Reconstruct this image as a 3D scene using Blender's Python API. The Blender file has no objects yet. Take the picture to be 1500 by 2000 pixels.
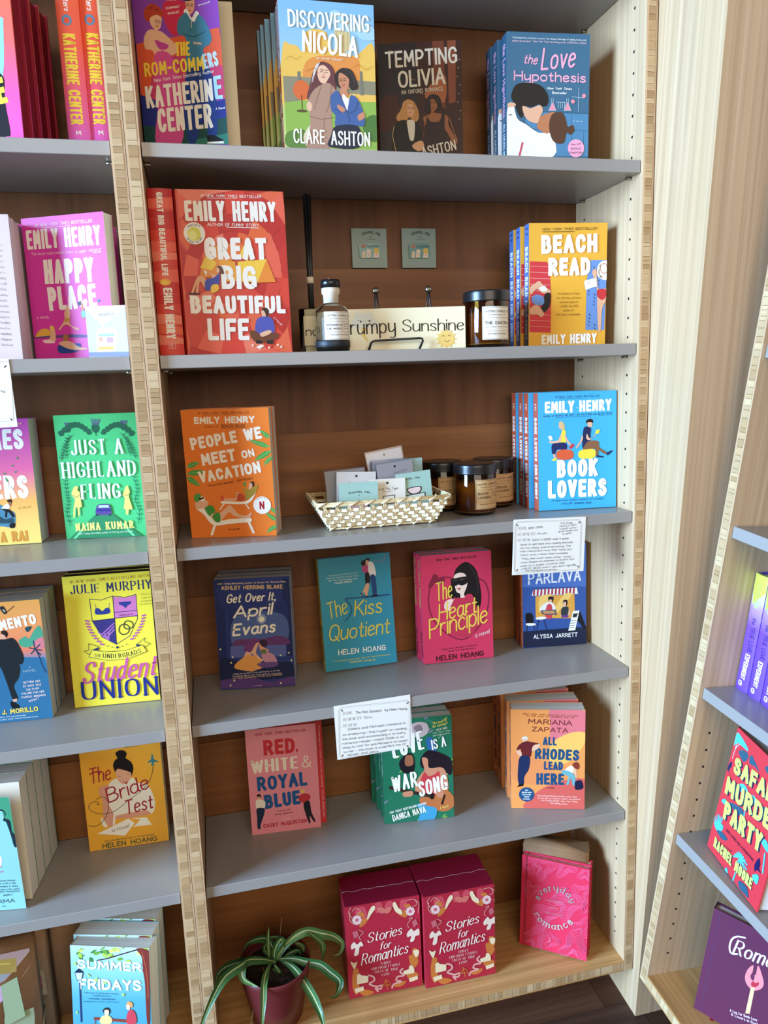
import bpy, bmesh, math, random
from mathutils import Matrix, Vector
G={"f":1435.46,"cam":[0.0605,-1.1226,1.34201],"R":[[0.971483,-0.074984,0.224942],[-0.236619,-0.245535,0.940066],[-0.015259,-0.966483,-0.256275]],"MC":[[1.0,0.0,0.0],[0.0,0.996317,0.08575],[0.0,-0.08575,0.996317]],"OC":[0,0,1.26581],"MR":[[0.008515,0.996483,0.083361],[-0.999964,0.008485,0.00071],[0.0,-0.083364,0.996519]],"OR":[0.76683,-0.16046,0.1486],"W":0.7731,"s":0.0066,"z1":0.3165,"z2":0.0281,"z3":-0.2595,"z4":-0.5474,"z5":-0.8337,"z6":-1.1514,"t":0.019,"yh":0.0346,"zh":0.5515,"D":0.2182,"tp":0.0192,"yb":0.1901,"th":0.0859,"R1":1.1503,"R2":0.8737,"R3":0.5978,"R4":0.3201,"tb":0.0175,"pil":[0.7943,-0.1201,0.0]}
WH={"romcom":[0.1276,0.225],"nicola":[0.1414,0.2082],"olivia":[0.1401,0.2143],"lovehyp":[0.1419,0.2088],"gbbl":[0.1574,0.2365],"gbblspine":[0.0368,0.2364],"beach":[0.1396,0.2045],"pwm":[0.1383,0.2058],"lovers":[0.1446,0.2086],"april":[0.1307,0.1992],"kiss":[0.1379,0.2095],"heart":[0.1369,0.2073],"parlava":[0.1292,0.2029],"rwrb":[0.1269,0.205],"war":[0.1315,0.2035],"rhodes":[0.1373,0.1999],"storL":[0.1398,0.1878],"storR":[0.1387,0.1901],"every":[0.1322,0.1827],"kath":[0.14,0.21],"happy":[0.136,0.2096],"praise":[0.135,0.2023],"rai":[0.135,0.2011],"highland":[0.135,0.2037],"morillo":[0.135,0.2025],"union":[0.14,0.227],"teal":[0.135,0.2003],"tealback":[0.1349,0.2047],"bride":[0.1373,0.205],"summer":[0.1381,0.2104],"safari":[0.1486,0.2242],"log":[0.15,0.2084],"tle":[0.0297,0.1993],"kspine1":[0.0292,0.21],"kspine2":[0.0241,0.21],"rombase":[0.1378,0.2202],"rwrbb":[0.132,0.205],"sign":[0.26,0.0639],"parcelA":[0.16,0.2315],"parcelB":[0.16,0.231],"parcelC":[0.1593,0.1843],"parcelD":[0.1278,0.1997],"tagbag":[0.0585,0.0732],"cardlovers":[0.1335,0.096],"cardkiss":[0.131,0.096],"cardleft":[0.1335,0.094],"pinL":[0.064,0.067],"pinR":[0.064,0.068]}
FL={"cardlovers":[0.5455,0.0054,-0.3525,0.0,0.0,0.1335,0.096,-0.038],"cardkiss":[0.2305,0.0054,-0.641,0.0,0.0,0.131,0.096,0.02],"cardleft":[-0.332,0.0054,-0.066,0.0,0.0,0.1335,0.094,0.01],"pinL":[0.334,0.2162,0.1815,0.0,0.0,0.064,0.067,0],"pinR":[0.426,0.2162,0.1815,0.0,0.0,0.064,0.068,0],"sign":[0.2245,0.0801,0.0281,-0.151,0.0155,0.26,0.0639,0],"tagbag":[-0.0987,0.0385,0.0281,-0.2517,0.0268,0.0585,0.0732,0],"parcelA":[-0.4448,0.0384,-1.1514,0.1173,0.0322,0.16,0.2315,0],"parcelB":[-0.4394,0.1037,-1.1514,-0.0063,-0.0082,0.16,0.231,0],"parcelD":[0.6187,0.1293,-1.1514,-0.5919,0.0195,0.1278,0.1997,0],"romcom":[0.0029,0.0882,0.3165,-0.3767,-0.0231,0.1276,0.225,0],"teal":[-0.4129,0.061,-0.8337,-0.1622,-0.0386,0.135,0.2003,0],"tealback":[-0.4091,0.0742,-0.8337,-0.1005,0.0268,0.1349,0.2047,0],"rombase":[0.0045,0.0916,0.3165,-0.0704,0.0187,0.1378,0.2202,0],"rwrb":[0.0846,0.1388,-0.8337,-0.0817,0.0217,0.1269,0.205,0],"rwrbb":[0.0916,0.1398,-0.8337,-0.0486,-0.0008,0.132,0.205,0]}
ROWS=[["rombase","C",0.0045,0.0916,0.3165,-0.0704,0.0187,"hardcover with a purple and orange couple cover swung open","rombase"],
["nicola","C",0.2032,0.0435,0.3165,0.0022,-0.0369,"blue-sky paperback with two women under autumn trees, the full cover facing out","nicola"],
["nicola","C",0.2034,0.063,0.3165,0.0022,0.0,"autumn-tree paperback showing only a narrow strip, second from the front of its row","nicola"],
["nicola","C",0.1974,0.0825,0.3165,0.0022,0.0,"autumn-tree paperback showing only a narrow strip, third from the front of its row","nicola"],
["nicola","C",0.1901,0.1019,0.3165,0.0022,0.0,"autumn-tree paperback showing only a narrow strip, fourth from the front of its row","nicola"],
["nicola","C",0.1851,0.1214,0.3165,0.0022,0.0,"autumn-tree paperback showing only a narrow strip, fifth from the front of its row","nicola"],
["nicola","C",0.182,0.1409,0.3165,0.0022,0.0,"autumn-tree paperback showing only a narrow strip, hindmost, sixth from the front of its row","nicola"],
["olivia","C",0.3812,0.1718,0.3165,-0.2652,0.0072,"dark night-scene paperback with two women in black","olivia"],
["lovehyp","C",0.575,0.0874,0.3165,-0.0787,-0.0168,"blue hardcover-size paperback with a kissing couple in lab coats, front copy","lovehyp"],
["lovehyp","C",0.5711,0.1148,0.3165,-0.0787,0.0,"blue lab-couple book with pink spine lettering, second from the front","lovehyp"],
["lovehyp","C",0.5697,0.142,0.3165,-0.0787,0.0,"blue lab-couple book with pink spine lettering, third from the front","lovehyp"],
["gbbl","C",0.0405,0.0405,0.0281,0.0126,0.0176,"red mosaic hardcover facing out with a big white title","gbbl"],
["gbblspine","C",0.001,0.04,0.0281,-0.0014,0.0234,"red mosaic hardcover turned spine out beside the left divider","gbblspine"],
["beach","C",0.6113,0.0824,0.0281,-0.0878,-0.0134,"mustard paperback with sunbathers on red and blue towels, front copy","beach"],
["beach","C",0.6082,0.1092,0.0281,-0.0878,0.0,"mustard beach paperback showing its blue spine, second from the front","beach"],
["beach","C",0.6075,0.1359,0.0281,-0.0878,0.0,"mustard beach paperback showing its blue spine, third from the front","beach"],
["pwm","C",0.0228,0.084,-0.2595,-0.2589,-0.0263,"orange paperback with two people on white sun loungers, front copy","pwm"],
["pwm","C",0.0297,0.1101,-0.2595,-0.2589,0.0,"orange lounger paperback hidden behind the front copy","pwm"],
["lovers","C",0.6261,0.0718,-0.2595,-0.1134,0.0333,"sky blue paperback with two readers sitting on suitcases, front copy","lovers"],
["lovers","C",0.6214,0.1035,-0.2595,-0.1134,0.0167,"sky blue paperback showing its brick red spine, second from the front","lovers"],
["lovers","C",0.6244,0.1344,-0.2595,-0.1134,0.0167,"sky blue paperback showing its brick red spine, third from the front","lovers"],
["lovers","C",0.6244,0.1656,-0.2595,-0.1134,0.0167,"sky blue paperback showing its brick red spine, fourth from the front","lovers"],
["april","C",0.0492,0.1348,-0.5474,-0.1675,0.0385,"dark blue paperback with two women kissing by a moonlit lake, front copy","april"],
["april","C",0.0535,0.1601,-0.5474,-0.1675,0.0193,"moonlit lake paperback of which only the page tops show, second from the front","april"],
["april","C",0.0577,0.1855,-0.5474,-0.1675,0.0193,"moonlit lake paperback of which only the page tops show, third from the front","april"],
["kiss","C",0.2393,0.1517,-0.5474,0.0539,0.1295,"teal paperback with yellow script title and yellow spine","kiss"],
["heart","C",0.4229,0.1342,-0.5474,-0.0414,0.0467,"crimson paperback with a dark-haired woman in sunglasses, front copy","heart"],
["heart","C",0.421,0.1603,-0.5474,-0.0414,0.0234,"crimson sunglasses paperback pushed in behind the front copy","heart"],
["parlava","C",0.6307,0.1518,-0.5474,-0.1131,0.0354,"navy paperback with a striped-awning bakery, front copy","parlava"],
["parlava","C",0.6342,0.1776,-0.5474,-0.1131,0.0177,"bakery paperback showing only its orange spine, behind the front copy","parlava"],
["rwrb","C",0.0916,0.1398,-0.8337,-0.0486,-0.0008,"pink paperback with red, white and blue title, front copy, cover curling open","rwrb"],
["rwrb","C",0.093,0.1678,-0.8337,-0.0486,0.0,"pink paperback standing hidden behind the copy with the curling cover","rwrb"],
["war","C",0.3271,0.0937,-0.8337,-0.1016,0.0261,"green paperback with a woman playing guitar, front copy","war"],
["war","C",0.3275,0.1193,-0.8337,-0.1016,0.0131,"green guitar paperback showing its leafy spine, second from the front","war"],
["war","C",0.3241,0.1452,-0.8337,-0.1016,0.0131,"green guitar paperback showing its leafy spine, third from the front","war"],
["war","C",0.32,0.1713,-0.8337,-0.1016,0.0131,"green guitar paperback showing its leafy spine, fourth from the front","war"],
["rhodes","C",0.5716,0.0759,-0.8337,-0.3281,0.0164,"orange paperback with a bearded man leaning on the title, front copy","rhodes"],
["rhodes","C",0.5791,0.1109,-0.8337,-0.22,0.0082,"orange paperback with dark blue spine lettering, second from the front","rhodes"],
["rhodes","C",0.582,0.1474,-0.8337,-0.12,0.0082,"orange paperback with dark blue spine lettering, third from the front","rhodes"],
["rhodes","C",0.5896,0.1823,-0.8337,-0.05,0.0082,"orange paperback with dark blue spine lettering, fourth from the front","rhodes"],
["storL","C",0.2378,0.0543,-1.1514,-0.0431,0.0236,"crimson boxed set with floral border, the left one beside the plant","storL"],
["storR","C",0.3822,0.0395,-1.1514,-0.0108,0.0136,"crimson boxed set with floral border, the right one of the pair","storR"],
["every","C",0.5957,0.0952,-1.1514,-0.6422,0.1538,"magenta journal with topographic lines and silver ring lettering, front copy","every"],
["every","C",0.6084,0.11,-1.1514,-0.6422,0.12,"magenta journal just behind the front copy, only its edge showing","every"],
["kath","C",-0.2882,0.06,0.3165,-0.2356,0.0339,"orange to pink hardcover cut off by the left picture edge, front copy","kath"],
["kath","C",-0.2812,0.0892,0.3165,-0.2356,0.0169,"orange to pink hardcover with dark edge, second from the front at the top left","kath"],
["kath","C",-0.2742,0.1183,0.3165,-0.2356,0.0169,"orange to pink hardcover with dark edge, third from the front at the top left","kath"],
["kath","C",-0.2672,0.1475,0.3165,-0.2356,0.0169,"orange to pink hardcover with dark edge, fourth from the front at the top left","kath"],
["kspine1","C",-0.0994,0.0621,0.3165,-0.0034,0.0231,"orange and pink hardcover turned spine out, the left one of two","kspine1"],
["kspine2","C",-0.0697,0.0661,0.3165,-0.0143,0.0384,"orange and pink hardcover turned spine out, the right one of two","kspine2"],
["praise","C",-0.327,0.0582,0.0281,-0.0037,0.0528,"paperback turned to its pale pink page of printed praise, left picture edge","praise"],
["praise","C",-0.3269,0.0892,0.0281,-0.0037,0.0264,"paperback behind the one with the praise page, second from the front","praise"],
["praise","C",-0.3268,0.1202,0.0281,-0.0037,0.0264,"paperback behind the one with the praise page, third from the front","praise"],
["happy","C",-0.1879,0.1248,0.0281,-0.4365,0.0084,"hot pink paperback with swimmers and a large white title, front copy","happy"],
["happy","C",-0.2016,0.1599,0.0281,-0.03,0.0042,"paperback behind the hot pink one, page edges showing, second from the front","happy"],
["happy","C",-0.1937,0.1849,0.0281,-0.03,0.0042,"paperback behind the hot pink one, page edges showing, third from the front","happy"],
["rai","C",-0.3501,0.1535,-0.2595,-0.0654,0.0116,"pink to yellow paperback with a woman sitting on a blue car","rai"],
["highland","C",-0.1799,0.1601,-0.2595,-0.1637,-0.0006,"green paperback with thistles and a purple car on a road","highland"],
["morillo","C",-0.3573,0.1193,-0.5474,-0.0606,0.007,"orange and blue paperback with a man in black and palm trees, front copy","morillo"],
["morillo","C",-0.3555,0.1492,-0.5474,-0.0606,0.0035,"palm tree paperback behind the man in black, second from the front","morillo"],
["morillo","C",-0.3536,0.1792,-0.5474,-0.0606,0.0035,"palm tree paperback behind the man in black, third from the front","morillo"],
["union","C",-0.1925,0.1381,-0.5474,-0.0752,0.0351,"bright yellow paperback with a shield crest, front copy","union"],
["union","C",-0.1905,0.164,-0.5474,-0.0752,0.0176,"yellow crest paperback of which only the dark page tops show, second from the front","union"],
["union","C",-0.1886,0.1899,-0.5474,-0.0752,0.0176,"yellow crest paperback of which only the dark page tops show, third from the front","union"],
["teal","C",-0.4091,0.0742,-0.8337,-0.1005,0.0268,"cream-paged paperback with its teal front cover swung open, left picture edge","teal"],
["tealb","C",-0.4055,0.1096,-0.8337,-0.1005,0.0134,"cream page block of a teal paperback, second from the front","tealb"],
["tealb","C",-0.402,0.1449,-0.8337,-0.1005,0.0134,"cream page block of a teal paperback, third from the front","tealb"],
["tealb","C",-0.3984,0.1802,-0.8337,-0.1005,0.0134,"cream page block of a teal paperback, fourth from the front","tealb"],
["bride","C",-0.2015,0.1667,-0.8337,-0.0459,0.0118,"yellow paperback with a woman with a hair bun writing","bride"],
["summer","C",-0.2393,0.0445,-1.1514,-0.3285,0.1319,"sky blue paperback with leafy tree and lamp post, front copy","summer"],
["summer","C",-0.2335,0.0838,-1.1514,-0.3,0.0659,"leafy sky blue paperback, second from the front, pages and top showing","summer"],
["summer","C",-0.23,0.1237,-1.1514,-0.3,0.0659,"leafy sky blue paperback, third from the front, pages and top showing","summer"],
["safari","R",0.0581,0.038,0.3201,-0.1717,0.0578,"red paperback with lime title and blue savanna animals","safari"],
["safb","R",0.0781,0.073,0.3201,-0.1717,0.0578,"cream-paged book behind the red savanna paperback","safb"],
["log","R",0.0938,0.0427,0.0175,0.6303,0.0091,"purple hardcover journal with a burning match on the cover","log"],
["tle","R",0.0221,0.0661,0.5978,0.0087,-0.0091,"yellow to purple paperback spine out, nearest the wood side panel","tle"],
["tle","R",0.0506,0.0664,0.5978,0.0087,-0.0091,"yellow to purple paperback spine out, middle of three","tle"],
["tle","R",0.0791,0.0666,0.5978,0.0087,-0.0091,"yellow to purple paperback spine out, third from the wood side panel, at the picture edge","tle"]]
LEAVES=[[13,[0.1057,0.055,-1.0377,0.0862,0.04,-1.0165,0.063,0.025,-0.9986,0.0501,0.01,-0.9918,0.0206,-0.005,-0.9953,-0.0013,-0.02,-1.0164,-0.0214,-0.035,-1.0469,-0.0277,-0.05,-1.0532]],[14,[0.1036,0.055,-1.0364,0.0693,0.048,-1.0197,0.0481,0.041,-1.0125,0.0227,0.034,-1.0106,0.0076,0.027,-1.0154,0.0023,0.02,-1.0297]],[9,[0.0996,0.055,-1.0375,0.091,0.032,-1.033,0.0837,0.009,-1.0355,0.0799,-0.014,-1.05,0.0748,-0.037,-1.0708,0.0727,-0.06,-1.0708]],[12,[0.1199,0.055,-1.0394,0.1365,0.0375,-1.0415,0.1511,0.02,-1.0548,0.1651,0.0025,-1.0749,0.1745,-0.015,-1.0933,0.1777,-0.0325,-1.1028,0.1799,-0.05,-1.11]],[13,[0.1146,0.055,-1.0348,0.1382,0.0481,-1.0334,0.1635,0.0413,-1.0412,0.1845,0.0344,-1.0455,0.2005,0.0275,-1.0586,0.2165,0.0206,-1.0741,0.2124,0.0137,-1.0872,0.2043,0.0069,-1.0914,0.1916,0.0,-1.0819]],[13,[0.1081,0.055,-1.0345,0.1274,0.0581,-1.0116,0.1484,0.0613,-0.999,0.169,0.0644,-0.9974,0.1913,0.0675,-1.0101,0.2162,0.0706,-1.0248,0.2319,0.0737,-1.0465,0.2268,0.0769,-1.0687,0.2132,0.08,-1.072]],[8,[0.1701,0.055,-0.9939,0.1921,0.0633,-1.026,0.1954,0.0717,-1.0542,0.1918,0.08,-1.0838]],[11,[0.1059,0.055,-1.034,0.1053,0.064,-1.0213,0.0981,0.073,-1.0069,0.0833,0.082,-1.0082,0.0609,0.091,-1.0205,0.0495,0.1,-1.0483]],[11,[0.097,0.055,-1.0356,0.0778,0.0458,-1.0194,0.0564,0.0367,-1.0113,0.0482,0.0275,-1.0161,0.0501,0.0183,-1.028,0.0639,0.0092,-1.0331,0.0738,0.0,-1.0322]],[6,[0.1053,0.055,-1.0439,0.1127,0.0467,-1.0536,0.1179,0.0383,-1.0626,0.1172,0.03,-1.0676]],[13,[0.1004,0.055,-1.0528,0.1065,0.0425,-1.0585,0.1114,0.03,-1.0661]],[5,[0.097,0.055,-1.0368,0.0978,0.0625,-0.9982,0.1008,0.07,-0.9775]],[6,[0.1037,0.055,-1.0335,0.0903,0.07,-1.0227,0.0985,0.085,-1.0168,0.1008,0.1,-1.0115]],[6,[0.1022,0.055,-0.9869,0.12,0.0667,-1.0018,0.1329,0.0783,-1.0296,0.139,0.09,-1.0639]],[7,[0.1449,0.055,-1.0081,0.1591,0.0725,-1.0335,0.1614,0.09,-1.0745]],[10,[0.1054,0.055,-1.0414,0.1082,0.0562,-1.0155,0.1204,0.0575,-0.9982,0.1215,0.0588,-1.0183,0.1068,0.06,-1.0448]],[8,[0.1167,0.055,-1.0366,0.1377,0.0633,-1.0335,0.1518,0.0717,-1.0413,0.1559,0.08,-1.0673]]]
ART={"romcom":[["P","8a3fb0",0,[16,2203,1276,2077,1311,1621,-6,1545]],["P","e0562e",0,[9,1539,672,1582,1262,1636,1315,1070,1310,713,6,833]],["P","c8386e",0,[285,1340,698,1325,1369,1110,1324,734,610,703,92,769]],["P","24308c",0,[2,868,628,610,1322,712,1353,461,1322,97,-29,200]],["P","1c4c4c",0,[4,453,603,360,1355,483,1322,97,-27,199]],["P","2a7a6c",0,[666,193,1336,257,1322,97,661,142]],["P","d0204c",1,[513,2045,801,1995,787,1714,595,1589,482,1743,451,1942]],["P","b83a1e",1,[184,1968,281,2029,380,1993,461,1909,435,1835,354,1875,308,1803,206,1813,167,1882]],["P","e8b494",1,[256,1852,355,1882,427,1835,411,1749,388,1703,322,1692,257,1764]],["P","e8b494",1,[219,1701,372,1676,469,1612,609,1466,613,1377,518,1341,393,1386,287,1362,242,1433,142,1465,135,1599]],["P","c23a9c",1,[295,1562,383,1531,493,1477,449,1425,348,1446]],["P","d84a9c",1,[266,1364,542,1317,639,723,556,155,175,184,262,755]],["P","e9a88c",1,[810,2081,923,2069,919,1897,850,1839,806,1908]],["P","222222",1,[796,2125,947,2110,939,2025,791,2018]],["P","f0f0f0",1,[766,1890,818,1907,871,1793,942,1873,988,1825,949,1677,892,1747,776,1737]],["P","3a7ea0",1,[735,1839,802,1865,890,1726,976,1826,1068,1731,1141,1549,1118,1442,1011,1385,1025,1263,1057,1048,738,1076,768,1518,649,1617,664,1769]],["P","e8b494",0,[880,1486,980,1465,990,1436,865,1461]],["P","1c3a8a",1,[742,1121,1065,1137,1135,773,1115,251,982,215,965,606,796,183,676,169,669,630]],["P","101010",0,[958,240,1062,243,1211,163,1182,119,962,143]],["P","f4f4f4",0,[956,157,1210,147,1207,117,959,134]],["T","f5d428","THE",181,0.17,"k",0,[589,1326,805,1316]],["T","f5d428","ROM-COMM",183,0.17,"k",0,[96,1098,1006,1109]],["T","bfe0f5","ERS",196,0.17,"k",0,[1007,1120,1225,1149]],["T","ffffff","New York Times Bestselling Author",49,0.1,"r",0,[231,1012,1148,1058]],["T","f4efe8","KATHERIN",294,0.16,"k",0,[82,678,1103,696]],["T","a8d8f5","E",309,0.16,"k",0,[1130,710,1248,714]],["T","f4efe8","CENTER",324,0.16,"k",0,[231,338,1066,342]],["T","ffffff","A Novel",32,0.12,"r",0,[1125,570,1267,576]],["T","ffffff","\"WINDING",26,0.12,"k",0,[518,2045,665,2034]],["T","ffffff","CHARMING.\"",30,0.12,"k",0,[502,1933,712,1939]],["T","ffffff","-BOOKLIST",30,0.12,"k",0,[515,1866,700,1870]],["T","ffffff","memory fun rom!\"",22,0.12,"k",0,[985,1929,1165,1959]],["L","2a2020",6,1,[323,1793,340,1794,353,1785]],["L","4a3028",5,1,[326,1813,347,1814,363,1803]],["L","2a2020",6,1,[375,1779,391,1780,405,1771]],["L","4a3028",5,1,[378,1799,399,1800,415,1789]],["L","c88a70",4,1,[362,1776,361,1756,350,1755]],["L","b84448",8,1,[330,1743,347,1734,368,1735]],["L","2a2020",6,1,[814,1951,832,1953,848,1945]],["L","4a3028",6,1,[815,1973,838,1977,857,1966]],["L","2a2020",6,1,[873,1940,891,1942,907,1934]],["L","4a3028",6,1,[874,1962,896,1966,916,1955]],["L","c88a70",5,1,[859,1935,861,1913,849,1911]],["L","b84448",9,1,[829,1896,849,1887,871,1890]],["L","7a2410",7,1,[222,1965,301,1979,398,1926]],["L","d85030",10,1,[192,1924,248,1962,351,1963]],["L","28607c",7,1,[726,1610,874,1552,1056,1601]],["L","28607c",7,1,[869,1771,842,1621]],["L","e8e8e8",7,1,[872,1749,859,1663]],["L","a8d8f8",7,1,[880,1486,966,1451]]],
"nicola":[["P","f0c050",1,[43,1450,156,1486,254,1474,326,1411,374,1638,515,1714,690,1681,711,1592,756,1460,908,1447,1112,1390,1218,1465,1402,1534,1397,685,872,521,34,624]],["P","e8913c",1,[368,1256,549,1357,854,1375,1137,1369,1184,1234,1148,955,885,849,356,1006]],["P","8f8a72",0,[29,1068,1414,1061,1413,874,809,880,33,693]],["P","d9c690",0,[815,1778,1046,1839,1042,1455,818,1418]],["L","a08850",5,0,[845,1758,837,1442]],["L","a08850",5,0,[901,1762,893,1446]],["L","a08850",5,0,[957,1766,949,1449]],["L","a08850",5,0,[1013,1769,1006,1452]],["P","8fb84a",0,[34,716,369,755,1432,781,1407,113,39,114]],["P","5e8a3c",1,[42,301,273,356,396,267,389,121,44,114]],["P","4a7a38",1,[1212,512,1413,591,1416,234,1231,299]],["P","e2d8b8",1,[295,287,511,529,665,536,492,125,338,119]],["P","7a7a70",0,[242,1136,287,1139,292,934,241,932]],["P","7a7a70",0,[1177,1188,1214,1190,1224,865,1177,863]],["E","e0682c",[292,889,127,133]],["L","4a2a18",12,1,[288,820,291,613]],["E","5a4a28",[285,608,81,19]],["P","a8d4f0",1,[751,1930,828,1980,928,1942,963,1856,1100,1775,1281,1810,1414,1773,1410,1625,1223,1614,1122,1686,919,1718,771,1820]],["P","6a3a40",1,[544,1244,622,1289,747,1244,806,1121,811,938,754,796,674,746,419,757,366,800,417,964,467,1126]],["P","ded8dc",1,[557,1256,499,1105,442,965,475,1126,518,1231]],["P","f0bfa2",1,[555,1210,645,1238,730,1140,687,1046,639,993,571,1017,537,1107]],["P","b58c7a",1,[582,972,711,1002,809,891,790,751,717,538,726,138,337,112,398,408,392,617,366,708,450,874]],["L","8a6454",10,1,[404,543,561,508,769,540]],["E","f0bfa2",[395,675,41,65]],["L","2a2020",7,1,[582,1148,602,1153,620,1145]],["L","4a3028",7,1,[583,1174,609,1181,630,1170]],["L","2a2020",7,1,[649,1142,669,1147,687,1139]],["L","4a3028",7,1,[649,1169,675,1176,697,1165]],["L","c88a70",6,1,[633,1135,634,1108,621,1105]],["L","b84448",10,1,[598,1085,620,1076,646,1083]],["L","ded8dc",10,1,[575,1268,509,1151,462,1012]],["L","8a5058",7,1,[672,1269,756,1164,787,983]],["L","8a5058",7,1,[487,1104,442,965,402,825]],["L","9a7260",7,1,[581,949,524,808,465,644]],["L","9a7260",7,1,[614,534,591,322,570,132]],["L","9a7260",7,1,[736,980,700,747,643,605]],["P","30282c",1,[833,1169,925,1220,1053,1192,1126,1046,1135,954,1043,926,994,993,888,942,813,984,792,1098]],["P","d08a68",1,[866,1148,972,1107,1009,1040,964,899,913,920,852,1009]],["P","d08a68",0,[876,941,966,945,989,854,907,757,846,847]],["P","f6f2f0",1,[898,849,987,807,1092,835,1076,388,946,430]],["P","3e64a4",1,[730,841,848,893,955,642,983,714,1028,856,1143,791,1227,560,1210,441,1078,435,789,412,783,564,717,655]],["P","d08a68",1,[828,718,929,664,901,605,821,671]],["P","d08a68",1,[1122,579,1216,630,1227,560,1146,509]],["P","1e2a40",1,[790,424,1130,426,1133,140,674,131,701,279]],["L","2a2020",7,1,[864,1036,881,1044,899,1041]],["L","4a3028",6,1,[858,1059,879,1070,902,1065]],["L","2a2020",7,1,[925,1045,942,1053,961,1050]],["L","4a3028",6,1,[919,1068,940,1078,963,1074]],["L","c88a70",5,1,[913,1035,921,1013,910,1007]],["L","b84448",9,1,[894,986,917,983,938,994]],["L","5a5058",7,1,[938,1209,1051,1135,1098,998]],["L","2c4a80",7,1,[847,882,955,642,1001,479]],["L","2c4a80",7,1,[774,657,876,615,981,643]],["L","2c4a80",7,1,[1129,767,1085,648,979,608]],["E","e0c860",[997,947,8,9]],["L","c8a02c",5,1,[70,1284,147,1333,220,1293,297,1342]],["L","c8742c",5,1,[362,1143,491,1195,539,1130]],["L","d8901c",5,1,[1054,1227,1160,1279,1261,1215,1368,1267]],["T","fbfaf8","DISCOVERING",226,0.13,"k",0,[136,1715,1335,1711]],["T","fbfaf8","NICOLA",287,0.14,"k",0,[325,1400,1150,1365]],["T","f3e6d0","AN OXFORD ROMANCE",30,0.14,"k",0,[527,1311,923,1306]],["T","fbfaf8","CLARE ASHTON",200,0.12,"k",0,[136,164,1301,153]]],
"olivia":[["P","3c1a16",0,[658,2139,1421,2193,1395,383,639,417]],["P","7a3a26",0,[913,2153,1110,2164,1116,1094,947,1208]],["P","8e4a30",0,[1166,2141,1308,2155,1289,1193,1175,1171]],["P","b0643a",1,[984,1576,1127,1596,1104,1201,805,1268,809,1400]],["P","4a201c",1,[31,1250,292,1344,338,969,43,767]],["E","c89058",[201,2031,9,8]],["E","c89058",[367,1807,9,8]],["E","c89058",[534,1581,9,8]],["E","c89058",[702,1354,9,8]],["E","c89058",[241,2024,9,8]],["E","c89058",[407,1800,9,8]],["E","c89058",[574,1574,9,8]],["E","c89058",[742,1347,9,8]],["E","c89058",[280,2017,9,8]],["E","c89058",[447,1792,9,8]],["E","c89058",[614,1567,9,8]],["E","c89058",[781,1340,9,8]],["E","c89058",[320,2010,9,8]],["E","c89058",[486,1785,9,8]],["E","e8c8a0",[1318,1978,8,8]],["E","e8c8a0",[1364,1846,8,8]],["E","e8c8a0",[1342,1717,9,8]],["E","e8c8a0",[1319,1587,9,8]],["E","e8c8a0",[1365,1453,9,8]],["E","e8c8a0",[1343,1322,9,8]],["E","e8c8a0",[1321,1191,9,8]],["E","e8c8a0",[1367,1056,9,8]],["E","e8c8a0",[1344,924,9,8]],["P","d0965a",1,[386,1127,403,1220,491,1269,590,1224,657,1088,659,955,580,905,511,988,437,924,308,944,296,1024]],["P","eab28e",1,[482,1176,560,1186,586,1091,546,1000,484,1043]],["P","14100f",1,[308,930,466,936,518,746,581,918,680,847,718,683,669,442,235,461,220,706,241,839]],["P","e8e4e0",1,[466,931,533,947,595,904,573,636,506,639,477,802]],["P","20181a",1,[811,1267,893,1330,1006,1298,1055,1177,1030,1085,944,1102,886,1051,766,1083]],["P","a2643e",1,[862,1238,947,1235,979,1127,914,1050,966,1034,1142,986,1168,825,1306,577,1234,553,1095,774,853,892,766,843,716,576,760,843,741,978,871,1039]],["P","2c1620",1,[798,975,868,905,1011,907,1064,1057,1101,1055,1096,828,1101,410,726,426,777,708]],["P","eab28e",1,[541,529,615,594,716,603,742,493,640,449]],["L","2a2020",7,1,[483,1122,501,1125,517,1117]],["L","4a3028",6,1,[482,1146,504,1151,525,1140]],["L","2a2020",7,1,[543,1113,561,1117,577,1109]],["L","4a3028",6,1,[542,1138,564,1143,584,1132]],["L","c88a70",5,1,[529,1107,532,1083,521,1080]],["L","b84448",9,1,[501,1063,522,1054,544,1059]],["L","2a2020",7,1,[861,1184,879,1191,897,1186]],["L","201818",7,1,[854,1209,876,1219,900,1211]],["L","2a2020",7,1,[925,1187,943,1194,961,1189]],["L","201818",7,1,[918,1212,940,1222,964,1214]],["L","c88a70",5,1,[912,1178,921,1153,910,1148]],["L","902c3c",10,1,[893,1126,917,1120,939,1130]],["L","e0b070",8,1,[417,1206,356,1075,338,969]],["L","a87840",8,1,[589,1198,628,1063,610,943]],["L","f0c890",8,1,[248,866,220,706,264,460]],["L","d09060",8,1,[1170,958,1306,577]],["T","eeeae6","TEMPTING",256,0.14,"k",0,[135,1760,1329,1790]],["T","eeeae6","OLIVIA",263,0.14,"k",0,[339,1448,1124,1478]],["T","e8e0d8","AN OXFORD ROMANCE",66,0.11,"r",0,[384,1345,1079,1374]],["T","f0ece8","ASHTON",164,0.13,"k",0,[712,345,1290,442]]],
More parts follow.
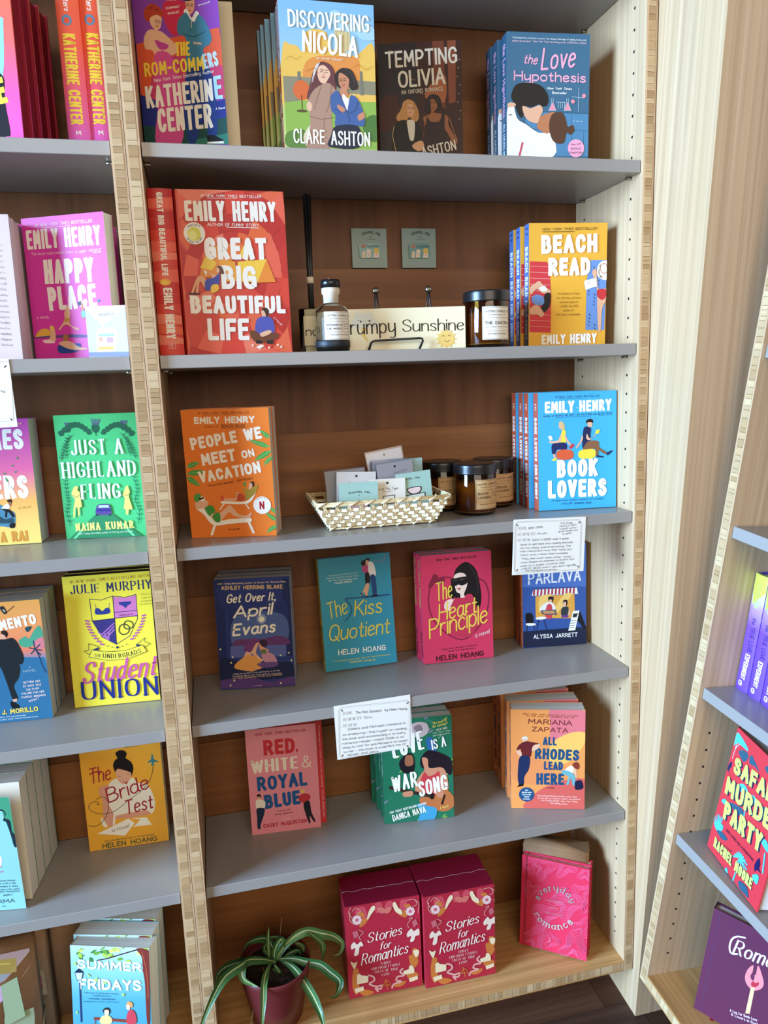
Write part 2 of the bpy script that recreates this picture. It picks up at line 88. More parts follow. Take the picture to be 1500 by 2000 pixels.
"lovehyp":[["P","4a86b4",0,[342,909,1410,881,1424,230,-8,232,266,424]],["L","2c5878",7,0,[370,909,1402,896]],["L","2c5878",7,0,[1115,876,1123,434]],["L","2c5878",7,0,[868,652,1408,628]],["L","2c5878",7,0,[1336,627,1333,373]],["L","2c5878",7,0,[371,645,904,621]],["L","3a2424",10,1,[497,927,539,940,564,922]],["L","3a2424",10,1,[618,805,653,818]],["L","7a4028",10,1,[265,923,328,862,300,815]],["L","2c3848",7,1,[73,578,372,488,693,366]],["L","2c3848",7,1,[265,768,549,585,762,550]],["L","2c3848",7,1,[160,673,266,424]],["L","3c2018",10,1,[795,808,903,747,976,622]],["L","3c2018",10,1,[815,620,905,589,993,654]],["L","5a5658",7,1,[229,1261,369,1141,405,987]],["L","5a5658",7,1,[438,1296,579,1176,616,1022]],["T","e8eef4","\"Contemporary romance's unicorn: the elusive marriage of deeply brainy and",27,0.14,"r",0,[90,1988,1351,1985]],["T","e8c8d8","delightfully escapist.\" -New York Times bestselling author CHRISTINA LAUREN",27,0.14,"r",0,[90,1941,1352,1939]],["T","f0a8c8","the",146,0.13,"r",0.25,[273,1621,523,1609]],["T","f0a8c8","Love",328,0.1,"r",0.25,[569,1528,1181,1590]],["T","f0a8c8","Hypothesis",153,0.15,"r",0,[118,1365,1357,1357]],["T","ffffff","New York Times",37,0.15,"r",0.15,[691,1246,1116,1243]],["T","ffffff","Bestseller",37,0.15,"r",0,[773,1180,1032,1179]],["P","f4f4f8",1,[13,949,107,1013,178,798,336,707,549,585,762,572,809,224,-8,216]],["P","22201f",1,[73,1135,159,1305,368,1340,578,1299,703,1148,687,1008,598,991,545,1021,405,972,300,985,265,815,195,860,132,1013]],["P","e8b090",1,[265,985,405,956,563,1006,617,929,565,819,576,742,441,740,318,815]],["P","e8b090",1,[27,1027,132,1029,142,983,20,965]],["P","c07850",1,[582,835,759,901,830,871,726,587,584,616,513,678,540,757]],["P","5a3828",1,[777,870,936,904,1009,811,1047,686,1136,713,1166,625,1102,561,1030,591,979,432,799,462,725,681]],["L","f4f4f8",99,1,[55,888,125,672,478,552,692,492]],["P","e890a8",0,[782,1057,726,931,840,933]],["L","b8d0e4",7,0,[767,1112,768,1041,719,925,847,927,796,1041,795,1113]],["P","e890a8",0,[1041,1062,986,936,1100,938]],["L","b8d0e4",7,0,[1026,1117,1027,1046,979,929,1107,932,1055,1046,1054,1118]],["L","b8d0e4",7,0,[1233,1283,1233,925]],["L","b8d0e4",7,0,[1111,1141,1325,1129]],["L","b8d0e4",7,0,[845,1058,1012,1055]],["L","b8d0e4",7,0,[881,1058,882,965]],["L","b8d0e4",7,0,[916,1059,918,966]],["L","b8d0e4",7,0,[952,1060,953,966]],["L","b8d0e4",7,0,[987,1060,989,967]],["E","e890a8",[1133,1070,36,31]],["E","e890a8",[1325,1160,36,31]],["L","d04868",30,0,[266,424,214,228]],["E","f4a4cc",[1200,352,145,141]],["T","302030","Now with",32,0.14,"r",0.2,[1109,396,1289,411]],["T","302030","BONUS",29,0.17,"k",0,[1113,332,1283,334]],["T","302030","CHAPTER!",29,0.17,"k",0,[1082,268,1314,270]],["T","cfe0ec","A Novel",25,0.14,"r",0,[1135,760,1304,759]]],
"gbbl":[["P","c41c1e",0,[1106,1143,1057,935,1186,845,1289,1139]],["P","e0392a",0,[1046,938,936,780,1014,629,1202,829]],["P","d83a2c",0,[925,786,776,701,789,518,1018,602]],["P","ec5e48",0,[781,715,609,711,556,534,802,494]],["P","e8602a",0,[653,713,470,809,364,673,610,492]],["P","f07a62",0,[473,825,387,976,246,905,340,662]],["P","d83a2c",0,[401,965,372,1175,226,1183,233,872]],["P","d83a2c",0,[380,1115,431,1369,308,1454,202,1096]],["P","ec5e48",0,[427,1339,550,1521,475,1665,274,1430]],["P","f07a62",0,[564,1519,706,1601,694,1777,477,1696]],["P","cc2420",0,[670,1578,872,1593,924,1768,635,1785]],["P","e8602a",0,[830,1591,1012,1499,1118,1636,874,1808]],["P","e0392a",0,[974,1518,1098,1334,1243,1406,1090,1701]],["P","e0392a",0,[1093,1313,1116,1132,1267,1125,1270,1392]],["P","d83a2c",0,[1271,1182,1216,874,1385,774,1511,1197]],["P","ec5e48",0,[1193,863,1076,663,1196,488,1399,731]],["P","e8603c",0,[1058,669,885,527,935,306,1201,448]],["P","d83a2c",0,[916,563,672,489,648,255,994,296]],["P","d83a2c",0,[691,508,473,553,379,344,669,218]],["P","d83a2c",0,[521,549,315,707,167,554,423,278]],["P","f07a62",0,[317,738,225,929,46,850,129,552]],["P","c41c1e",0,[250,893,212,1181,29,1190,33,778]],["P","ec5e48",0,[224,1146,279,1426,121,1519,11,1142]],["P","c41c1e",0,[273,1374,415,1631,302,1795,69,1470]],["P","e0392a",0,[396,1586,600,1766,553,1975,246,1775]],["P","c41c1e",0,[593,1743,809,1809,832,2034,528,1999]],["P","c41c1e",0,[750,1787,1008,1752,1100,1958,756,2065]],["P","e8602a",0,[1004,1730,1169,1603,1319,1759,1122,1987]],["P","ec5e48",0,[1154,1594,1265,1383,1451,1464,1338,1789]],["P","ec5e48",0,[1245,1403,1282,1126,1476,1117,1470,1513]],["P","e0392a",0,[1479,1209,1422,803,1573,676,1573,1235]],["P","c41c1e",0,[1394,791,1263,527,1455,298,1572,622]],["P","e0392a",0,[1241,539,1039,330,1150,27,1475,249]],["P","f07a62",0,[1050,366,780,234,803,1,1195,-2]],["P","e0392a",0,[820,268,519,250,447,6,866,1]],["P","ec5e48",0,[555,270,290,376,126,96,481,5]],["P","d83a2c",0,[312,390,115,594,6,392,116,42]],["P","d83a2c",0,[170,550,18,875,8,774,6,273]],["P","e8602a",0,[36,903,11,1186,12,1197,9,789]],["P","c41c1e",0,[25,1135,85,1491,14,1610,12,1127]],["P","e8603c",0,[110,1498,239,1756,64,1965,16,1652]],["P","cc2420",0,[256,1741,454,1949,351,2228,41,2001]],["P","c41c1e",0,[446,1916,703,2049,688,2362,315,2256]],["P","e0392a",0,[713,2025,959,2043,1035,2359,699,2363]],["P","cc2420",0,[921,2023,1191,1930,1354,2208,999,2363]],["P","c41c1e",0,[1133,1939,1374,1720,1574,1925,1310,2296]],["P","c41c1e",0,[1364,1687,1481,1439,1573,1542,1574,1932]],["P","cc2420",0,[1445,1488,1498,1121,1573,1110,1573,1639]],["P","c41c1e",0,[1573,1182,1573,709,1572,534,1573,1198]],["P","cc2420",0,[1572,789,1534,345,1572,26,1573,611]],["P","e8603c",0,[1521,385,1267,65,1501,-8,1571,3]],["P","ec5e48",0,[1222,75,957,-1,1073,-3,1494,-8]],["P","cc2420",0,[951,-1,626,3,613,4,1095,-3]],["P","f07a62",0,[597,4,303,8,166,10,565,5]],["P","c41c1e",0,[401,7,27,142,22,10,276,9]],["P","e8602a",0,[43,179,6,438,3,157,26,8]],["P","ec5e48",0,[7,445,9,801,8,663,4,97]],["P","e0392a",0,[8,709,12,1195,12,1209,7,490]],["P","c41c1e",0,[13,1202,15,1579,16,1743,13,1223]],["P","ec5e48",0,[15,1579,17,1920,20,2212,16,1784]],["P","ec5e48",0,[33,1925,242,2188,37,2363,19,2293]],["P","f07a62",0,[242,2148,541,2359,432,2363,1,2362]],["P","f07a62",0,[469,2292,859,2363,872,2363,304,2363]],["P","e0392a",0,[811,2364,1177,2350,1316,2364,804,2363]],["P","e8603c",0,[1176,2312,1456,2168,1563,2360,1353,2363]],["P","ec5e48",0,[1373,2191,1575,1879,1575,2156,1554,2361]],["P","e8602a",0,[1573,1829,1573,1515,1574,1655,1575,2153]],["P","c41c1e",0,[1574,1472,1573,1112,1574,1097,1574,1628]],["P","e88a28",0,[395,1575,943,1580,542,1154,252,1102,305,1330]],["P","f4c832",0,[273,1260,385,1444,519,1331,440,1225]],["P","f0a020",0,[559,1384,791,1349,789,1065,590,1065]],["P","f4c832",0,[943,1580,1027,1607,982,1350,782,1473]],["P","f6c82a",0,[827,1349,1260,1387,1099,1046,807,1065]],["P","ee8a1c",0,[1260,1387,1378,1054,1099,1046]],["P","e8702c",0,[793,1631,935,1598,830,1385,559,1384,608,1560]],["T","ffffff","#1 NEW YORK TIMES BESTSELLER",38,0.12,"r",0.1,[356,2260,1240,2263]],["L","ffffff",5,0,[446,2245,882,2252]],["T","f6f0ec","EMILY HENRY",287,0.21,"k",0,[116,1922,1443,1930]],["T","ffffff","AUTHOR OF FUNNY STORY",42,0.12,"r",0.1,[425,1854,1171,1854]],["L","ffffff",7,0,[704,1840,1183,1836]],["E","f4f0f0",[230,1747,154,157]],["E","d8d848",[226,1740,95,97]],["E","ecec90",[203,1721,63,66]],["T","2a2a38","REESE'S",29,0.16,"k",0,[145,1821,187,1844,235,1853,278,1847,317,1830]],["T","2a2a38","BOOK CLUB",30,0.16,"k",0,[115,1674,160,1622,219,1604,284,1623,337,1679]],["T","f6f0ec","GREAT",315,0.24,"k",0,[354,1383,1269,1383]],["T","f6f0ec","BIG",340,0.25,"k",0,[568,959,1089,952]],["T","f6f0ec","BEAUTIFUL",262,0.24,"k",0,[89,607,1500,592]],["T","f6f0ec","LIFE",323,0.24,"k",0,[313,211,928,202]],["P","6a4034",1,[515,1278,579,1287,610,1225,612,1172,544,1181,529,1225]],["P","e8b494",1,[515,1269,549,1243,545,1198,510,1198]],["P","e8a880",1,[218,1119,291,1140,376,1084,435,1154,323,1207,333,1234,401,1190,506,1154,537,1083,423,995,330,960,258,1066,219,898,183,899,211,1031,148,899,122,908]],["P","3c48a8",1,[459,1119,544,1181,546,1083,514,1012,419,951,329,942,340,1084]],["P","f0b828",1,[424,1009,514,1021,516,941,433,897,403,924]],["L","201818",18,0,[86,899,164,881]],["L","201818",18,0,[165,899,244,881]],["P","f2e8d8",0,[325,1234,367,1207,359,1145,329,1181]],["P","332420",1,[1138,648,1196,678,1245,637,1231,555,1187,547]],["P","e8b494",1,[1131,630,1174,629,1196,547,1141,547]],["P","4a54b4",1,[1064,512,1159,547,1270,527,1312,444,1309,315,1199,299,1030,284,1029,412]],["P","6e3a22",1,[940,331,1033,330,1139,245,1274,298,1368,287,1354,222,1229,179,1040,155,953,249]],["P","1c1820",0,[1025,201,1126,181,1114,144,1021,146]],["P","1c1820",0,[1183,189,1287,196,1286,135,1189,137]],["P","e8b494",1,[1096,301,1240,344,1255,298,1121,245]],["P","f4ece4",0,[1017,91,1095,132,1146,112,1071,62]],["E","f4d8c8",[967,120,17,17]],["E","f4d8c8",[1213,83,17,17]],["E","f4d8c8",[1351,117,17,17]],["E","f4d8c8",[1401,90,17,17]],["T","f8e8e4","a novel",30,0.12,"r",0,[1308,527,1422,406]]],
"gbblspine":[["P","c41c1e",0,[3,2360,371,2370,368,2224,-1,2177]],["P","ec5e48",0,[2,2217,373,2247,368,2080,3,2086]],["P","c41c1e",0,[2,2074,366,2037,367,1934,4,1955]],["P","cc2420",0,[1,1929,370,1931,367,1788,-1,1761]],["P","e0392a",0,[1,1785,372,1804,367,1642,-2,1605]],["P","ec5e48",0,[0,1639,367,1614,366,1495,-1,1478]],["P","f07a62",0,[0,1493,367,1469,366,1347,-2,1324]],["P","d83a2c",0,[0,1347,371,1382,365,1199,0,1208]],["P","ec5e48",0,[-1,1199,372,1246,365,1050,0,1065]],["P","cc2420",0,[-1,1052,368,1046,365,900,-5,865]],["P","cc2420",0,[0,903,364,867,364,750,-2,738]],["P","d83a2c",0,[-1,754,363,700,364,599,-1,599]],["P","f07a62",0,[-1,604,366,576,364,448,-1,456]],["P","e8603c",0,[-1,454,362,401,363,295,0,321]],["P","f07a62",0,[-2,303,362,245,363,143,-2,155]],["P","e0392a",0,[-2,151,367,166,364,13,-1,26]],["E","f0a828",[155,1054,80,49]],["E","f4c832",[146,1047,45,32]],["T","f4eeea","GREAT BIG BEAUTIFUL LIFE",87,0.22,"k",0,[129,2308,122,1142]],["T","f4eeea","EMILY HENRY",127,0.22,"k",0,[119,972,114,242]],["L","e8a0a0",7,2,[135,198,229,196,225,101,135,103]],["T","e8a0a0","B",50,0.2,"k",0,[158,126,196,125]]],
"beach":[["P","d8303c",0,[18,1430,315,1419,367,1348,402,876,398,241,15,263]],["L","f0a8a4",7,0,[23,1353,377,1334]],["L","f0a8a4",7,0,[24,1255,378,1235]],["L","f0a8a4",7,0,[24,1156,379,1137]],["L","f0a8a4",7,0,[24,1058,380,1038]],["L","f0a8a4",7,0,[25,959,381,938]],["L","f0a8a4",7,0,[25,860,382,839]],["L","f0a8a4",7,0,[25,760,383,739]],["L","f0a8a4",7,0,[26,660,383,638]],["L","f0a8a4",7,0,[26,560,384,538]],["L","f0a8a4",7,0,[27,460,385,437]],["L","f0a8a4",7,0,[27,359,386,336]],["P","6a94dc",0,[1106,1437,1403,1434,1374,265,1030,274,1040,1126]],["L","20305c",10,0,[1048,1386,1072,1358]],["L","20305c",10,0,[1147,1217,1171,1188]],["L","20305c",10,0,[1248,1047,1272,1018]],["L","20305c",10,0,[1060,881,1084,852]],["L","20305c",10,0,[1161,709,1185,679]],["L","20305c",10,0,[1262,535,1286,506]],["L","20305c",10,0,[1073,367,1097,338]],["L","20305c",10,0,[1151,1274,1175,1245]],["L","20305c",10,0,[1252,1104,1276,1075]],["L","20305c",10,0,[1064,938,1088,909]],["L","20305c",10,0,[1165,766,1189,737]],["L","20305c",10,0,[1266,593,1290,564]],["L","20305c",10,0,[1077,426,1101,396]],["L","20305c",10,0,[1155,1331,1179,1302]],["L","20305c",10,0,[1256,1161,1280,1132]],["L","20305c",10,0,[1069,995,1093,966]],["L","20305c",10,0,[1169,824,1193,794]],["L","20305c",10,0,[1270,651,1294,622]],["L","20305c",10,0,[1081,484,1105,454]],["L","20305c",10,0,[1182,309,1207,279]],["L","20305c",10,0,[1259,1218,1284,1189]],["L","20305c",10,0,[1073,1052,1097,1023]],["L","20305c",10,0,[1173,881,1197,852]],["L","20305c",10,0,[1274,709,1298,679]],["L","20305c",10,0,[1085,542,1110,512]],["L","20305c",10,0,[1186,367,1211,337]],["P","e8b090",1,[113,1070,190,1104,267,1021,383,948,371,901,242,903,139,976,38,883,19,1001]],["P","1e1c1e",1,[345,913,389,876,373,686,270,581,198,618,244,713,281,878]],["P","f2eee8",1,[178,987,280,1025,324,949,242,931]],["P","6a94dc",1,[51,835,140,881,256,843,269,736,192,702,77,740]],["P","e8b090",1,[21,646,141,715,271,569,219,510,142,560,21,563]],["P","f4efe0",1,[1231,1337,1294,1407,1372,1425,1399,1394,1406,1121,1301,1122,1221,1195]],["L","b8483c",10,3,[1283,1336,1321,1371,1387,1358,1398,1240,1338,1217,1285,1265]],["P","e8b090",1,[1129,1232,1198,1290,1223,1100,1252,956,1397,954,1388,762,1326,618,1307,267,1262,268,1231,717,1233,885,1184,1100]],["P","d02c34",1,[1239,945,1394,942,1387,810,1309,775,1234,837]],["P","f6f4f0",0,[983,1092,1131,1130,1196,1136,1225,1004,1108,971,1017,941]],["L","404048",5,0,[1041,1079,1106,1090]],["L","404048",5,0,[1047,1043,1106,1059]],["T","4c3820","NEW YORK TIMES BESTSELLER",39,0.12,"r",0.1,[235,1924,1205,1932]],["L","4c3820",7,0,[230,1901,794,1902]],["T","ffffff","BEACH",302,0.24,"k",0,[217,1548,1218,1568]],["T","ffffff","READ",294,0.25,"k",0,[342,1189,1096,1192]],["T","ffffff","EMILY HENRY",166,0.22,"k",0,[228,45,1233,49]],["T","6a4c18","\"A breath of fresh",33,0.11,"r",0.15,[505,874,907,872]],["T","6a4c18","air...blimey smart,",33,0.11,"r",0.15,[495,806,947,802]],["T","6a4c18","and perceptive.\"",34,0.11,"r",0.15,[548,735,891,733]],["T","6a4c18","-JOSIE SILVER,",34,0.11,"r",0.15,[541,666,892,664]],["T","6a4c18","author of",34,0.11,"r",0.15,[620,595,810,596]],["T","6a4c18","One Day in December",34,0.11,"r",0.15,[491,528,934,523]],["T","4c3820","a novel",36,0.15,"r",0,[1269,1360,1240,1289,1247,1195,1295,1134]]],
"pwm":[["T","4a2410","#1 NEW YORK TIMES BESTSELLER",33,0.12,"r",0.1,[273,1988,1074,1970]],["L","4a2410",4,0,[351,1974,770,1966]],["T","f8efe4","EMILY HENRY",107,0.24,"k",0,[201,1839,1154,1827]],["T","4a2410","Author of",33,0.12,"r",0.15,[350,1777,576,1772]],["T","4a2410","BEACH READ",48,0.14,"r",0,[621,1768,999,1761]],["L","4a2410",5,0,[620,1756,1005,1752]],["P","4aa048",0,[1385,1568,1353,1647,1279,1697,1222,1716,1254,1653,1311,1585]],["L","a8d88c",5,0,[1385,1568,1222,1716]],["P","4aa048",0,[1384,1432,1280,1512,1139,1552,1044,1556,1135,1493,1267,1433]],["L","a8d88c",5,0,[1384,1432,1044,1556]],["P","4aa048",0,[1396,1386,1273,1370,1163,1296,1104,1228,1206,1248,1329,1299]],["L","a8d88c",5,0,[1396,1386,1104,1228]],["P","4aa048",0,[1397,1295,1323,1267,1271,1200,1250,1147,1310,1176,1376,1227]],["L","a8d88c",5,0,[1397,1295,1250,1147]],["P","4aa048",0,[13,1158,102,1144,187,1187,234,1234,160,1240,68,1222]],["L","a8d88c",5,0,[13,1158,234,1234]],["P","4aa048",0,[3,1050,117,1017,244,1045,321,1086,223,1108,96,1107]],["L","a8d88c",5,0,[3,1050,321,1086]],["P","4aa048",0,[-1,1004,46,912,142,862,216,850,170,923,92,997]],["L","a8d88c",5,0,[-1,1004,216,850]],["P","4aa048",0,[1405,368,1390,425,1343,461,1304,473,1319,427,1355,379]],["L","a8d88c",5,0,[1405,368,1304,473]],["P","4aa048",0,[1404,242,1362,320,1282,372,1221,389,1262,327,1328,259]],["L","a8d88c",5,0,[1404,242,1221,389]],["P","4aa048",0,[1408,179,1325,166,1256,109,1222,58,1289,73,1370,114]],["L","a8d88c",5,0,[1408,179,1222,58]],["T","f8efe4","PEOPLE WE",192,0.23,"k",0,[125,1429,1258,1579]],["T","f8efe4","MEET",194,0.23,"k",0,[275,1172,823,1241]],["T","f8efe4","ON",124,0.22,"k",0,[919,1268,1124,1301]],["T","f8efe4","VACATION",186,0.23,"k",0,[216,897,1208,1038]],["T","4a2410","\"The perfect getaway.\" -JODI PICOULT",37,0.12,"r",0,[327,831,1075,935]],["L","f6f0ea",43,1,[540,575,940,563,1075,722]],["L","f6f0ea",19,0,[586,566,497,459]],["L","f6f0ea",19,0,[909,556,964,463]],["L","e8a888",47,1,[551,614,775,622,798,715,841,683]],["P","c84c24",1,[821,714,917,665,896,595,789,599]],["P","a8902c",1,[880,790,1002,771,1137,844,1073,691,928,602,923,742]],["P","3a2420",1,[1018,886,1072,892,1075,830,1036,816]],["P","e8b494",1,[1001,863,1040,870,1042,800,986,771]],["P","4aa048",0,[903,882,947,896,936,819,911,828]],["P","d8482c",1,[534,693,570,660,566,606,535,607]],["L","f8f2ec",75,1,[147,502,263,404,389,242,654,258,965,272]],["L","f8f2ec",41,0,[403,226,334,54]],["L","f8f2ec",41,0,[947,241,1012,64]],["P","eab494",1,[125,597,221,640,325,590,304,528,357,417,447,382,545,442,660,525,731,452,802,371,925,352,1006,404,968,311,844,307,708,351,635,408,500,270,406,258,322,371,239,483,129,471,105,550]],["P","3f9440",1,[254,483,367,534,420,430,354,385,321,355]],["P","3f9440",1,[367,353,450,414,493,381,483,255,406,265]],["P","4aa048",1,[102,691,168,735,211,703,181,626,139,588,104,628]],["L","1c1818",34,0,[190,641,239,663]],["P","f4e8e0",1,[201,672,262,670,265,615,217,594]],["L","1c1818",25,0,[197,644,247,658]],["E","f6f2f2",[1183,508,143,143]],["T","b0182c","N",134,0.19,"k",0,[1138,442,1218,440]],["T","505050","NETFLIX FILM",17,0.14,"k",0,[1104,593,1149,617,1191,622,1229,611,1263,591]],["T","4a2410","a novel",35,0.12,"r",0.2,[604,112,786,116]]],
"lovers":[["T","1c3a58","#1 NEW YORK TIMES BESTSELLER",34,0.12,"r",0.1,[313,1988,1131,1978]],["L","1c3a58",5,0,[381,1970,813,1969]],["T","ffffff","EMILY",205,0.22,"k",0,[125,1729,663,1728]],["T","ffffff","HENRY",201,0.22,"k",0,[757,1730,1349,1737]],["E","ffffff",[713,1805,8,11]],["T","1c3a58","Author of PEOPLE WE MEET ON VACATION and BEACH READ",34,0.12,"r",0.12,[92,1662,1364,1668]],["L","1c3a58",5,0,[324,1647,973,1647]],["L","1c3a58",5,0,[1099,1652,1364,1655]],["P","d8b878",1,[379,1558,434,1574,483,1514,480,1422,433,1410,406,1491]],["P","e8b494",1,[379,1532,420,1530,425,1450,386,1452]],["P","f2dc28",1,[433,1405,497,1413,507,1314,501,1195,404,1194,419,1305]],["P","e8b494",1,[391,1306,419,1358,418,1225,321,1198,211,1203,203,1235,349,1242]],["P","1c2860",1,[321,1198,501,1195,514,1075,348,1082,306,1004,251,1020,247,1167]],["P","f2dc28",1,[236,893,306,938,339,923,319,889]],["P","e8b494",0,[265,1006,306,1004,320,924,286,925]],["P","e8b494",1,[488,1355,543,1246,598,1164,570,1152,488,1275]],["P","e8e8ec",0,[176,1316,232,1340,270,1272,220,1240]],["P","d03040",0,[556,1107,626,1176,673,1147,598,1079]],["P","e0582c",1,[356,1063,611,1057,619,909,356,916]],["P","f0d824",1,[762,1044,1030,1056,1030,908,761,910]],["P","2a1c18",1,[885,1576,960,1600,1007,1566,987,1519,890,1523]],["P","e8b494",1,[904,1536,987,1532,987,1466,923,1455]],["P","1c2858",1,[834,1433,904,1464,968,1427,960,1334,946,1188,820,1087,812,1208]],["P","e8b494",1,[896,1337,946,1255,1043,1291,1057,1330,946,1223,884,1258]],["P","e8b494",1,[820,1261,784,1182,709,1092,695,1112,765,1210,807,1314]],["P","8a5c3c",1,[829,1095,918,1203,1099,1200,1128,1086,1254,1000,1232,961,1114,1033,1108,948,1058,950,1044,1063,834,1060]],["P","1c2858",0,[1072,949,1204,927,1198,900,1072,914]],["P","1c2858",0,[1254,986,1372,1027,1361,995,1277,931]],["P","f2dc28",0,[1043,1325,1063,1396,1135,1406,1119,1341]],["T","ffffff","BOOK",318,0.23,"k",0,[337,582,1092,581]],["T","ffffff","LOVERS",321,0.23,"k",0,[167,218,1263,213]],["T","1c3a58","\"A new-ironc lover's dream of a book.\"",36,0.11,"r",0.15,[217,156,1223,147]],["T","1c3a58","-TAYLOR JENKINS REID",36,0.12,"r",0.1,[390,92,974,81]]],
"april":[["P","1e2c66",0,[14,2000,173,1991,151,562,2,388]],["P","1e2c66",0,[1182,1962,1319,1967,1290,545,1127,555]],["P","24346e",0,[225,1491,325,1511,289,580,178,587]],["P","26357a",1,[37,1808,163,1852,459,1477,379,1379,136,1444]],["P","26357a",1,[1031,1496,1232,1537,1237,1175,1116,1233]],["P","4e66a8",1,[351,1329,1170,1308,1136,712,310,709]],["E","8ea0d0",[785,1253,84,88]],["E","f4f0dc",[785,1247,50,52]],["P","6a3a78",1,[322,891,522,905,796,889,998,929,1196,891,1189,761,315,787]],["P","5a64b0",0,[216,793,1189,761,1177,552,203,585]],["P","18224e",1,[15,571,299,527,568,432,1071,453,1270,414,1283,176,13,177]],["P","5a3c86",1,[25,177,553,196,899,94,1257,177,1287,29,16,32]],["P","eab090",1,[656,858,705,842,688,765,655,636,772,498,672,504,581,641,523,513,437,545,483,673]],["P","783a80",1,[447,696,469,778,540,865,628,917,701,889,703,837,661,813,617,743,562,663,503,677]],["P","e8a04c",1,[465,595,627,585,766,393,611,324,535,313,253,404]],["P","3c2444",1,[718,841,795,876,862,833,837,743,763,760]],["P","e0a080",1,[705,842,763,760,883,675,780,629,733,684]],["P","c890a8",1,[755,630,930,619,1008,457,796,470]],["P","6a4c90",1,[669,452,1008,457,991,379,764,367]],["P","6a7a50",1,[747,696,834,691,830,625,743,631]],["E","f0e8a0",[39,747,15,16]],["E","f0e8a0",[243,591,15,16]],["E","f0e8a0",[209,491,15,16]],["E","f0e8a0",[1224,614,15,16]],["E","f0e8a0",[1264,473,15,16]],["E","f0e8a0",[174,80,15,16]],["E","f0e8a0",[245,162,15,16]],["E","f0e8a0",[1054,68,15,16]],["E","f0e8a0",[1078,574,15,16]],["T","f0d8b0","USA Today Bestselling Author of Dream On, Ramona Riley",31,0.15,"r",0.1,[68,1903,1239,1882]],["T","f2c884","ASHLEY HERRING BLAKE",71,0.17,"r",0,[128,1808,1186,1775]],["T","faf2e6","Get Over It,",158,0.14,"s",0.25,[193,1564,1065,1572]],["T","faf2e6","April",221,0.15,"s",0.25,[293,1286,991,1323]],["T","faf2e6","Evans",222,0.16,"s",0.25,[258,968,1027,1000]],["T","e8d8e8","\"Ashley Herring Blake writes yearning like no one else.",26,0.13,"r",0,[227,269,1057,291]],["T","e8d8e8","A happening take of queer found family for an era alive.\"",26,0.13,"r",0,[209,231,1084,241]],["T","f0c090","-USA TODAY BESTSELLING AUTHOR ALICIA THOMPSON",26,0.15,"r",0,[207,191,1087,209]],["T","f0c090","a novel",24,0.14,"r",0,[573,36,719,37]]],
"kiss":[["T","d8ecf0","\"I dare you not to fall in love with",29,0.12,"r",0,[172,1761,730,1759]],["T","d8ecf0","these two characters and their story.\"",29,0.12,"r",0,[147,1716,754,1708]],["T","e8f4f8","-New York Times bestselling author",29,0.13,"r",0,[165,1669,736,1656]],["T","e8f4f8","NALINI SINGH",37,0.14,"k",0,[290,1609,617,1605]],["L","1e5a98",27,0,[477,1315,1295,1295]],["P","1e5a98",1,[821,1317,1302,1310,1295,1284,819,1285]],["L","1e5a98",22,1,[468,1310,537,1216,572,1131,550,1026,430,893]],["P","181414",1,[813,1939,845,1994,913,1982,907,1902,851,1886]],["P","181414",1,[902,2010,972,2025,982,1975,940,1966]],["P","e8b494",1,[914,1987,968,1971,963,1909,907,1902]],["P","c84888",1,[831,1883,921,1900,967,1842,951,1749,868,1758,831,1815]],["P","f2f2f4",1,[957,1937,1035,1942,1077,1830,1077,1681,954,1681]],["P","1a1820",1,[881,1743,959,1740,949,1533,880,1540]],["P","e8b090",1,[880,1540,943,1533,891,1323,863,1326,827,1398,789,1335,782,1349]],["L","141414",16,0,[777,1390,808,1332]],["L","141414",16,0,[850,1328,898,1308]],["P","1e4888",1,[966,1685,1066,1682,1073,1329,1002,1323,989,1515]],["P","141418",0,[975,1326,1087,1327,1084,1292,972,1294]],["L","d87090",5,1,[1064,1953,1261,1960,1274,2053,1297,2065]],["T","ecd848","The",311,0.07,"r",0.15,[123,959,511,1044]],["T","ecd848","Kiss",298,0.09,"r",0.15,[606,965,1164,972]],["T","ecd848","Quotient",304,0.085,"r",0.15,[92,561,1283,566]],["T","ffffff","HELEN HOANG",103,0.15,"k",0,[255,284,1172,259]],["T","e8e05c","\"A rare and moving love story.\" -New York Times bestselling author",30,0.13,"r",0,[151,169,1266,153]],["T","e8e05c","PENELOPE DOUGLAS",35,0.15,"k",0,[461,109,957,90]]],
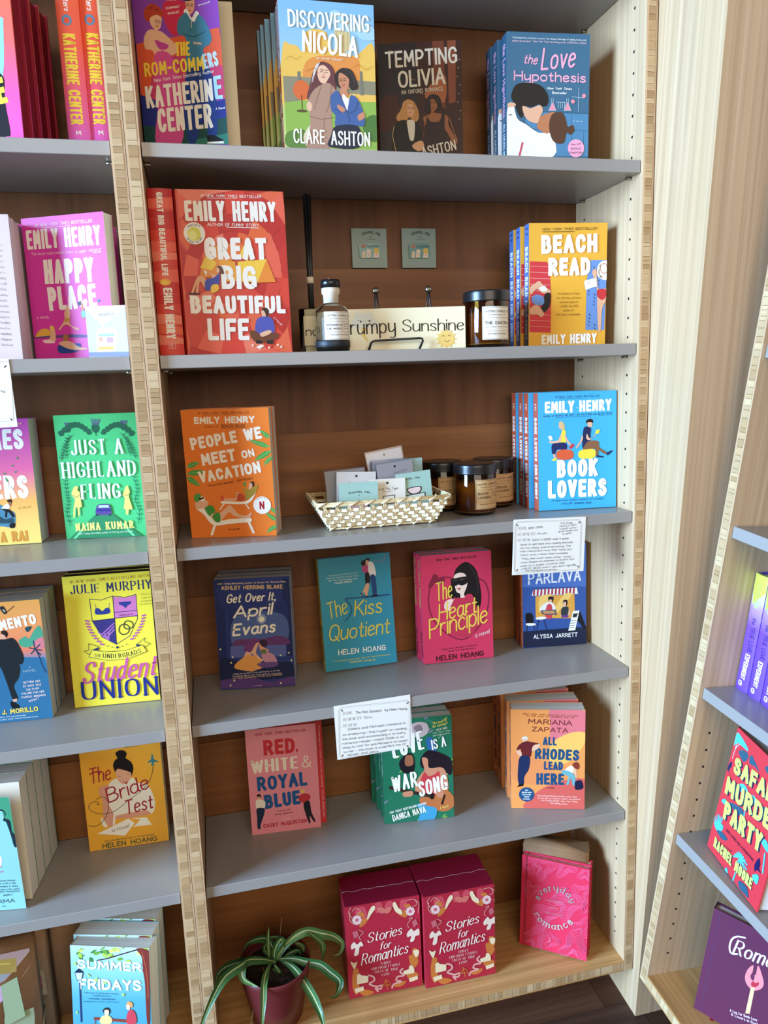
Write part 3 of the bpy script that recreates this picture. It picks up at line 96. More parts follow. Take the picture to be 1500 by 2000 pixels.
"heart":[["T","301820","NEW YORK TIMES BESTSELLER",44,0.16,"k",0,[304,1948,1081,1956]],["L","8a1c3c",25,1,[747,1484,529,1628,275,1588,141,1350,158,973,367,637,744,407,1040,569,1244,868,1302,1213,1228,1473,1006,1587,810,1478]],["P","8a1c3c",1,[130,1476,215,1655,248,1714,326,1677,340,1629,435,1652,447,1541,336,1520,258,1543,208,1469]],["E","8a1c3c",[178,1509,41,40]],["E","8a1c3c",[408,1585,41,40]],["P","1c181c",1,[677,1771,823,1883,950,1857,1074,1706,1131,1450,1156,1226,1135,1038,1049,887,1025,1143,932,1278,706,1205,548,1251,554,1438,624,1620]],["P","f6dcd0",1,[641,1649,738,1697,848,1663,892,1534,872,1410,820,1289,834,1208,754,1200,741,1296,678,1333,649,1430,621,1526]],["P","1c181c",1,[575,1586,671,1600,895,1612,891,1496,794,1448,714,1471,666,1453,587,1473]],["P","b8243c",0,[680,1396,760,1413,737,1365]],["P","f6dcd0",1,[429,1042,450,1165,579,1216,658,1193,639,1116,573,1059,507,987]],["L","c03048",22,0,[594,1199,643,1226]],["P","c82c50",1,[609,1182,802,1211,963,1228,1053,1014,1076,693,907,454,587,519,467,754]],["L","1c181c",13,1,[693,1598,654,1579]],["L","6a5a60",13,1,[622,1551,686,1564]],["L","6a5a60",13,1,[749,1559,829,1570]],["L","4a4048",9,1,[949,1811,1070,1581,1093,1264]],["L","d8a898",9,1,[666,1444,687,1420]],["T","f0d43c","The",349,0.07,"r",0.2,[276,1182,611,1245]],["T","f0d43c","Heart",336,0.08,"r",0.2,[303,795,1082,900]],["T","f0d43c","Principle",371,0.075,"r",0.2,[114,479,1288,698]],["T","f0d0d8","a novel",85,0.12,"r",0.25,[1010,418,1305,478]],["T","301820","\"Honey Wines...with insight and empathy.\"",29,0.12,"r",0,[347,241,1047,263]],["T","301820","-The New York Times Book Review",29,0.13,"r",0,[448,192,997,204]],["T","301820","HELEN HOANG",104,0.16,"k",0,[234,39,1165,47]]],
"parlava":[["P","4a70c0",0,[12,2140,1293,2060,1292,1161,6,1234]],["T","e8e8f0","PARLAVA",236,0.14,"k",0,[119,1276,1185,1284]],["L","3058a8",13,1,[18,1331,330,1408,495,1429]],["P","f0f0f0",0,[222,1170,1101,1151,1124,1024,188,1051]],["P","b03048",0,[223,1174,259,1174,251,1054,211,1053]],["P","b03048",0,[295,1172,331,1172,323,1052,284,1051]],["P","b03048",0,[368,1170,404,1171,396,1050,356,1049]],["P","b03048",0,[440,1168,477,1169,469,1048,429,1047]],["P","b03048",0,[513,1166,549,1167,542,1046,502,1046]],["P","b03048",0,[586,1164,622,1165,615,1044,575,1044]],["P","b03048",0,[659,1163,695,1163,688,1042,648,1042]],["P","b03048",0,[732,1161,768,1161,761,1040,721,1040]],["P","b03048",0,[805,1159,841,1160,834,1038,794,1038]],["P","b03048",0,[878,1157,915,1158,907,1036,867,1036]],["P","b03048",0,[951,1155,988,1156,981,1035,941,1034]],["P","b03048",0,[1025,1153,1061,1154,1054,1033,1014,1032]],["P","e0a038",0,[260,1036,1051,1023,1062,531,262,608]],["P","f0c468",1,[359,1029,624,1020,390,747,323,752]],["P","f0c468",1,[824,1019,991,1017,688,659,588,666]],["P","2c2024",1,[518,1002,624,1001,607,896,540,885]],["P","e8b494",0,[531,951,591,947,590,881,537,885]],["P","e8e8ec",1,[391,846,524,902,640,844,639,712,356,733]],["P","d04050",1,[490,839,590,832,588,583,455,593]],["P","5a5c64",0,[363,749,672,743,695,625,389,665]],["P","c89060",0,[406,729,639,722,655,661,422,679]],["P","2c2024",1,[823,914,907,908,889,793,822,781]],["P","e8b494",1,[823,864,873,877,883,794,956,705,939,607,771,603,789,734]],["P","2e3a40",1,[796,767,923,774,905,609,781,612]],["P","6a3a8a",0,[788,618,922,615,922,558,781,569]],["P","1c2440",0,[4,346,1298,346,1297,-7,6,13]],["T","f0f0f4","ALYSSA JARRETT",87,0.15,"k",0,[211,183,1108,159]],["P","14161e",1,[58,689,184,690,204,480,82,489]],["P","eeeeee",1,[72,506,248,493,237,454,88,459]],["L","14161e",10,0,[88,472,74,347]],["L","14161e",10,0,[221,462,233,355]],["E","eeeeee",[368,590,113,30]],["L","14161e",10,0,[322,570,279,364]],["L","14161e",10,0,[421,563,485,328]],["P","f0f0f0",0,[1016,684,1150,691,1061,291,920,295]],["P","14161e",0,[1157,674,1291,296,1207,353,1106,494]],["P","303038",0,[1022,634,1123,633,1089,556,1009,555]],["L","404048",10,0,[972,488,1072,490]],["L","404048",10,0,[961,442,1062,444]],["L","404048",10,0,[951,396,1052,398]],["L","404048",10,0,[941,350,1042,352]]],
"rwrb":[["T","b02c48","NEW YORK TIMES BESTSELLER",48,0.18,"k",0,[177,1922,1082,1917]],["T","d02c3c","RED",294,0.22,"k",0,[306,1535,871,1524]],["T","c03048",",",161,0.2,"k",0,[891,1554,921,1557]],["T","f6efe4","WHITE",257,0.22,"c",0,[65,1202,922,1205]],["T","f6efe4","&",233,0.08,"r",0,[983,1214,1155,1210]],["T","1e5aa0","ROYAL",276,0.21,"k",0,[153,855,1058,863]],["T","1e5aa0","BLUE",278,0.23,"k",0,[264,490,914,511]],["P","2a2024",1,[133,783,193,792,207,725,158,715]],["P","e8b494",0,[146,749,196,743,186,679,144,684]],["P","f2ece4",1,[111,672,187,689,273,635,250,508,116,515]],["P","1c2c4c",1,[116,515,250,508,243,394,171,206,155,110,106,133,111,346]],["P","e8c068",1,[929,781,990,790,995,724,934,715]],["P","c83040",1,[891,655,985,709,1095,662,1085,581,990,511,902,572]],["P","1e1c28",1,[974,513,1077,549,1107,314,1168,140,1137,128,1067,253,1075,119,1044,117,981,364]],["T","602030","True love isn't",36,0.13,"r",0,[475,406,735,409]],["T","602030","always diplomatic.",36,0.13,"r",0,[435,343,783,350]],["T","f4dce0","a novel",33,0.13,"r",0,[555,235,707,241]],["T","c02c48","CASEY McQUISTON",79,0.18,"k",0,[210,119,1008,128]]],
"war":[["L","7ab04c",25,0,[312,1003,369,1042]],["L","2c9080",25,0,[843,1931,900,1970]],["L","9a88b8",25,0,[2,426,58,465]],["L","7ab04c",25,0,[362,1635,419,1674]],["L","a8c860",26,0,[1298,1048,1355,1087]],["L","9a88b8",25,0,[853,1757,910,1796]],["L","2c9080",25,0,[901,1928,958,1967]],["L","7ab04c",25,0,[432,2042,488,2080]],["L","2c9080",25,0,[1167,1834,1223,1874]],["L","9a88b8",25,0,[206,1686,262,1725]],["L","7ab04c",26,0,[1262,1123,1320,1163]],["L","2c9080",26,0,[1087,-26,1145,13]],["L","9a88b8",25,0,[895,1727,952,1766]],["L","7ab04c",26,0,[1092,30,1150,69]],["L","a8c860",26,0,[1174,856,1231,895]],["L","2c9080",25,0,[948,1622,1004,1662]],["L","7ab04c",25,0,[408,1977,464,2016]],["L","a8c860",26,0,[1084,-23,1142,17]],["L","2c9080",25,0,[100,493,156,532]],["L","9a88b8",25,0,[560,1787,616,1826]],["L","a8c860",25,0,[1163,1943,1220,1983]],["L","2c9080",25,0,[829,1974,886,2013]],["L","7ab04c",26,0,[1119,-10,1177,29]],["L","a8c860",26,0,[625,13,682,52]],["L","2c9080",25,0,[438,1949,494,1988]],["L","9a88b8",25,0,[812,2004,868,2043]],["L","7ab04c",25,0,[270,1288,327,1327]],["L","a8c860",25,0,[816,1748,873,1787]],["P","c8b8c0",1,[543,1903,697,1952,849,1905,874,1742,718,1646,567,1710]],["P","8a7a84",1,[602,1850,711,1903,769,1801,690,1729]],["P","2c6cb0",1,[824,1603,932,1624,1016,1309,863,1390]],["P","1e1a24",1,[304,1191,463,1368,583,1290,573,1000,388,988]],["P","a8684a",1,[430,1307,553,1310,562,1131,424,1130]],["P","241a24",1,[704,1213,832,1377,1017,1341,1261,1185,1303,985,1252,844,1130,971,974,956,853,1034,729,1048]],["P","d89070",1,[735,1242,843,1214,868,1033,1131,1004,1217,700,1149,510,651,534,595,737,726,951,774,1010]],["P","d43a44",1,[773,962,848,872,957,893,1052,947,1061,717,991,462,760,555,689,759]],["P","c8743c",1,[680,465,960,466,1151,576,1304,426,1315,226,1139,131,890,210,705,298]],["E","2a1a14",[904,466,50,66]],["P","3a2a24",0,[104,760,868,509,860,444,101,695]],["P","2a1a14",0,[1065,289,1133,479,1163,459,1105,267]],["P","3aa4d8",1,[613,341,799,287,984,199,914,-26,633,-18,670,169]],["P","d89070",1,[359,600,529,614,526,516,372,517]],["P","d89070",1,[934,633,1119,547,1084,419,991,462]],["T","ffffff","LOVE",383,0.16,"c",0.1,[200,1273,818,1420]],["T","ffffff","IS A",203,0.14,"c",0.1,[931,1376,1211,1434]],["T","ffffff","WAR",313,0.15,"c",0.1,[166,616,656,698]],["T","ffffff","SONG",316,0.15,"c",0.1,[664,467,1220,568]],["T","f0e060","\"The book of",52,0.12,"r",0.15,[940,1870,1224,1915]],["T","f0e060","the summer!\"",52,0.12,"r",0.15,[944,1812,1241,1856]],["T","f0f0e0","-LYLA SAGE",42,0.13,"k",0,[1013,1741,1230,1777]],["T","d8e8d8","New York Times",29,0.13,"r",0,[959,1695,1281,1720]],["T","d8e8d8","bestselling author",29,0.13,"r",0,[958,1647,1280,1672]],["T","d8e8d8","of",29,0.13,"r",0,[1055,1589,1118,1640]],["T","ffffff","USA TODAY BESTSELLING AUTHOR",47,0.15,"k",0,[101,204,793,320]],["T","ffffff","DANICA NAVA",127,0.14,"k",0,[154,49,782,163]],["T","f0e060","A Novel",47,0.13,"r",0,[1052,184,1210,218]]],
"rhodes":[["P","e0707a",1,[755,2024,1383,1965,1386,1554,1042,1525,757,1366,732,1728]],["P","f2b854",1,[733,1288,1042,1525,1363,1554,1381,1374,1117,980,758,922]],["P","d85a50",1,[223,23,419,281,758,501,1371,617,1365,-14,565,3]],["P","e88a4a",1,[46,1122,420,1022,758,870,662,499,55,594]],["T","8a3c20","NEW YORK TIMES BESTSELLING AUTHOR",31,0.15,"k",0,[225,1899,1237,1861]],["T","8a3c20","OF THE WALL OF WINNIPEG AND ME",31,0.15,"k",0,[288,1858,1171,1830]],["T","7a2c2c","MARIANA",103,0.16,"k",0,[321,1719,1132,1686]],["T","7a2c2c","ZAPATA",98,0.16,"k",0,[392,1565,1057,1541]],["T","1e4c78","ALL",166,0.22,"k",0,[594,1297,848,1289]],["T","1e4c78","RHODES",219,0.22,"k",0,[444,1018,1261,987]],["T","1e4c78","LEAD",168,0.22,"k",0,[613,799,965,794]],["T","1e4c78","HERE",233,0.22,"k",0,[473,495,990,494]],["P","d8dadc",1,[209,1438,265,1465,305,1452,313,1400,216,1386]],["P","e8b494",1,[223,1407,305,1413,300,1348,252,1308,223,1360]],["P","6a2024",1,[143,1281,252,1360,349,1361,546,1312,517,1259,409,1258,360,1048,203,1059,184,1203,106,1175]],["P","e8b494",1,[94,1175,179,1176,203,1085,154,1071]],["P","1e2c54",1,[174,1058,348,1048,335,811,250,651,237,504,139,516,129,781]],["P","1a1414",0,[115,436,152,503,237,504,225,459]],["P","e8b494",1,[421,1284,546,1312,517,1233,396,1166]],["P","8a3424",1,[1146,928,1225,961,1273,904,1250,812,1166,863]],["P","f0eaea",1,[998,795,1118,889,1190,798,1167,745,1023,743]],["P","e8b494",1,[1142,797,1214,798,1216,614,1179,719]],["P","6aa8b4",1,[950,794,1095,770,1191,667,1192,508,1149,494,1119,639,1072,506,1029,519,1071,664,963,715]],["P","1c2040",1,[1204,575,1312,590,1342,432,1205,403,1187,508]],["E","1e4c78",[290,287,144,147]],["T","ffffff","NEW",24,0.17,"k",0,[261,364,322,362]],["T","ffffff","EDITION WITH",24,0.17,"k",0,[200,317,382,318]],["T","ffffff","EXCLUSIVE",24,0.17,"k",0,[212,272,370,272]],["T","ffffff","BONUS",24,0.17,"k",0,[243,227,341,226]],["T","ffffff","CONTENT",24,0.17,"k",0,[223,181,355,181]],["T","6a2020","A NOVEL",27,0.16,"k",0,[662,419,812,414]],["T","ffe8e4","\"Everything Mariana writes is pure gold.",29,0.13,"r",0,[492,256,1230,244]],["T","ffe8e4","A true gift to romance readers everywhere!\"",29,0.13,"r",0,[497,205,1303,195]],["T","ffe8e4","-ALI HAZELWOOD, New York Times",29,0.13,"r",0,[553,156,1243,143]],["T","ffe8e4","bestselling author",29,0.13,"r",0,[735,109,1062,89]]],
"storL":[["P","d2485c",1,[204,1824,364,1820,400,1613,281,1511,196,1652]],["P","d2485c",1,[548,1836,642,1893,705,1757,633,1670,564,1683]],["P","d2485c",1,[728,1752,802,1864,893,1822,863,1652,770,1644]],["P","d2485c",1,[1033,1822,1149,1826,1142,1626,1047,1593]],["P","d0782c",1,[285,1585,422,1584,348,1473,255,1441]],["P","d0782c",1,[223,1746,325,1727,355,1622,265,1664]],["P","d0782c",1,[1142,1626,1047,1593,999,1552,1136,1475]],["P","d0782c",1,[1099,1734,1193,1742,1237,1659,1144,1676]],["P","d0782c",1,[101,587,193,593,185,416,106,458]],["P","d0782c",1,[86,513,200,233,146,65,72,209]],["P","d0782c",1,[1154,656,1249,662,1339,515,1216,385]],["P","d0782c",1,[1230,795,1336,774,1342,618,1245,534]],["P","d0782c",1,[1093,280,1237,328,1329,232,1230,122]],["P","d0782c",1,[173,162,358,123,471,47,283,10]],["P","d0782c",1,[826,102,994,171,1088,151,990,68]],["E","ecc8cc",[265,1584,37,40]],["E","ecc8cc",[248,1545,37,40]],["E","ecc8cc",[209,1536,37,40]],["E","ecc8cc",[172,1560,37,40]],["E","ecc8cc",[159,1604,37,39]],["E","ecc8cc",[176,1642,37,39]],["E","ecc8cc",[215,1652,37,39]],["E","ecc8cc",[251,1628,37,40]],["E","c86474",[212,1594,32,34]],["E","ecc8cc",[1267,1577,36,38]],["E","ecc8cc",[1251,1541,36,38]],["E","ecc8cc",[1213,1531,36,38]],["E","ecc8cc",[1177,1554,36,38]],["E","ecc8cc",[1164,1597,36,38]],["E","ecc8cc",[1180,1633,36,38]],["E","ecc8cc",[1217,1643,36,38]],["E","ecc8cc",[1254,1620,36,38]],["E","c86474",[1215,1587,31,33]],["P","f0dcb8",1,[399,1589,440,1731,501,1819,547,1823,556,1759,471,1650,421,1572]],["P","f0dcb8",1,[1057,1553,955,1610,901,1721,893,1810,940,1826,993,1704,1049,1643]],["P","f0d8cc",1,[79,1098,139,1162,194,1101,265,1150,306,1053,237,1042,207,896,126,887,156,1032,87,1021]],["P","f0d8cc",1,[1136,1146,1222,1231,1267,1171,1362,1204,1370,1075,1298,1063,1260,968,1189,969,1216,1079,1145,1067]],["P","f0dcb8",1,[52,775,119,736,177,749,150,653,113,610]],["P","f0dcb8",1,[1241,767,1347,759,1344,669,1283,630]],["P","f0dcb8",0,[155,473,212,500,245,455,371,416,365,289,156,281]],["P","f0dcb8",0,[1038,382,1145,399,1159,474,1218,462,1251,378,1248,300,1046,303]],["P","f0dcb8",0,[106,202,269,224,284,139,120,109]],["P","f0dcb8",0,[1138,206,1306,231,1315,156,1154,125]],["L","e8a8a4",34,1,[383,427,462,385,482,303,386,246,523,166,617,172,591,100,498,132,542,58]],["L","e8a8a4",35,1,[1028,436,978,382,1046,290,928,288,901,216,994,171,851,149,813,79]],["L","d8a098",12,1,[93,1770,81,1623,167,1507]],["L","d8a098",12,1,[115,1865,66,1775,127,1640]],["L","d8a098",12,1,[1289,1825,1380,1733,1362,1535]],["L","d8a098",12,1,[230,1395,319,1328,235,1244,266,1187]],["L","d8a098",12,1,[1182,1442,1253,1454,1155,1345,1176,1265]],["L","d8a098",12,1,[1149,1826,1289,1825,1344,1715,1261,1679]],["L","d8a098",12,1,[134,1787,205,1849,292,1758,222,1721]],["P","c86474",0,[115,1367,207,1387,236,1269,143,1236]],["P","c86474",0,[1238,1368,1311,1417,1354,1308,1269,1247]],["L","d0782c",15,1,[652,177,714,255,782,176]],["L","d0782c",15,1,[616,146,711,165,804,133]],["L","d0782c",15,1,[692,285,730,70]],["P","d87068",1,[591,1778,717,1755,724,1653,633,1670]],["P","d87068",1,[724,1653,751,1748,867,1739,816,1636]],["T","f8ece4","Stories",207,0.1,"c",0.3,[377,1090,1054,1149]],["T","f8ece4","for",161,0.1,"c",0.3,[601,906,835,924]],["T","f8ece4","Romantics",230,0.09,"c",0.3,[243,660,1157,745]],["T","f0d0d0","THREE",52,0.13,"f",0,[607,599,817,600]],["T","f0d0d0","UNFORGETTABLE",52,0.13,"f",0,[433,524,988,521]],["T","f0d0d0","TALES OF TRUE",52,0.13,"f",0,[484,452,938,436]],["T","f0d0d0","LOVE",52,0.13,"f",0,[625,364,784,364]]],
"storR":[["P","d2485c",1,[212,1848,371,1843,413,1636,293,1534,207,1674]],["P","d2485c",1,[555,1861,650,1917,717,1779,645,1692,576,1707]],["P","d2485c",1,[741,1774,813,1887,905,1845,879,1674,784,1666]],["P","d2485c",1,[1045,1845,1163,1849,1159,1647,1066,1615]],["P","d0782c",1,[295,1608,434,1606,361,1494,270,1463]],["P","d0782c",1,[231,1771,335,1752,365,1644,276,1688]],["P","d0782c",1,[1159,1647,1066,1615,1016,1574,1156,1496]],["P","d0782c",1,[1115,1756,1210,1765,1255,1681,1160,1698]],["P","d0782c",1,[128,604,222,611,217,432,136,474]],["P","d0782c",1,[116,528,236,247,183,78,107,222]],["P","d0782c",1,[1191,668,1286,676,1381,528,1259,397]],["P","d0782c",1,[1266,809,1372,788,1382,631,1284,547]],["P","d0782c",1,[1135,290,1280,339,1376,240,1277,130]],["P","d0782c",1,[210,174,396,136,511,58,322,21]],["P","d0782c",1,[869,111,1038,180,1133,161,1037,77]],["E","ecc8cc",[277,1606,39,40]],["E","ecc8cc",[260,1568,39,40]],["E","ecc8cc",[221,1558,39,40]],["E","ecc8cc",[184,1582,39,40]],["E","ecc8cc",[169,1627,39,40]],["E","ecc8cc",[186,1665,39,40]],["E","ecc8cc",[224,1675,39,40]],["E","ecc8cc",[262,1651,39,40]],["E","c86474",[223,1617,33,35]],["E","ecc8cc",[1288,1599,38,39]],["E","ecc8cc",[1272,1562,38,39]],["E","ecc8cc",[1234,1552,38,39]],["E","ecc8cc",[1197,1576,38,39]],["E","ecc8cc",[1182,1618,38,39]],["E","ecc8cc",[1199,1655,38,39]],["E","ecc8cc",[1236,1665,38,39]],["E","ecc8cc",[1273,1642,38,39]],["E","c86474",[1235,1609,32,33]],["P","f0dcb8",1,[412,1611,450,1753,509,1842,555,1848,565,1783,484,1672,434,1594]],["P","f0dcb8",1,[1077,1574,971,1632,915,1744,904,1833,953,1851,1009,1727,1066,1666]],["P","f0d8cc",1,[98,1119,157,1183,212,1122,283,1171,329,1073,259,1060,230,914,149,904,177,1053,107,1040]],["P","f0d8cc",1,[1163,1163,1248,1249,1294,1189,1391,1223,1402,1091,1329,1080,1291,984,1219,987,1246,1096,1174,1085]],["P","f0dcb8",1,[76,794,144,753,202,768,178,670,141,627]],["P","f0dcb8",1,[1275,781,1384,772,1383,683,1323,644]],["P","f0dcb8",0,[187,488,243,515,276,470,403,431,400,303,189,295]],["P","f0dcb8",0,[1077,393,1187,411,1201,487,1260,473,1294,389,1292,310,1088,314]],["P","f0dcb8",0,[141,217,306,238,321,151,157,121]],["P","f0dcb8",0,[1183,215,1351,240,1363,166,1200,134]],["L","e8a8a4",36,1,[416,441,497,398,517,317,423,258,563,178,656,185,632,111,537,144,582,70]],["L","e8a8a4",36,1,[1066,449,1018,394,1088,301,969,299,943,226,1038,180,894,158,856,90]],["L","d8a098",12,1,[99,1793,90,1646,179,1531]],["L","d8a098",12,1,[121,1890,73,1799,138,1664]],["L","d8a098",13,1,[1305,1848,1399,1755,1384,1557]],["L","d8a098",12,1,[245,1417,336,1349,252,1265,284,1209]],["L","d8a098",13,1,[1205,1462,1276,1473,1179,1365,1202,1285]],["L","d8a098",13,1,[1163,1849,1305,1848,1362,1736,1280,1702]],["L","d8a098",12,1,[142,1812,212,1873,300,1782,230,1746]],["P","c86474",0,[129,1388,221,1410,253,1290,159,1257]],["P","c86474",0,[1263,1388,1335,1438,1380,1327,1295,1267]],["L","d0782c",15,1,[693,189,754,268,823,188]],["L","d0782c",15,1,[655,159,752,176,847,143]],["L","d0782c",15,1,[730,297,774,80]],["P","d87068",1,[602,1800,729,1777,739,1675,645,1692]],["P","d87068",1,[739,1675,763,1772,881,1763,830,1659]],["T","f8ece4","Stories",211,0.1,"c",0.3,[398,1109,1080,1167]],["T","f8ece4","for",165,0.1,"c",0.3,[627,924,863,941]],["T","f8ece4","Romantics",235,0.09,"c",0.3,[270,677,1192,760]],["T","f0d0d0","THREE",53,0.13,"f",0,[639,614,851,614]],["T","f0d0d0","UNFORGETTABLE",53,0.13,"f",0,[465,539,1026,535]],["T","f0d0d0","TALES OF TRUE",53,0.13,"f",0,[517,466,976,449]],["T","f0d0d0","LOVE",54,0.13,"f",0,[661,377,822,377]]],
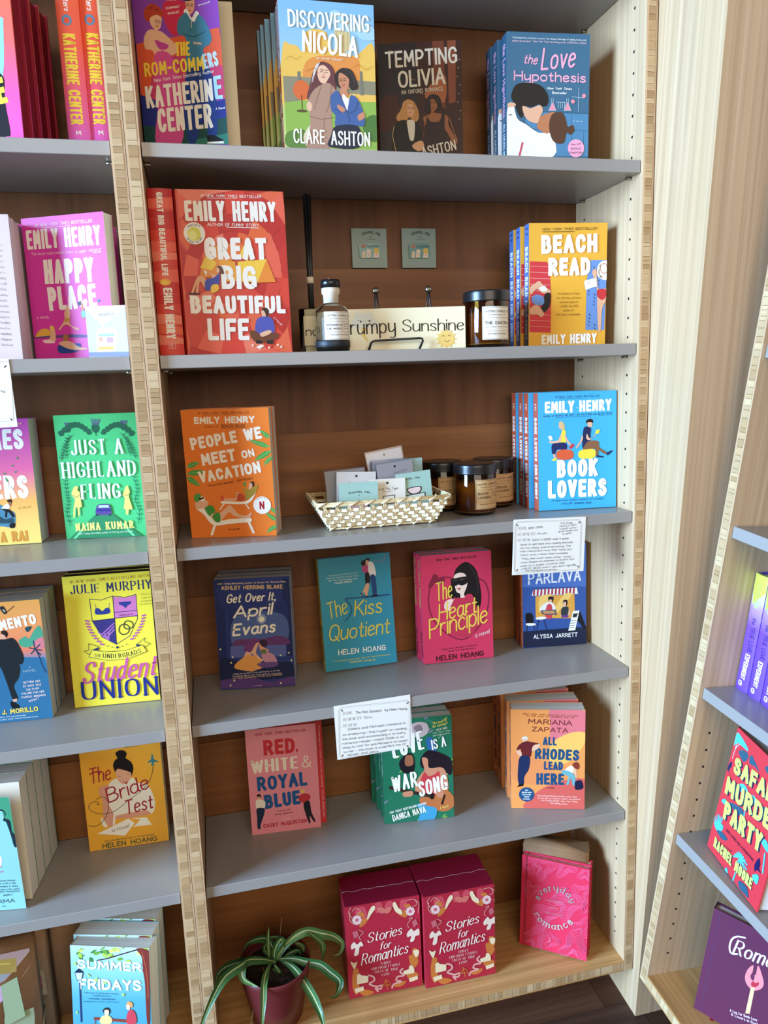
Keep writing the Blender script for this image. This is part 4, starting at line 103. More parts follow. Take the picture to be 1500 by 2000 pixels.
"every":[["L","ea5888",9,3,[697,1733,594,1610,512,1540,407,1362,295,1459,327,1612,191,1689,256,1795,413,1796,514,1794,639,1797]],["L","ea5888",9,3,[657,1724,570,1619,501,1561,412,1412,318,1494,344,1622,231,1687,286,1796,417,1797,504,1796,607,1796]],["L","ea5888",9,3,[614,1714,544,1631,489,1583,419,1462,341,1528,364,1631,270,1685,315,1789,420,1784,491,1796,575,1795]],["L","ea5888",9,3,[573,1704,519,1641,477,1605,424,1512,366,1563,381,1642,312,1681,344,1762,425,1758,478,1775,543,1766]],["L","ea5888",9,3,[533,1695,495,1651,466,1626,429,1562,389,1597,400,1651,351,1679,373,1733,430,1733,466,1744,512,1739]],["L","ea5888",9,3,[1088,1795,1047,1705,922,1678,845,1583,695,1530,732,1710,729,1793,695,1796,837,1796,926,1795,1019,1795]],["L","ea5888",9,3,[1053,1796,1017,1718,913,1693,848,1617,722,1569,753,1722,753,1792,723,1796,842,1795,916,1795,994,1795]],["L","ea5888",9,3,[1017,1794,990,1731,904,1711,851,1648,750,1611,776,1734,774,1790,750,1796,846,1796,907,1795,971,1796]],["L","ea5888",9,3,[981,1794,960,1744,895,1728,854,1680,776,1650,797,1745,795,1789,776,1795,850,1795,897,1795,945,1795]],["L","ea5888",9,3,[945,1795,932,1755,886,1744,857,1711,805,1692,818,1756,817,1787,804,1795,854,1796,886,1794,920,1796]],["L","ea5888",9,3,[277,1669,264,1597,253,1463,141,1488,103,1562,50,1560,46,1669,80,1711,133,1779,225,1795,302,1773]],["L","ea5888",9,3,[245,1661,236,1608,228,1510,146,1529,118,1583,49,1576,47,1656,101,1691,139,1742,208,1773,264,1737]],["L","ea5888",9,3,[214,1654,207,1621,202,1558,149,1570,132,1604,71,1594,74,1647,121,1673,147,1706,190,1725,226,1702]],["L","ea5888",9,3,[1307,1734,1309,1646,1311,1588,1237,1646,1166,1600,1087,1632,1141,1727,1176,1783,1224,1794,1304,1794,1304,1794]],["L","ea5888",9,3,[1307,1734,1309,1663,1300,1613,1239,1659,1182,1624,1118,1650,1161,1725,1189,1771,1228,1795,1292,1795,1305,1787]],["L","ea5888",9,3,[1294,1731,1308,1680,1287,1640,1240,1675,1197,1647,1151,1666,1182,1724,1204,1757,1232,1794,1280,1794,1303,1772]],["L","ea5888",9,3,[1278,1727,1299,1697,1272,1667,1242,1690,1213,1673,1182,1685,1203,1722,1217,1745,1235,1771,1268,1783,1283,1754]],["L","ea5888",9,3,[1319,1368,1268,1295,1266,1162,1154,1130,1085,1197,1043,1259,996,1344,1030,1465,1154,1448,1226,1476,1314,1504]],["L","ea5888",9,3,[1294,1362,1249,1301,1248,1197,1157,1170,1103,1224,1070,1274,1032,1341,1060,1438,1159,1425,1217,1448,1315,1476]],["L","ea5888",9,3,[1263,1355,1230,1309,1228,1229,1162,1210,1121,1252,1095,1289,1068,1339,1088,1412,1162,1402,1205,1419,1294,1445]],["L","ea5888",9,3,[1235,1348,1213,1318,1210,1263,1167,1250,1139,1278,1121,1302,1104,1337,1117,1386,1167,1379,1196,1390,1253,1407]],["L","ea5888",9,3,[1245,1111,1095,966,1021,868,893,644,779,802,787,949,632,1047,729,1219,896,1238,1016,1259,1159,1246]],["L","ea5888",9,3,[1210,1102,1076,974,1012,886,898,689,797,828,804,960,666,1046,751,1196,899,1215,1006,1232,1135,1221]],["L","ea5888",9,3,[1174,1093,1057,983,1000,905,902,735,816,855,820,969,700,1044,775,1175,904,1192,997,1208,1108,1197]],["L","ea5888",9,3,[1139,1084,1040,989,991,924,907,778,832,881,837,977,735,1042,799,1155,909,1169,987,1182,1082,1173]],["L","ea5888",9,3,[1102,1075,1020,997,980,943,912,823,850,908,854,988,769,1041,821,1132,912,1143,977,1155,1055,1148]],["L","ea5888",9,3,[1067,1066,1001,1004,971,961,915,865,868,935,870,997,803,1039,845,1111,917,1120,968,1129,1031,1125]],["L","ea5888",9,3,[1031,1057,984,1012,960,980,920,910,884,961,887,1007,839,1037,869,1091,922,1097,960,1105,1004,1098]],["L","ea5888",9,3,[1342,701,1344,624,1334,493,1220,479,1181,587,1054,568,1025,683,1161,743,1213,822,1317,888,1338,800]],["L","ea5888",9,3,[1342,701,1333,636,1316,529,1223,519,1193,603,1091,589,1067,681,1176,730,1218,793,1301,845,1339,781]],["L","ea5888",9,3,[1321,696,1308,647,1296,565,1228,558,1205,622,1128,610,1111,680,1193,717,1223,762,1284,802,1325,758]],["L","ea5888",9,3,[1294,689,1285,656,1276,601,1231,596,1215,639,1165,631,1153,678,1209,701,1228,732,1269,761,1297,731]],["L","ea5888",9,3,[782,774,613,639,558,538,434,332,333,485,321,607,201,704,284,861,435,909,544,885,684,892]],["L","ea5888",9,3,[748,765,595,645,546,555,440,373,350,510,338,616,234,703,306,842,438,883,536,863,661,871]],["L","ea5888",9,3,[712,756,580,650,537,573,443,414,365,534,355,627,265,702,327,823,443,859,528,843,636,847]],["L","ea5888",9,3,[678,747,565,657,528,590,448,455,381,556,372,636,296,701,349,804,446,834,520,821,611,825]],["L","ea5888",9,3,[642,737,549,665,519,608,453,497,398,581,389,647,326,700,369,785,451,810,510,799,588,801]],["L","ea5888",9,3,[606,728,532,669,509,627,456,538,412,604,406,656,357,699,392,764,457,785,502,777,563,779]],["L","ea5888",9,3,[571,719,517,676,500,645,461,579,429,629,426,666,388,696,414,745,459,761,494,755,540,755]],["L","ea5888",9,3,[515,260,464,148,458,1,283,-3,232,82,98,65,92,235,187,315,277,408,416,483,546,426]],["L","ea5888",9,3,[487,252,444,156,439,0,288,-1,243,98,97,77,93,222,205,301,282,380,402,446,515,395]],["L","ea5888",9,3,[461,245,425,164,421,9,292,4,253,115,117,91,95,211,221,285,287,355,390,409,485,368]],["L","ea5888",9,3,[435,238,405,172,402,46,297,39,264,131,154,112,135,211,239,272,292,327,376,372,454,337]],["L","ea5888",9,3,[407,230,385,180,381,80,301,76,276,148,189,133,175,210,255,256,298,299,362,335,422,308]],["L","ea5888",9,3,[381,223,365,185,363,116,304,113,287,164,225,154,215,208,271,241,301,273,348,297,392,280]],["L","ea5888",9,3,[1291,296,1361,132,1209,9,1072,93,901,5,763,48,919,244,936,374,1031,545,1189,524,1258,407]],["L","ea5888",9,3,[1268,290,1331,144,1195,35,1073,109,925,5,801,72,938,245,953,359,1037,509,1176,491,1240,389]],["L","ea5888",9,3,[1244,283,1300,157,1182,60,1075,127,945,22,837,93,957,243,971,344,1044,474,1164,460,1220,368]],["L","ea5888",9,3,[1221,277,1268,170,1167,86,1076,142,965,54,874,115,976,242,988,327,1050,440,1153,426,1200,349]],["L","ea5888",9,3,[1198,270,1237,180,1153,113,1078,160,988,87,912,136,995,243,1003,311,1057,405,1142,395,1179,331]],["L","ea5888",9,3,[1173,263,1205,193,1140,140,1080,176,1008,119,949,157,1014,241,1021,296,1063,369,1130,361,1161,313]],["L","ea5888",9,3,[1150,257,1173,206,1124,167,1081,192,1030,151,984,180,1033,240,1038,281,1068,335,1119,329,1141,292]],["L","ea5888",9,3,[809,273,784,185,709,144,649,127,554,68,525,153,594,234,558,323,631,398,696,331,752,322]],["L","ea5888",9,3,[780,265,761,196,699,161,653,148,574,102,553,170,607,234,578,304,637,366,688,311,736,304]],["L","ea5888",9,3,[750,257,735,204,690,179,654,169,597,135,580,186,620,233,601,287,642,332,682,292,717,286]],["L","ea5888",9,3,[720,249,711,213,679,196,655,191,617,168,606,200,635,235,621,268,650,299,674,272,698,267]],["L","ea5888",9,3,[408,1211,291,1120,251,1056,175,961,90,1005,69,1090,74,1165,66,1275,163,1334,230,1248,327,1280]],["L","ea5888",9,3,[367,1201,271,1128,240,1078,178,1000,111,1035,96,1103,98,1164,93,1250,171,1300,221,1230,302,1256]],["L","ea5888",9,3,[324,1190,253,1135,228,1098,184,1040,132,1067,119,1118,122,1163,118,1227,176,1264,215,1213,274,1232]],["L","ea5888",9,3,[280,1180,233,1143,216,1117,187,1081,153,1097,145,1131,147,1160,143,1204,182,1229,209,1194,249,1208]],["L","ea5888",9,3,[924,1162,1004,1050,911,928,791,1016,684,954,556,994,639,1139,697,1226,768,1325,892,1373,954,1272]],["L","ea5888",9,3,[899,1155,963,1066,888,968,792,1039,709,991,607,1023,672,1138,719,1207,774,1287,874,1325,924,1245]],["L","ea5888",9,3,[876,1150,923,1082,868,1009,796,1061,731,1025,655,1048,704,1135,738,1188,781,1247,855,1276,893,1215]],["L","ea5888",9,3,[851,1143,884,1099,845,1050,797,1086,755,1060,704,1076,736,1135,760,1169,789,1209,837,1228,862,1188]],["L","ea5888",9,3,[1328,1089,1332,990,1331,1007,1297,981,1201,921,1190,1017,1214,1088,1226,1159,1282,1231,1324,1218,1327,1134]],["L","ea5888",9,3,[1328,1089,1331,1016,1330,1029,1300,1008,1231,966,1220,1033,1239,1088,1248,1138,1290,1192,1325,1183,1327,1121]],["L","ea5888",9,3,[1328,1089,1330,1044,1326,1049,1303,1037,1259,1008,1253,1052,1264,1086,1269,1119,1295,1152,1326,1149,1328,1110]],["T","a88c8c","everyday",138,0.2,"f",0,[378,969,419,1067,487,1152,576,1213,675,1245,776,1245,868,1213,941,1153,990,1070]],["T","c4a8a4","romance",143,0.2,"f",0,[267,689,330,593,419,521,525,477,642,464,762,482,876,531,977,606,1059,702]],["T","c88890","A RELATIONSHIP",32,0.13,"k",0,[478,1006,848,1033]],["T","c88890","JOURNAL",32,0.13,"k",0,[564,883,767,898]],["T","c88890","FOR COUPLES",32,0.13,"k",0,[507,758,835,776]],["L","b01c44",11,0,[90,1838,82,7]]],
"kath":[["P","8ccbe8",1,[1106,1558,1264,1553,1278,1468,1204,837,1026,843]],["P","1c1418",1,[1025,832,1208,826,1197,515,1229,124,1172,72,942,91]],["T","f4e020","E",329,0.22,"k",0,[1105,480,1242,503]],["T","f4e020","TH",330,0.2,"k",0,[773,444,1065,472]]],
"kspine1":[["E","5a88b0",[130,1700,67,70]],["E","e8502c",[130,1695,38,40]],["T","f0f0f0","The Love Haters",77,0.14,"r",0.2,[91,2466,109,1813]],["T","f2d020","KATHERINE CENTER",165,0.17,"k",0,[58,1527,56,343]],["T","f4f0f0","M",60,0.2,"k",0,[110,205,179,207]]],
"kspine2":[["E","5a88b0",[128,1750,69,72]],["E","e8502c",[128,1745,39,40]],["T","f0f0f0","The Love Haters",79,0.14,"r",0.2,[86,2532,108,1866]],["T","f2d020","KATHERINE CENTER",168,0.17,"k",0,[58,1575,52,370]],["T","f4f0f0","M",60,0.2,"k",0,[108,229,178,232]]],
"happy":[["T","ffe8f4","#1 NEW YORK TIMES BESTSELLER",45,0.1,"r",0.1,[229,1961,1176,1959]],["L","ffe8f4",5,0,[343,1939,819,1940]],["T","f8eef0","EMILY HENRY",278,0.2,"k",0,[59,1650,1284,1639]],["T","ffd8ee","\"The beach-read master hooks us again\" -PEOPLE",40,0.1,"r",0,[107,1563,1274,1545]],["L","ffe8f4",5,0,[1136,1535,1273,1536]],["T","f8eef0","HAPPY",352,0.22,"k",0,[294,1139,1119,1123]],["T","f8eef0","PLACE",344,0.22,"k",0,[321,747,1131,758]],["T","ffe0f0","A NOVEL",31,0.14,"k",0,[88,636,307,639]],["P","e8b03c",1,[46,356,88,450,193,488,289,457,318,370]],["P","5a4a8c",1,[13,367,419,382,715,377,908,359,904,325,414,345,15,349]],["P","e8b494",1,[615,783,646,798,663,695,640,577,671,507,793,459,742,444,632,509,545,522,468,457,446,470,529,557,568,632,566,700]],["P","c89840",1,[566,615,645,620,650,585,560,573]],["P","c07850",1,[850,871,884,836,904,750,896,598,842,635,865,752]],["P","7ab8d0",1,[850,702,910,716,908,615,853,643]],["P","284858",1,[807,840,857,854,861,803,822,797]],["P","e8b494",1,[295,509,347,523,378,453,369,298,250,304,300,388]],["P","e8c040",1,[315,508,366,514,369,462,310,465]],["P","f8d8e0",1,[150,308,252,321,366,272,206,271]],["P","28489c",1,[398,210,462,242,600,236,758,246,793,210,766,143,604,106,426,114,392,159]],["P","e8b494",1,[423,253,527,291,643,269,752,195,906,162,786,142,591,167]],["P","a8703c",1,[506,361,558,384,598,357,587,297,507,292]],["T","28606c","*",90,0.5,"r",0,[1148,771,1235,866]]],
"praise":[["T","8a7880","tale,",35,0.1,"f",0,[1097,1594,1233,1588]],["T","8a7880","Glue",35,0.1,"f",0,[1096,1518,1232,1512]],["T","8a7880","the Re-",35,0.1,"f",0,[1095,1441,1231,1435]],["T","8a7880","ages.\"",36,0.1,"f",0,[1095,1364,1231,1358]],["T","8a7880","-Time",36,0.1,"f",0,[1094,1288,1230,1281]],["T","8a7880","one's",36,0.1,"f",0,[1093,1211,1230,1204]],["T","8a7880","oularly",36,0.1,"f",0,[1093,1134,1229,1126]],["T","8a7880","n still",36,0.1,"f",0,[1092,1056,1228,1049]],["T","8a7880","n this",36,0.1,"f",0,[1091,979,1228,971]],["T","8a7880","Today",36,0.1,"f",0,[1090,901,1227,894]],["T","8a7880","r venti-",36,0.1,"f",0,[1090,824,1227,816]],["T","8a7880","Bustle",36,0.1,"f",0,[1089,746,1226,738]],["T","8a7880","ernova",36,0.1,"f",0,[1088,668,1225,660]],["T","8a7880","scient to",36,0.1,"f",0,[1088,590,1225,581]],["T","8a7880","-Booklist",36,0.1,"f",0,[1087,512,1224,503]],["T","8a7880","on of ro-",36,0.1,"f",0,[1086,434,1224,424]],["T","8a7880","smopolitan",36,0.1,"f",0,[1085,355,1223,346]],["T","8a7880","d Reporter",36,0.1,"f",0,[1085,276,1222,267]],["T","8a7880","BuzzFeed",36,0.1,"f",0,[1084,198,1222,188]]],
"rai":[["T","f4ece8","ES",321,0.2,"k",0,[941,1539,1248,1530]],["T","f4ece8","ENEMI",317,0.2,"k",0,[303,1483,923,1534]],["T","f4ece8","ERS",374,0.2,"k",0,[696,757,1238,743]],["T","f4ece8","LOV",370,0.2,"k",0,[76,740,669,750]],["P","4a8a5c",1,[880,1157,934,1169,927,1140]],["P","4a8a5c",1,[1024,1279,1065,1286,1051,1256]],["P","4a8a5c",1,[1065,1184,1108,1182,1079,1155]],["P","4a8a5c",1,[1116,1404,1150,1402,1133,1366]],["P","4a8a5c",1,[917,1099,962,1041,934,1024]],["P","4a88a8",1,[681,627,789,667,883,576,983,532,999,436,956,287,783,308,647,337]],["P","2a4a5c",1,[661,459,767,470,848,418,955,439,964,362,823,353,652,384]],["P","1c1c20",1,[900,338,981,352,969,276,902,275]],["P","3a2420",1,[899,717,963,741,975,693,946,670]],["P","a86848",1,[922,687,962,684,950,629,915,621]],["P","f0ece8",1,[809,609,894,670,933,630,901,575,824,589]],["P","1e1c22",1,[789,592,927,573,993,465,956,448,897,538,869,445,845,465,854,550]],["T","c88838","A Novel",38,0.1,"r",0.2,[1057,565,1244,587]],["T","e0962c","A RAI",175,0.22,"k",0,[735,45,1150,47]],["T","e0962c","ALISH",174,0.2,"k",0,[93,44,683,43]],["T","f0c0a0","STAR",29,0.14,"k",0,[1190,1915,1260,1921]]],
"highland":[["E","1c6248",[651,1812,66,79]],["L","5a6a8c",13,0,[612,1870,589,1960]],["L","5a6a8c",13,0,[627,1869,614,1959]],["L","5a6a8c",13,0,[642,1869,640,1958]],["L","5a6a8c",13,0,[656,1868,666,1957]],["L","5a6a8c",13,0,[671,1867,691,1956]],["L","5a6a8c",13,0,[686,1867,717,1955]],["L","5a6a8c",13,0,[700,1866,742,1954]],["E","1c6248",[213,1809,46,55]],["L","5a6a8c",13,0,[187,1849,172,1913]],["L","5a6a8c",13,0,[197,1849,188,1913]],["L","5a6a8c",13,0,[207,1849,206,1912]],["L","5a6a8c",13,0,[218,1848,224,1911]],["L","5a6a8c",13,0,[228,1848,243,1911]],["L","5a6a8c",13,0,[238,1847,261,1910]],["L","5a6a8c",13,0,[249,1847,277,1909]],["E","1c6248",[1097,1811,46,55]],["L","5a6a8c",13,0,[1070,1852,1054,1916]],["L","5a6a8c",13,0,[1081,1851,1070,1915]],["L","5a6a8c",13,0,[1090,1851,1089,1915]],["L","5a6a8c",13,0,[1101,1850,1107,1914]],["L","5a6a8c",13,0,[1112,1850,1125,1913]],["L","5a6a8c",13,0,[1121,1850,1144,1913]],["L","5a6a8c",13,0,[1132,1849,1160,1912]],["L","1c6248",11,0,[644,1747,651,1690]],["P","1c6248",1,[582,1730,552,1803,497,1771,524,1710]],["P","1c6248",1,[531,1778,502,1850,447,1818,474,1757]],["P","1c6248",1,[480,1819,451,1891,397,1860,423,1799]],["P","1c6248",1,[428,1845,399,1918,344,1886,371,1825]],["P","1c6248",1,[374,1855,345,1927,290,1896,317,1835]],["P","1c6248",1,[318,1844,289,1916,234,1885,261,1824]],["P","1c6248",1,[260,1816,231,1889,176,1857,203,1796]],["P","1c6248",1,[200,1774,172,1846,117,1815,143,1754]],["P","1c6248",1,[140,1724,111,1796,56,1765,83,1704]],["P","1c6248",1,[728,1724,772,1794,820,1758,781,1700]],["P","1c6248",1,[788,1767,832,1837,880,1801,841,1742]],["P","1c6248",1,[847,1804,891,1874,939,1838,900,1780]],["P","1c6248",1,[905,1826,948,1896,997,1860,958,1802]],["P","1c6248",1,[961,1832,1004,1901,1052,1866,1014,1807]],["P","1c6248",1,[1014,1816,1058,1886,1106,1850,1068,1792]],["P","1c6248",1,[1067,1784,1111,1854,1159,1818,1120,1759]],["P","1c6248",1,[1118,1737,1162,1807,1210,1771,1171,1712]],["P","1c6248",1,[1168,1682,1212,1752,1261,1716,1222,1657]],["L","1c6248",7,1,[237,1688,140,1560,90,1430,57,1299]],["L","1c6248",9,0,[207,1716,236,1681,273,1713]],["L","1c6248",9,0,[175,1674,204,1639,241,1671]],["L","1c6248",9,0,[143,1630,172,1595,208,1627]],["L","1c6248",9,0,[110,1588,140,1553,176,1585]],["L","1c6248",9,0,[93,1545,122,1510,159,1543]],["L","1c6248",9,0,[77,1501,106,1466,143,1498]],["L","1c6248",9,0,[59,1458,89,1423,125,1455]],["L","1c6248",9,0,[49,1415,78,1380,115,1412]],["L","1c6248",9,0,[37,1370,66,1335,103,1367]],["L","1c6248",7,1,[187,1653,162,1503,134,1334]],["L","1c6248",9,0,[157,1680,186,1645,223,1677]],["L","1c6248",9,0,[148,1630,177,1595,214,1627]],["L","1c6248",9,0,[141,1581,170,1546,207,1578]],["L","1c6248",9,0,[132,1531,161,1495,198,1528]],["L","1c6248",9,0,[122,1474,151,1439,188,1472]],["L","1c6248",9,0,[114,1418,143,1383,180,1415]],["L","1c6248",7,1,[1076,1682,1173,1536,1218,1421,1252,1286]],["L","1c6248",9,0,[1045,1710,1075,1675,1111,1707]],["L","1c6248",9,0,[1077,1661,1107,1626,1144,1659]],["L","1c6248",9,0,[1110,1613,1140,1577,1176,1610]],["L","1c6248",9,0,[1142,1564,1172,1529,1209,1561]],["L","1c6248",9,0,[1157,1526,1187,1490,1224,1523]],["L","1c6248",9,0,[1172,1487,1202,1452,1239,1484]],["L","1c6248",9,0,[1187,1448,1217,1413,1254,1446]],["L","1c6248",9,0,[1198,1404,1228,1369,1265,1401]],["L","1c6248",9,0,[1210,1358,1241,1322,1277,1355]],["L","1c6248",7,1,[1125,1614,1147,1462,1174,1346]],["L","1c6248",9,0,[1094,1642,1124,1607,1160,1639]],["L","1c6248",9,0,[1102,1590,1132,1555,1169,1588]],["L","1c6248",9,0,[1108,1541,1139,1506,1175,1538]],["L","1c6248",9,0,[1117,1489,1147,1454,1183,1487]],["L","1c6248",9,0,[1126,1451,1156,1416,1193,1448]],["L","1c6248",9,0,[1134,1413,1164,1377,1200,1410]],["L","1c6248",8,1,[86,974,84,782,95,627,57,454,88,218]],["L","1c6248",9,0,[56,1002,85,966,122,999]],["L","1c6248",9,0,[54,939,84,903,121,936]],["L","1c6248",9,0,[55,873,84,837,121,870]],["L","1c6248",9,0,[53,810,83,774,120,807]],["L","1c6248",9,0,[57,758,86,722,123,755]],["L","1c6248",9,0,[61,707,90,671,127,704]],["L","1c6248",9,0,[64,655,94,619,131,652]],["L","1c6248",9,0,[52,598,82,561,119,594]],["L","1c6248",9,0,[39,540,68,504,106,537]],["L","1c6248",10,0,[27,482,57,446,94,479]],["L","1c6248",10,0,[37,404,67,368,104,401]],["L","1c6248",10,0,[47,326,77,289,114,322]],["L","1c6248",8,1,[1196,981,1225,787,1180,614,1230,436,1190,202]],["L","1c6248",9,0,[1165,1010,1195,974,1232,1007]],["L","1c6248",9,0,[1174,946,1204,910,1241,943]],["L","1c6248",10,0,[1184,880,1215,843,1252,877]],["L","1c6248",10,0,[1193,815,1224,779,1261,812]],["L","1c6248",10,0,[1179,758,1209,722,1246,755]],["L","1c6248",10,0,[1164,700,1194,664,1231,697]],["L","1c6248",10,0,[1149,643,1180,606,1217,640]],["L","1c6248",10,0,[1166,584,1197,547,1234,580]],["L","1c6248",10,0,[1182,524,1212,488,1249,521]],["L","1c6248",10,0,[1199,465,1229,428,1266,462]],["L","1c6248",10,0,[1186,387,1217,351,1254,384]],["L","1c6248",10,0,[1171,310,1202,273,1239,306]],["P","2a8a5c",0,[520,402,791,389,1246,-8,47,8]],["P","6adc98",0,[344,244,382,243,160,8,113,8]],["P","6adc98",0,[899,237,937,235,1124,8,1077,7]],["P","5a4890",0,[542,528,583,565,743,561,766,517,776,419,762,377,527,382,514,432]],["P","b8e0d8",0,[588,549,732,546,746,502,565,507]],["P","1e3a38",0,[524,402,561,400,558,371,521,373]],["P","1e3a38",0,[726,392,767,390,765,365,727,367]],["P","383090",0,[538,489,772,482,768,439,534,446]],["P","e8d070",1,[213,862,253,885,283,859,267,812,298,781,301,694,309,539,270,521,261,395,238,396,233,523,205,521,180,380,153,371,179,545,210,660,166,739,178,797]],["P","e8d070",1,[1041,834,1071,856,1090,812,1102,744,1081,658,1119,461,1062,454,1041,377,1007,378,1006,466,979,477,1010,642,982,701,1011,768]],["L","3a6a48",6,1,[181,739,242,697,292,733]],["L","3a6a48",6,1,[1002,720,1046,688,1093,725]],["T","e8e8fa","JUST A",255,0.14,"f",0,[231,1377,1061,1380]],["T","e8e8fa","HIGHLAND",263,0.14,"f",0,[50,1017,1232,1009]],["T","e8e8fa","FLING",255,0.15,"f",0,[313,659,948,648]],["T","f0e078","NAINA KUMAR",133,0.2,"f",0,[173,131,1113,137]],["T","d8f8e0","USA Today bestselling author of Flirting with Disaster",31,0.13,"r",0,[204,71,1092,73]],["T","c8f0e8","A NOVEL",23,0.15,"k",0,[573,515,742,514]]],
"morillo":[["P","2a6c98",0,[556,1130,767,1148,1041,1080,1321,1052,1353,849,1356,1,423,1]],["P","48a080",1,[967,1363,1080,1430,1128,1386,1232,1533,1317,1583,1337,1366,1130,1249,1008,1261]],["P","d87888",1,[1211,1339,1339,1385,1338,1208,1217,1240]],["L","1e3c60",19,0,[1196,1203,1193,1341]],["L","1e3c60",19,0,[1196,1203,1119,1230]],["L","1e3c60",19,0,[1204,1202,1283,1273]],["L","1e3c60",19,0,[1195,1193,1135,1130]],["L","1e3c60",19,0,[1203,1192,1299,1173]],["L","1e3c60",19,0,[1203,1192,1273,1096]],["L","1e3c60",15,1,[1211,1182,1251,1059,1287,896,1329,792]],["P","283038",1,[755,1945,808,1956,848,1850,810,1825,766,1886]],["L","283038",11,0,[830,1842,963,1945]],["P","d8c8a0",1,[785,1904,818,1891,822,1852]],["P","1c4c58",1,[1086,1566,1150,1589,1192,1576,1122,1495]],["T","f8f4ec","MENTO",176,0.22,"k",0,[719,1559,1277,1626]],["T","f8f4ec","SACRA",175,0.2,"k",0,[136,1503,702,1560]],["P","2a1e20",1,[726,1542,788,1556,822,1504,802,1448,748,1433]],["P","e8a888",1,[702,1486,755,1491,791,1429,757,1364,684,1332]],["P","1c2228",1,[586,1381,780,1411,886,1420,960,1305,1015,1083,975,969,932,973,940,893,897,739,811,609,850,404,769,394,714,679,641,964,542,1014]],["P","e8a888",0,[768,384,831,397,835,346,777,342]],["P","14181c",1,[729,348,797,330,867,242,751,235]],["T","f4d8dc","GETTING HER",36,0.14,"r",0,[959,636,1223,640]],["T","f4d8dc","EX BACK WAS",36,0.14,"r",0,[954,573,1229,579]],["T","f4d8dc","THE PLAN-",36,0.14,"r",0,[991,505,1201,522]],["T","f4d8dc","FALLING FOR HER",36,0.14,"r",0,[921,449,1266,454]],["T","f4d8dc","FAMOUS WINGMAN",36,0.14,"r",0,[910,386,1277,392]],["T","f4d8dc","WASN'T",36,0.14,"r",0,[1012,310,1173,344]],["T","c8d8e0","A",31,0.1,"k",0,[1076,889,1101,890]],["T","c8d8e0","NOVEL",36,0.1,"k",0,[988,829,1187,831]],["T","f4d048","J. MORILLO",84,0.2,"k",0,[585,144,1137,145]],["T","d8e8f0","sweary, and unputdownable\"",24,0.14,"r",0,[505,93,948,86]],["T","d8e8f0","bestselling author Gabriela Romero Lacruz",24,0.14,"r",0,[499,47,1123,45]]],
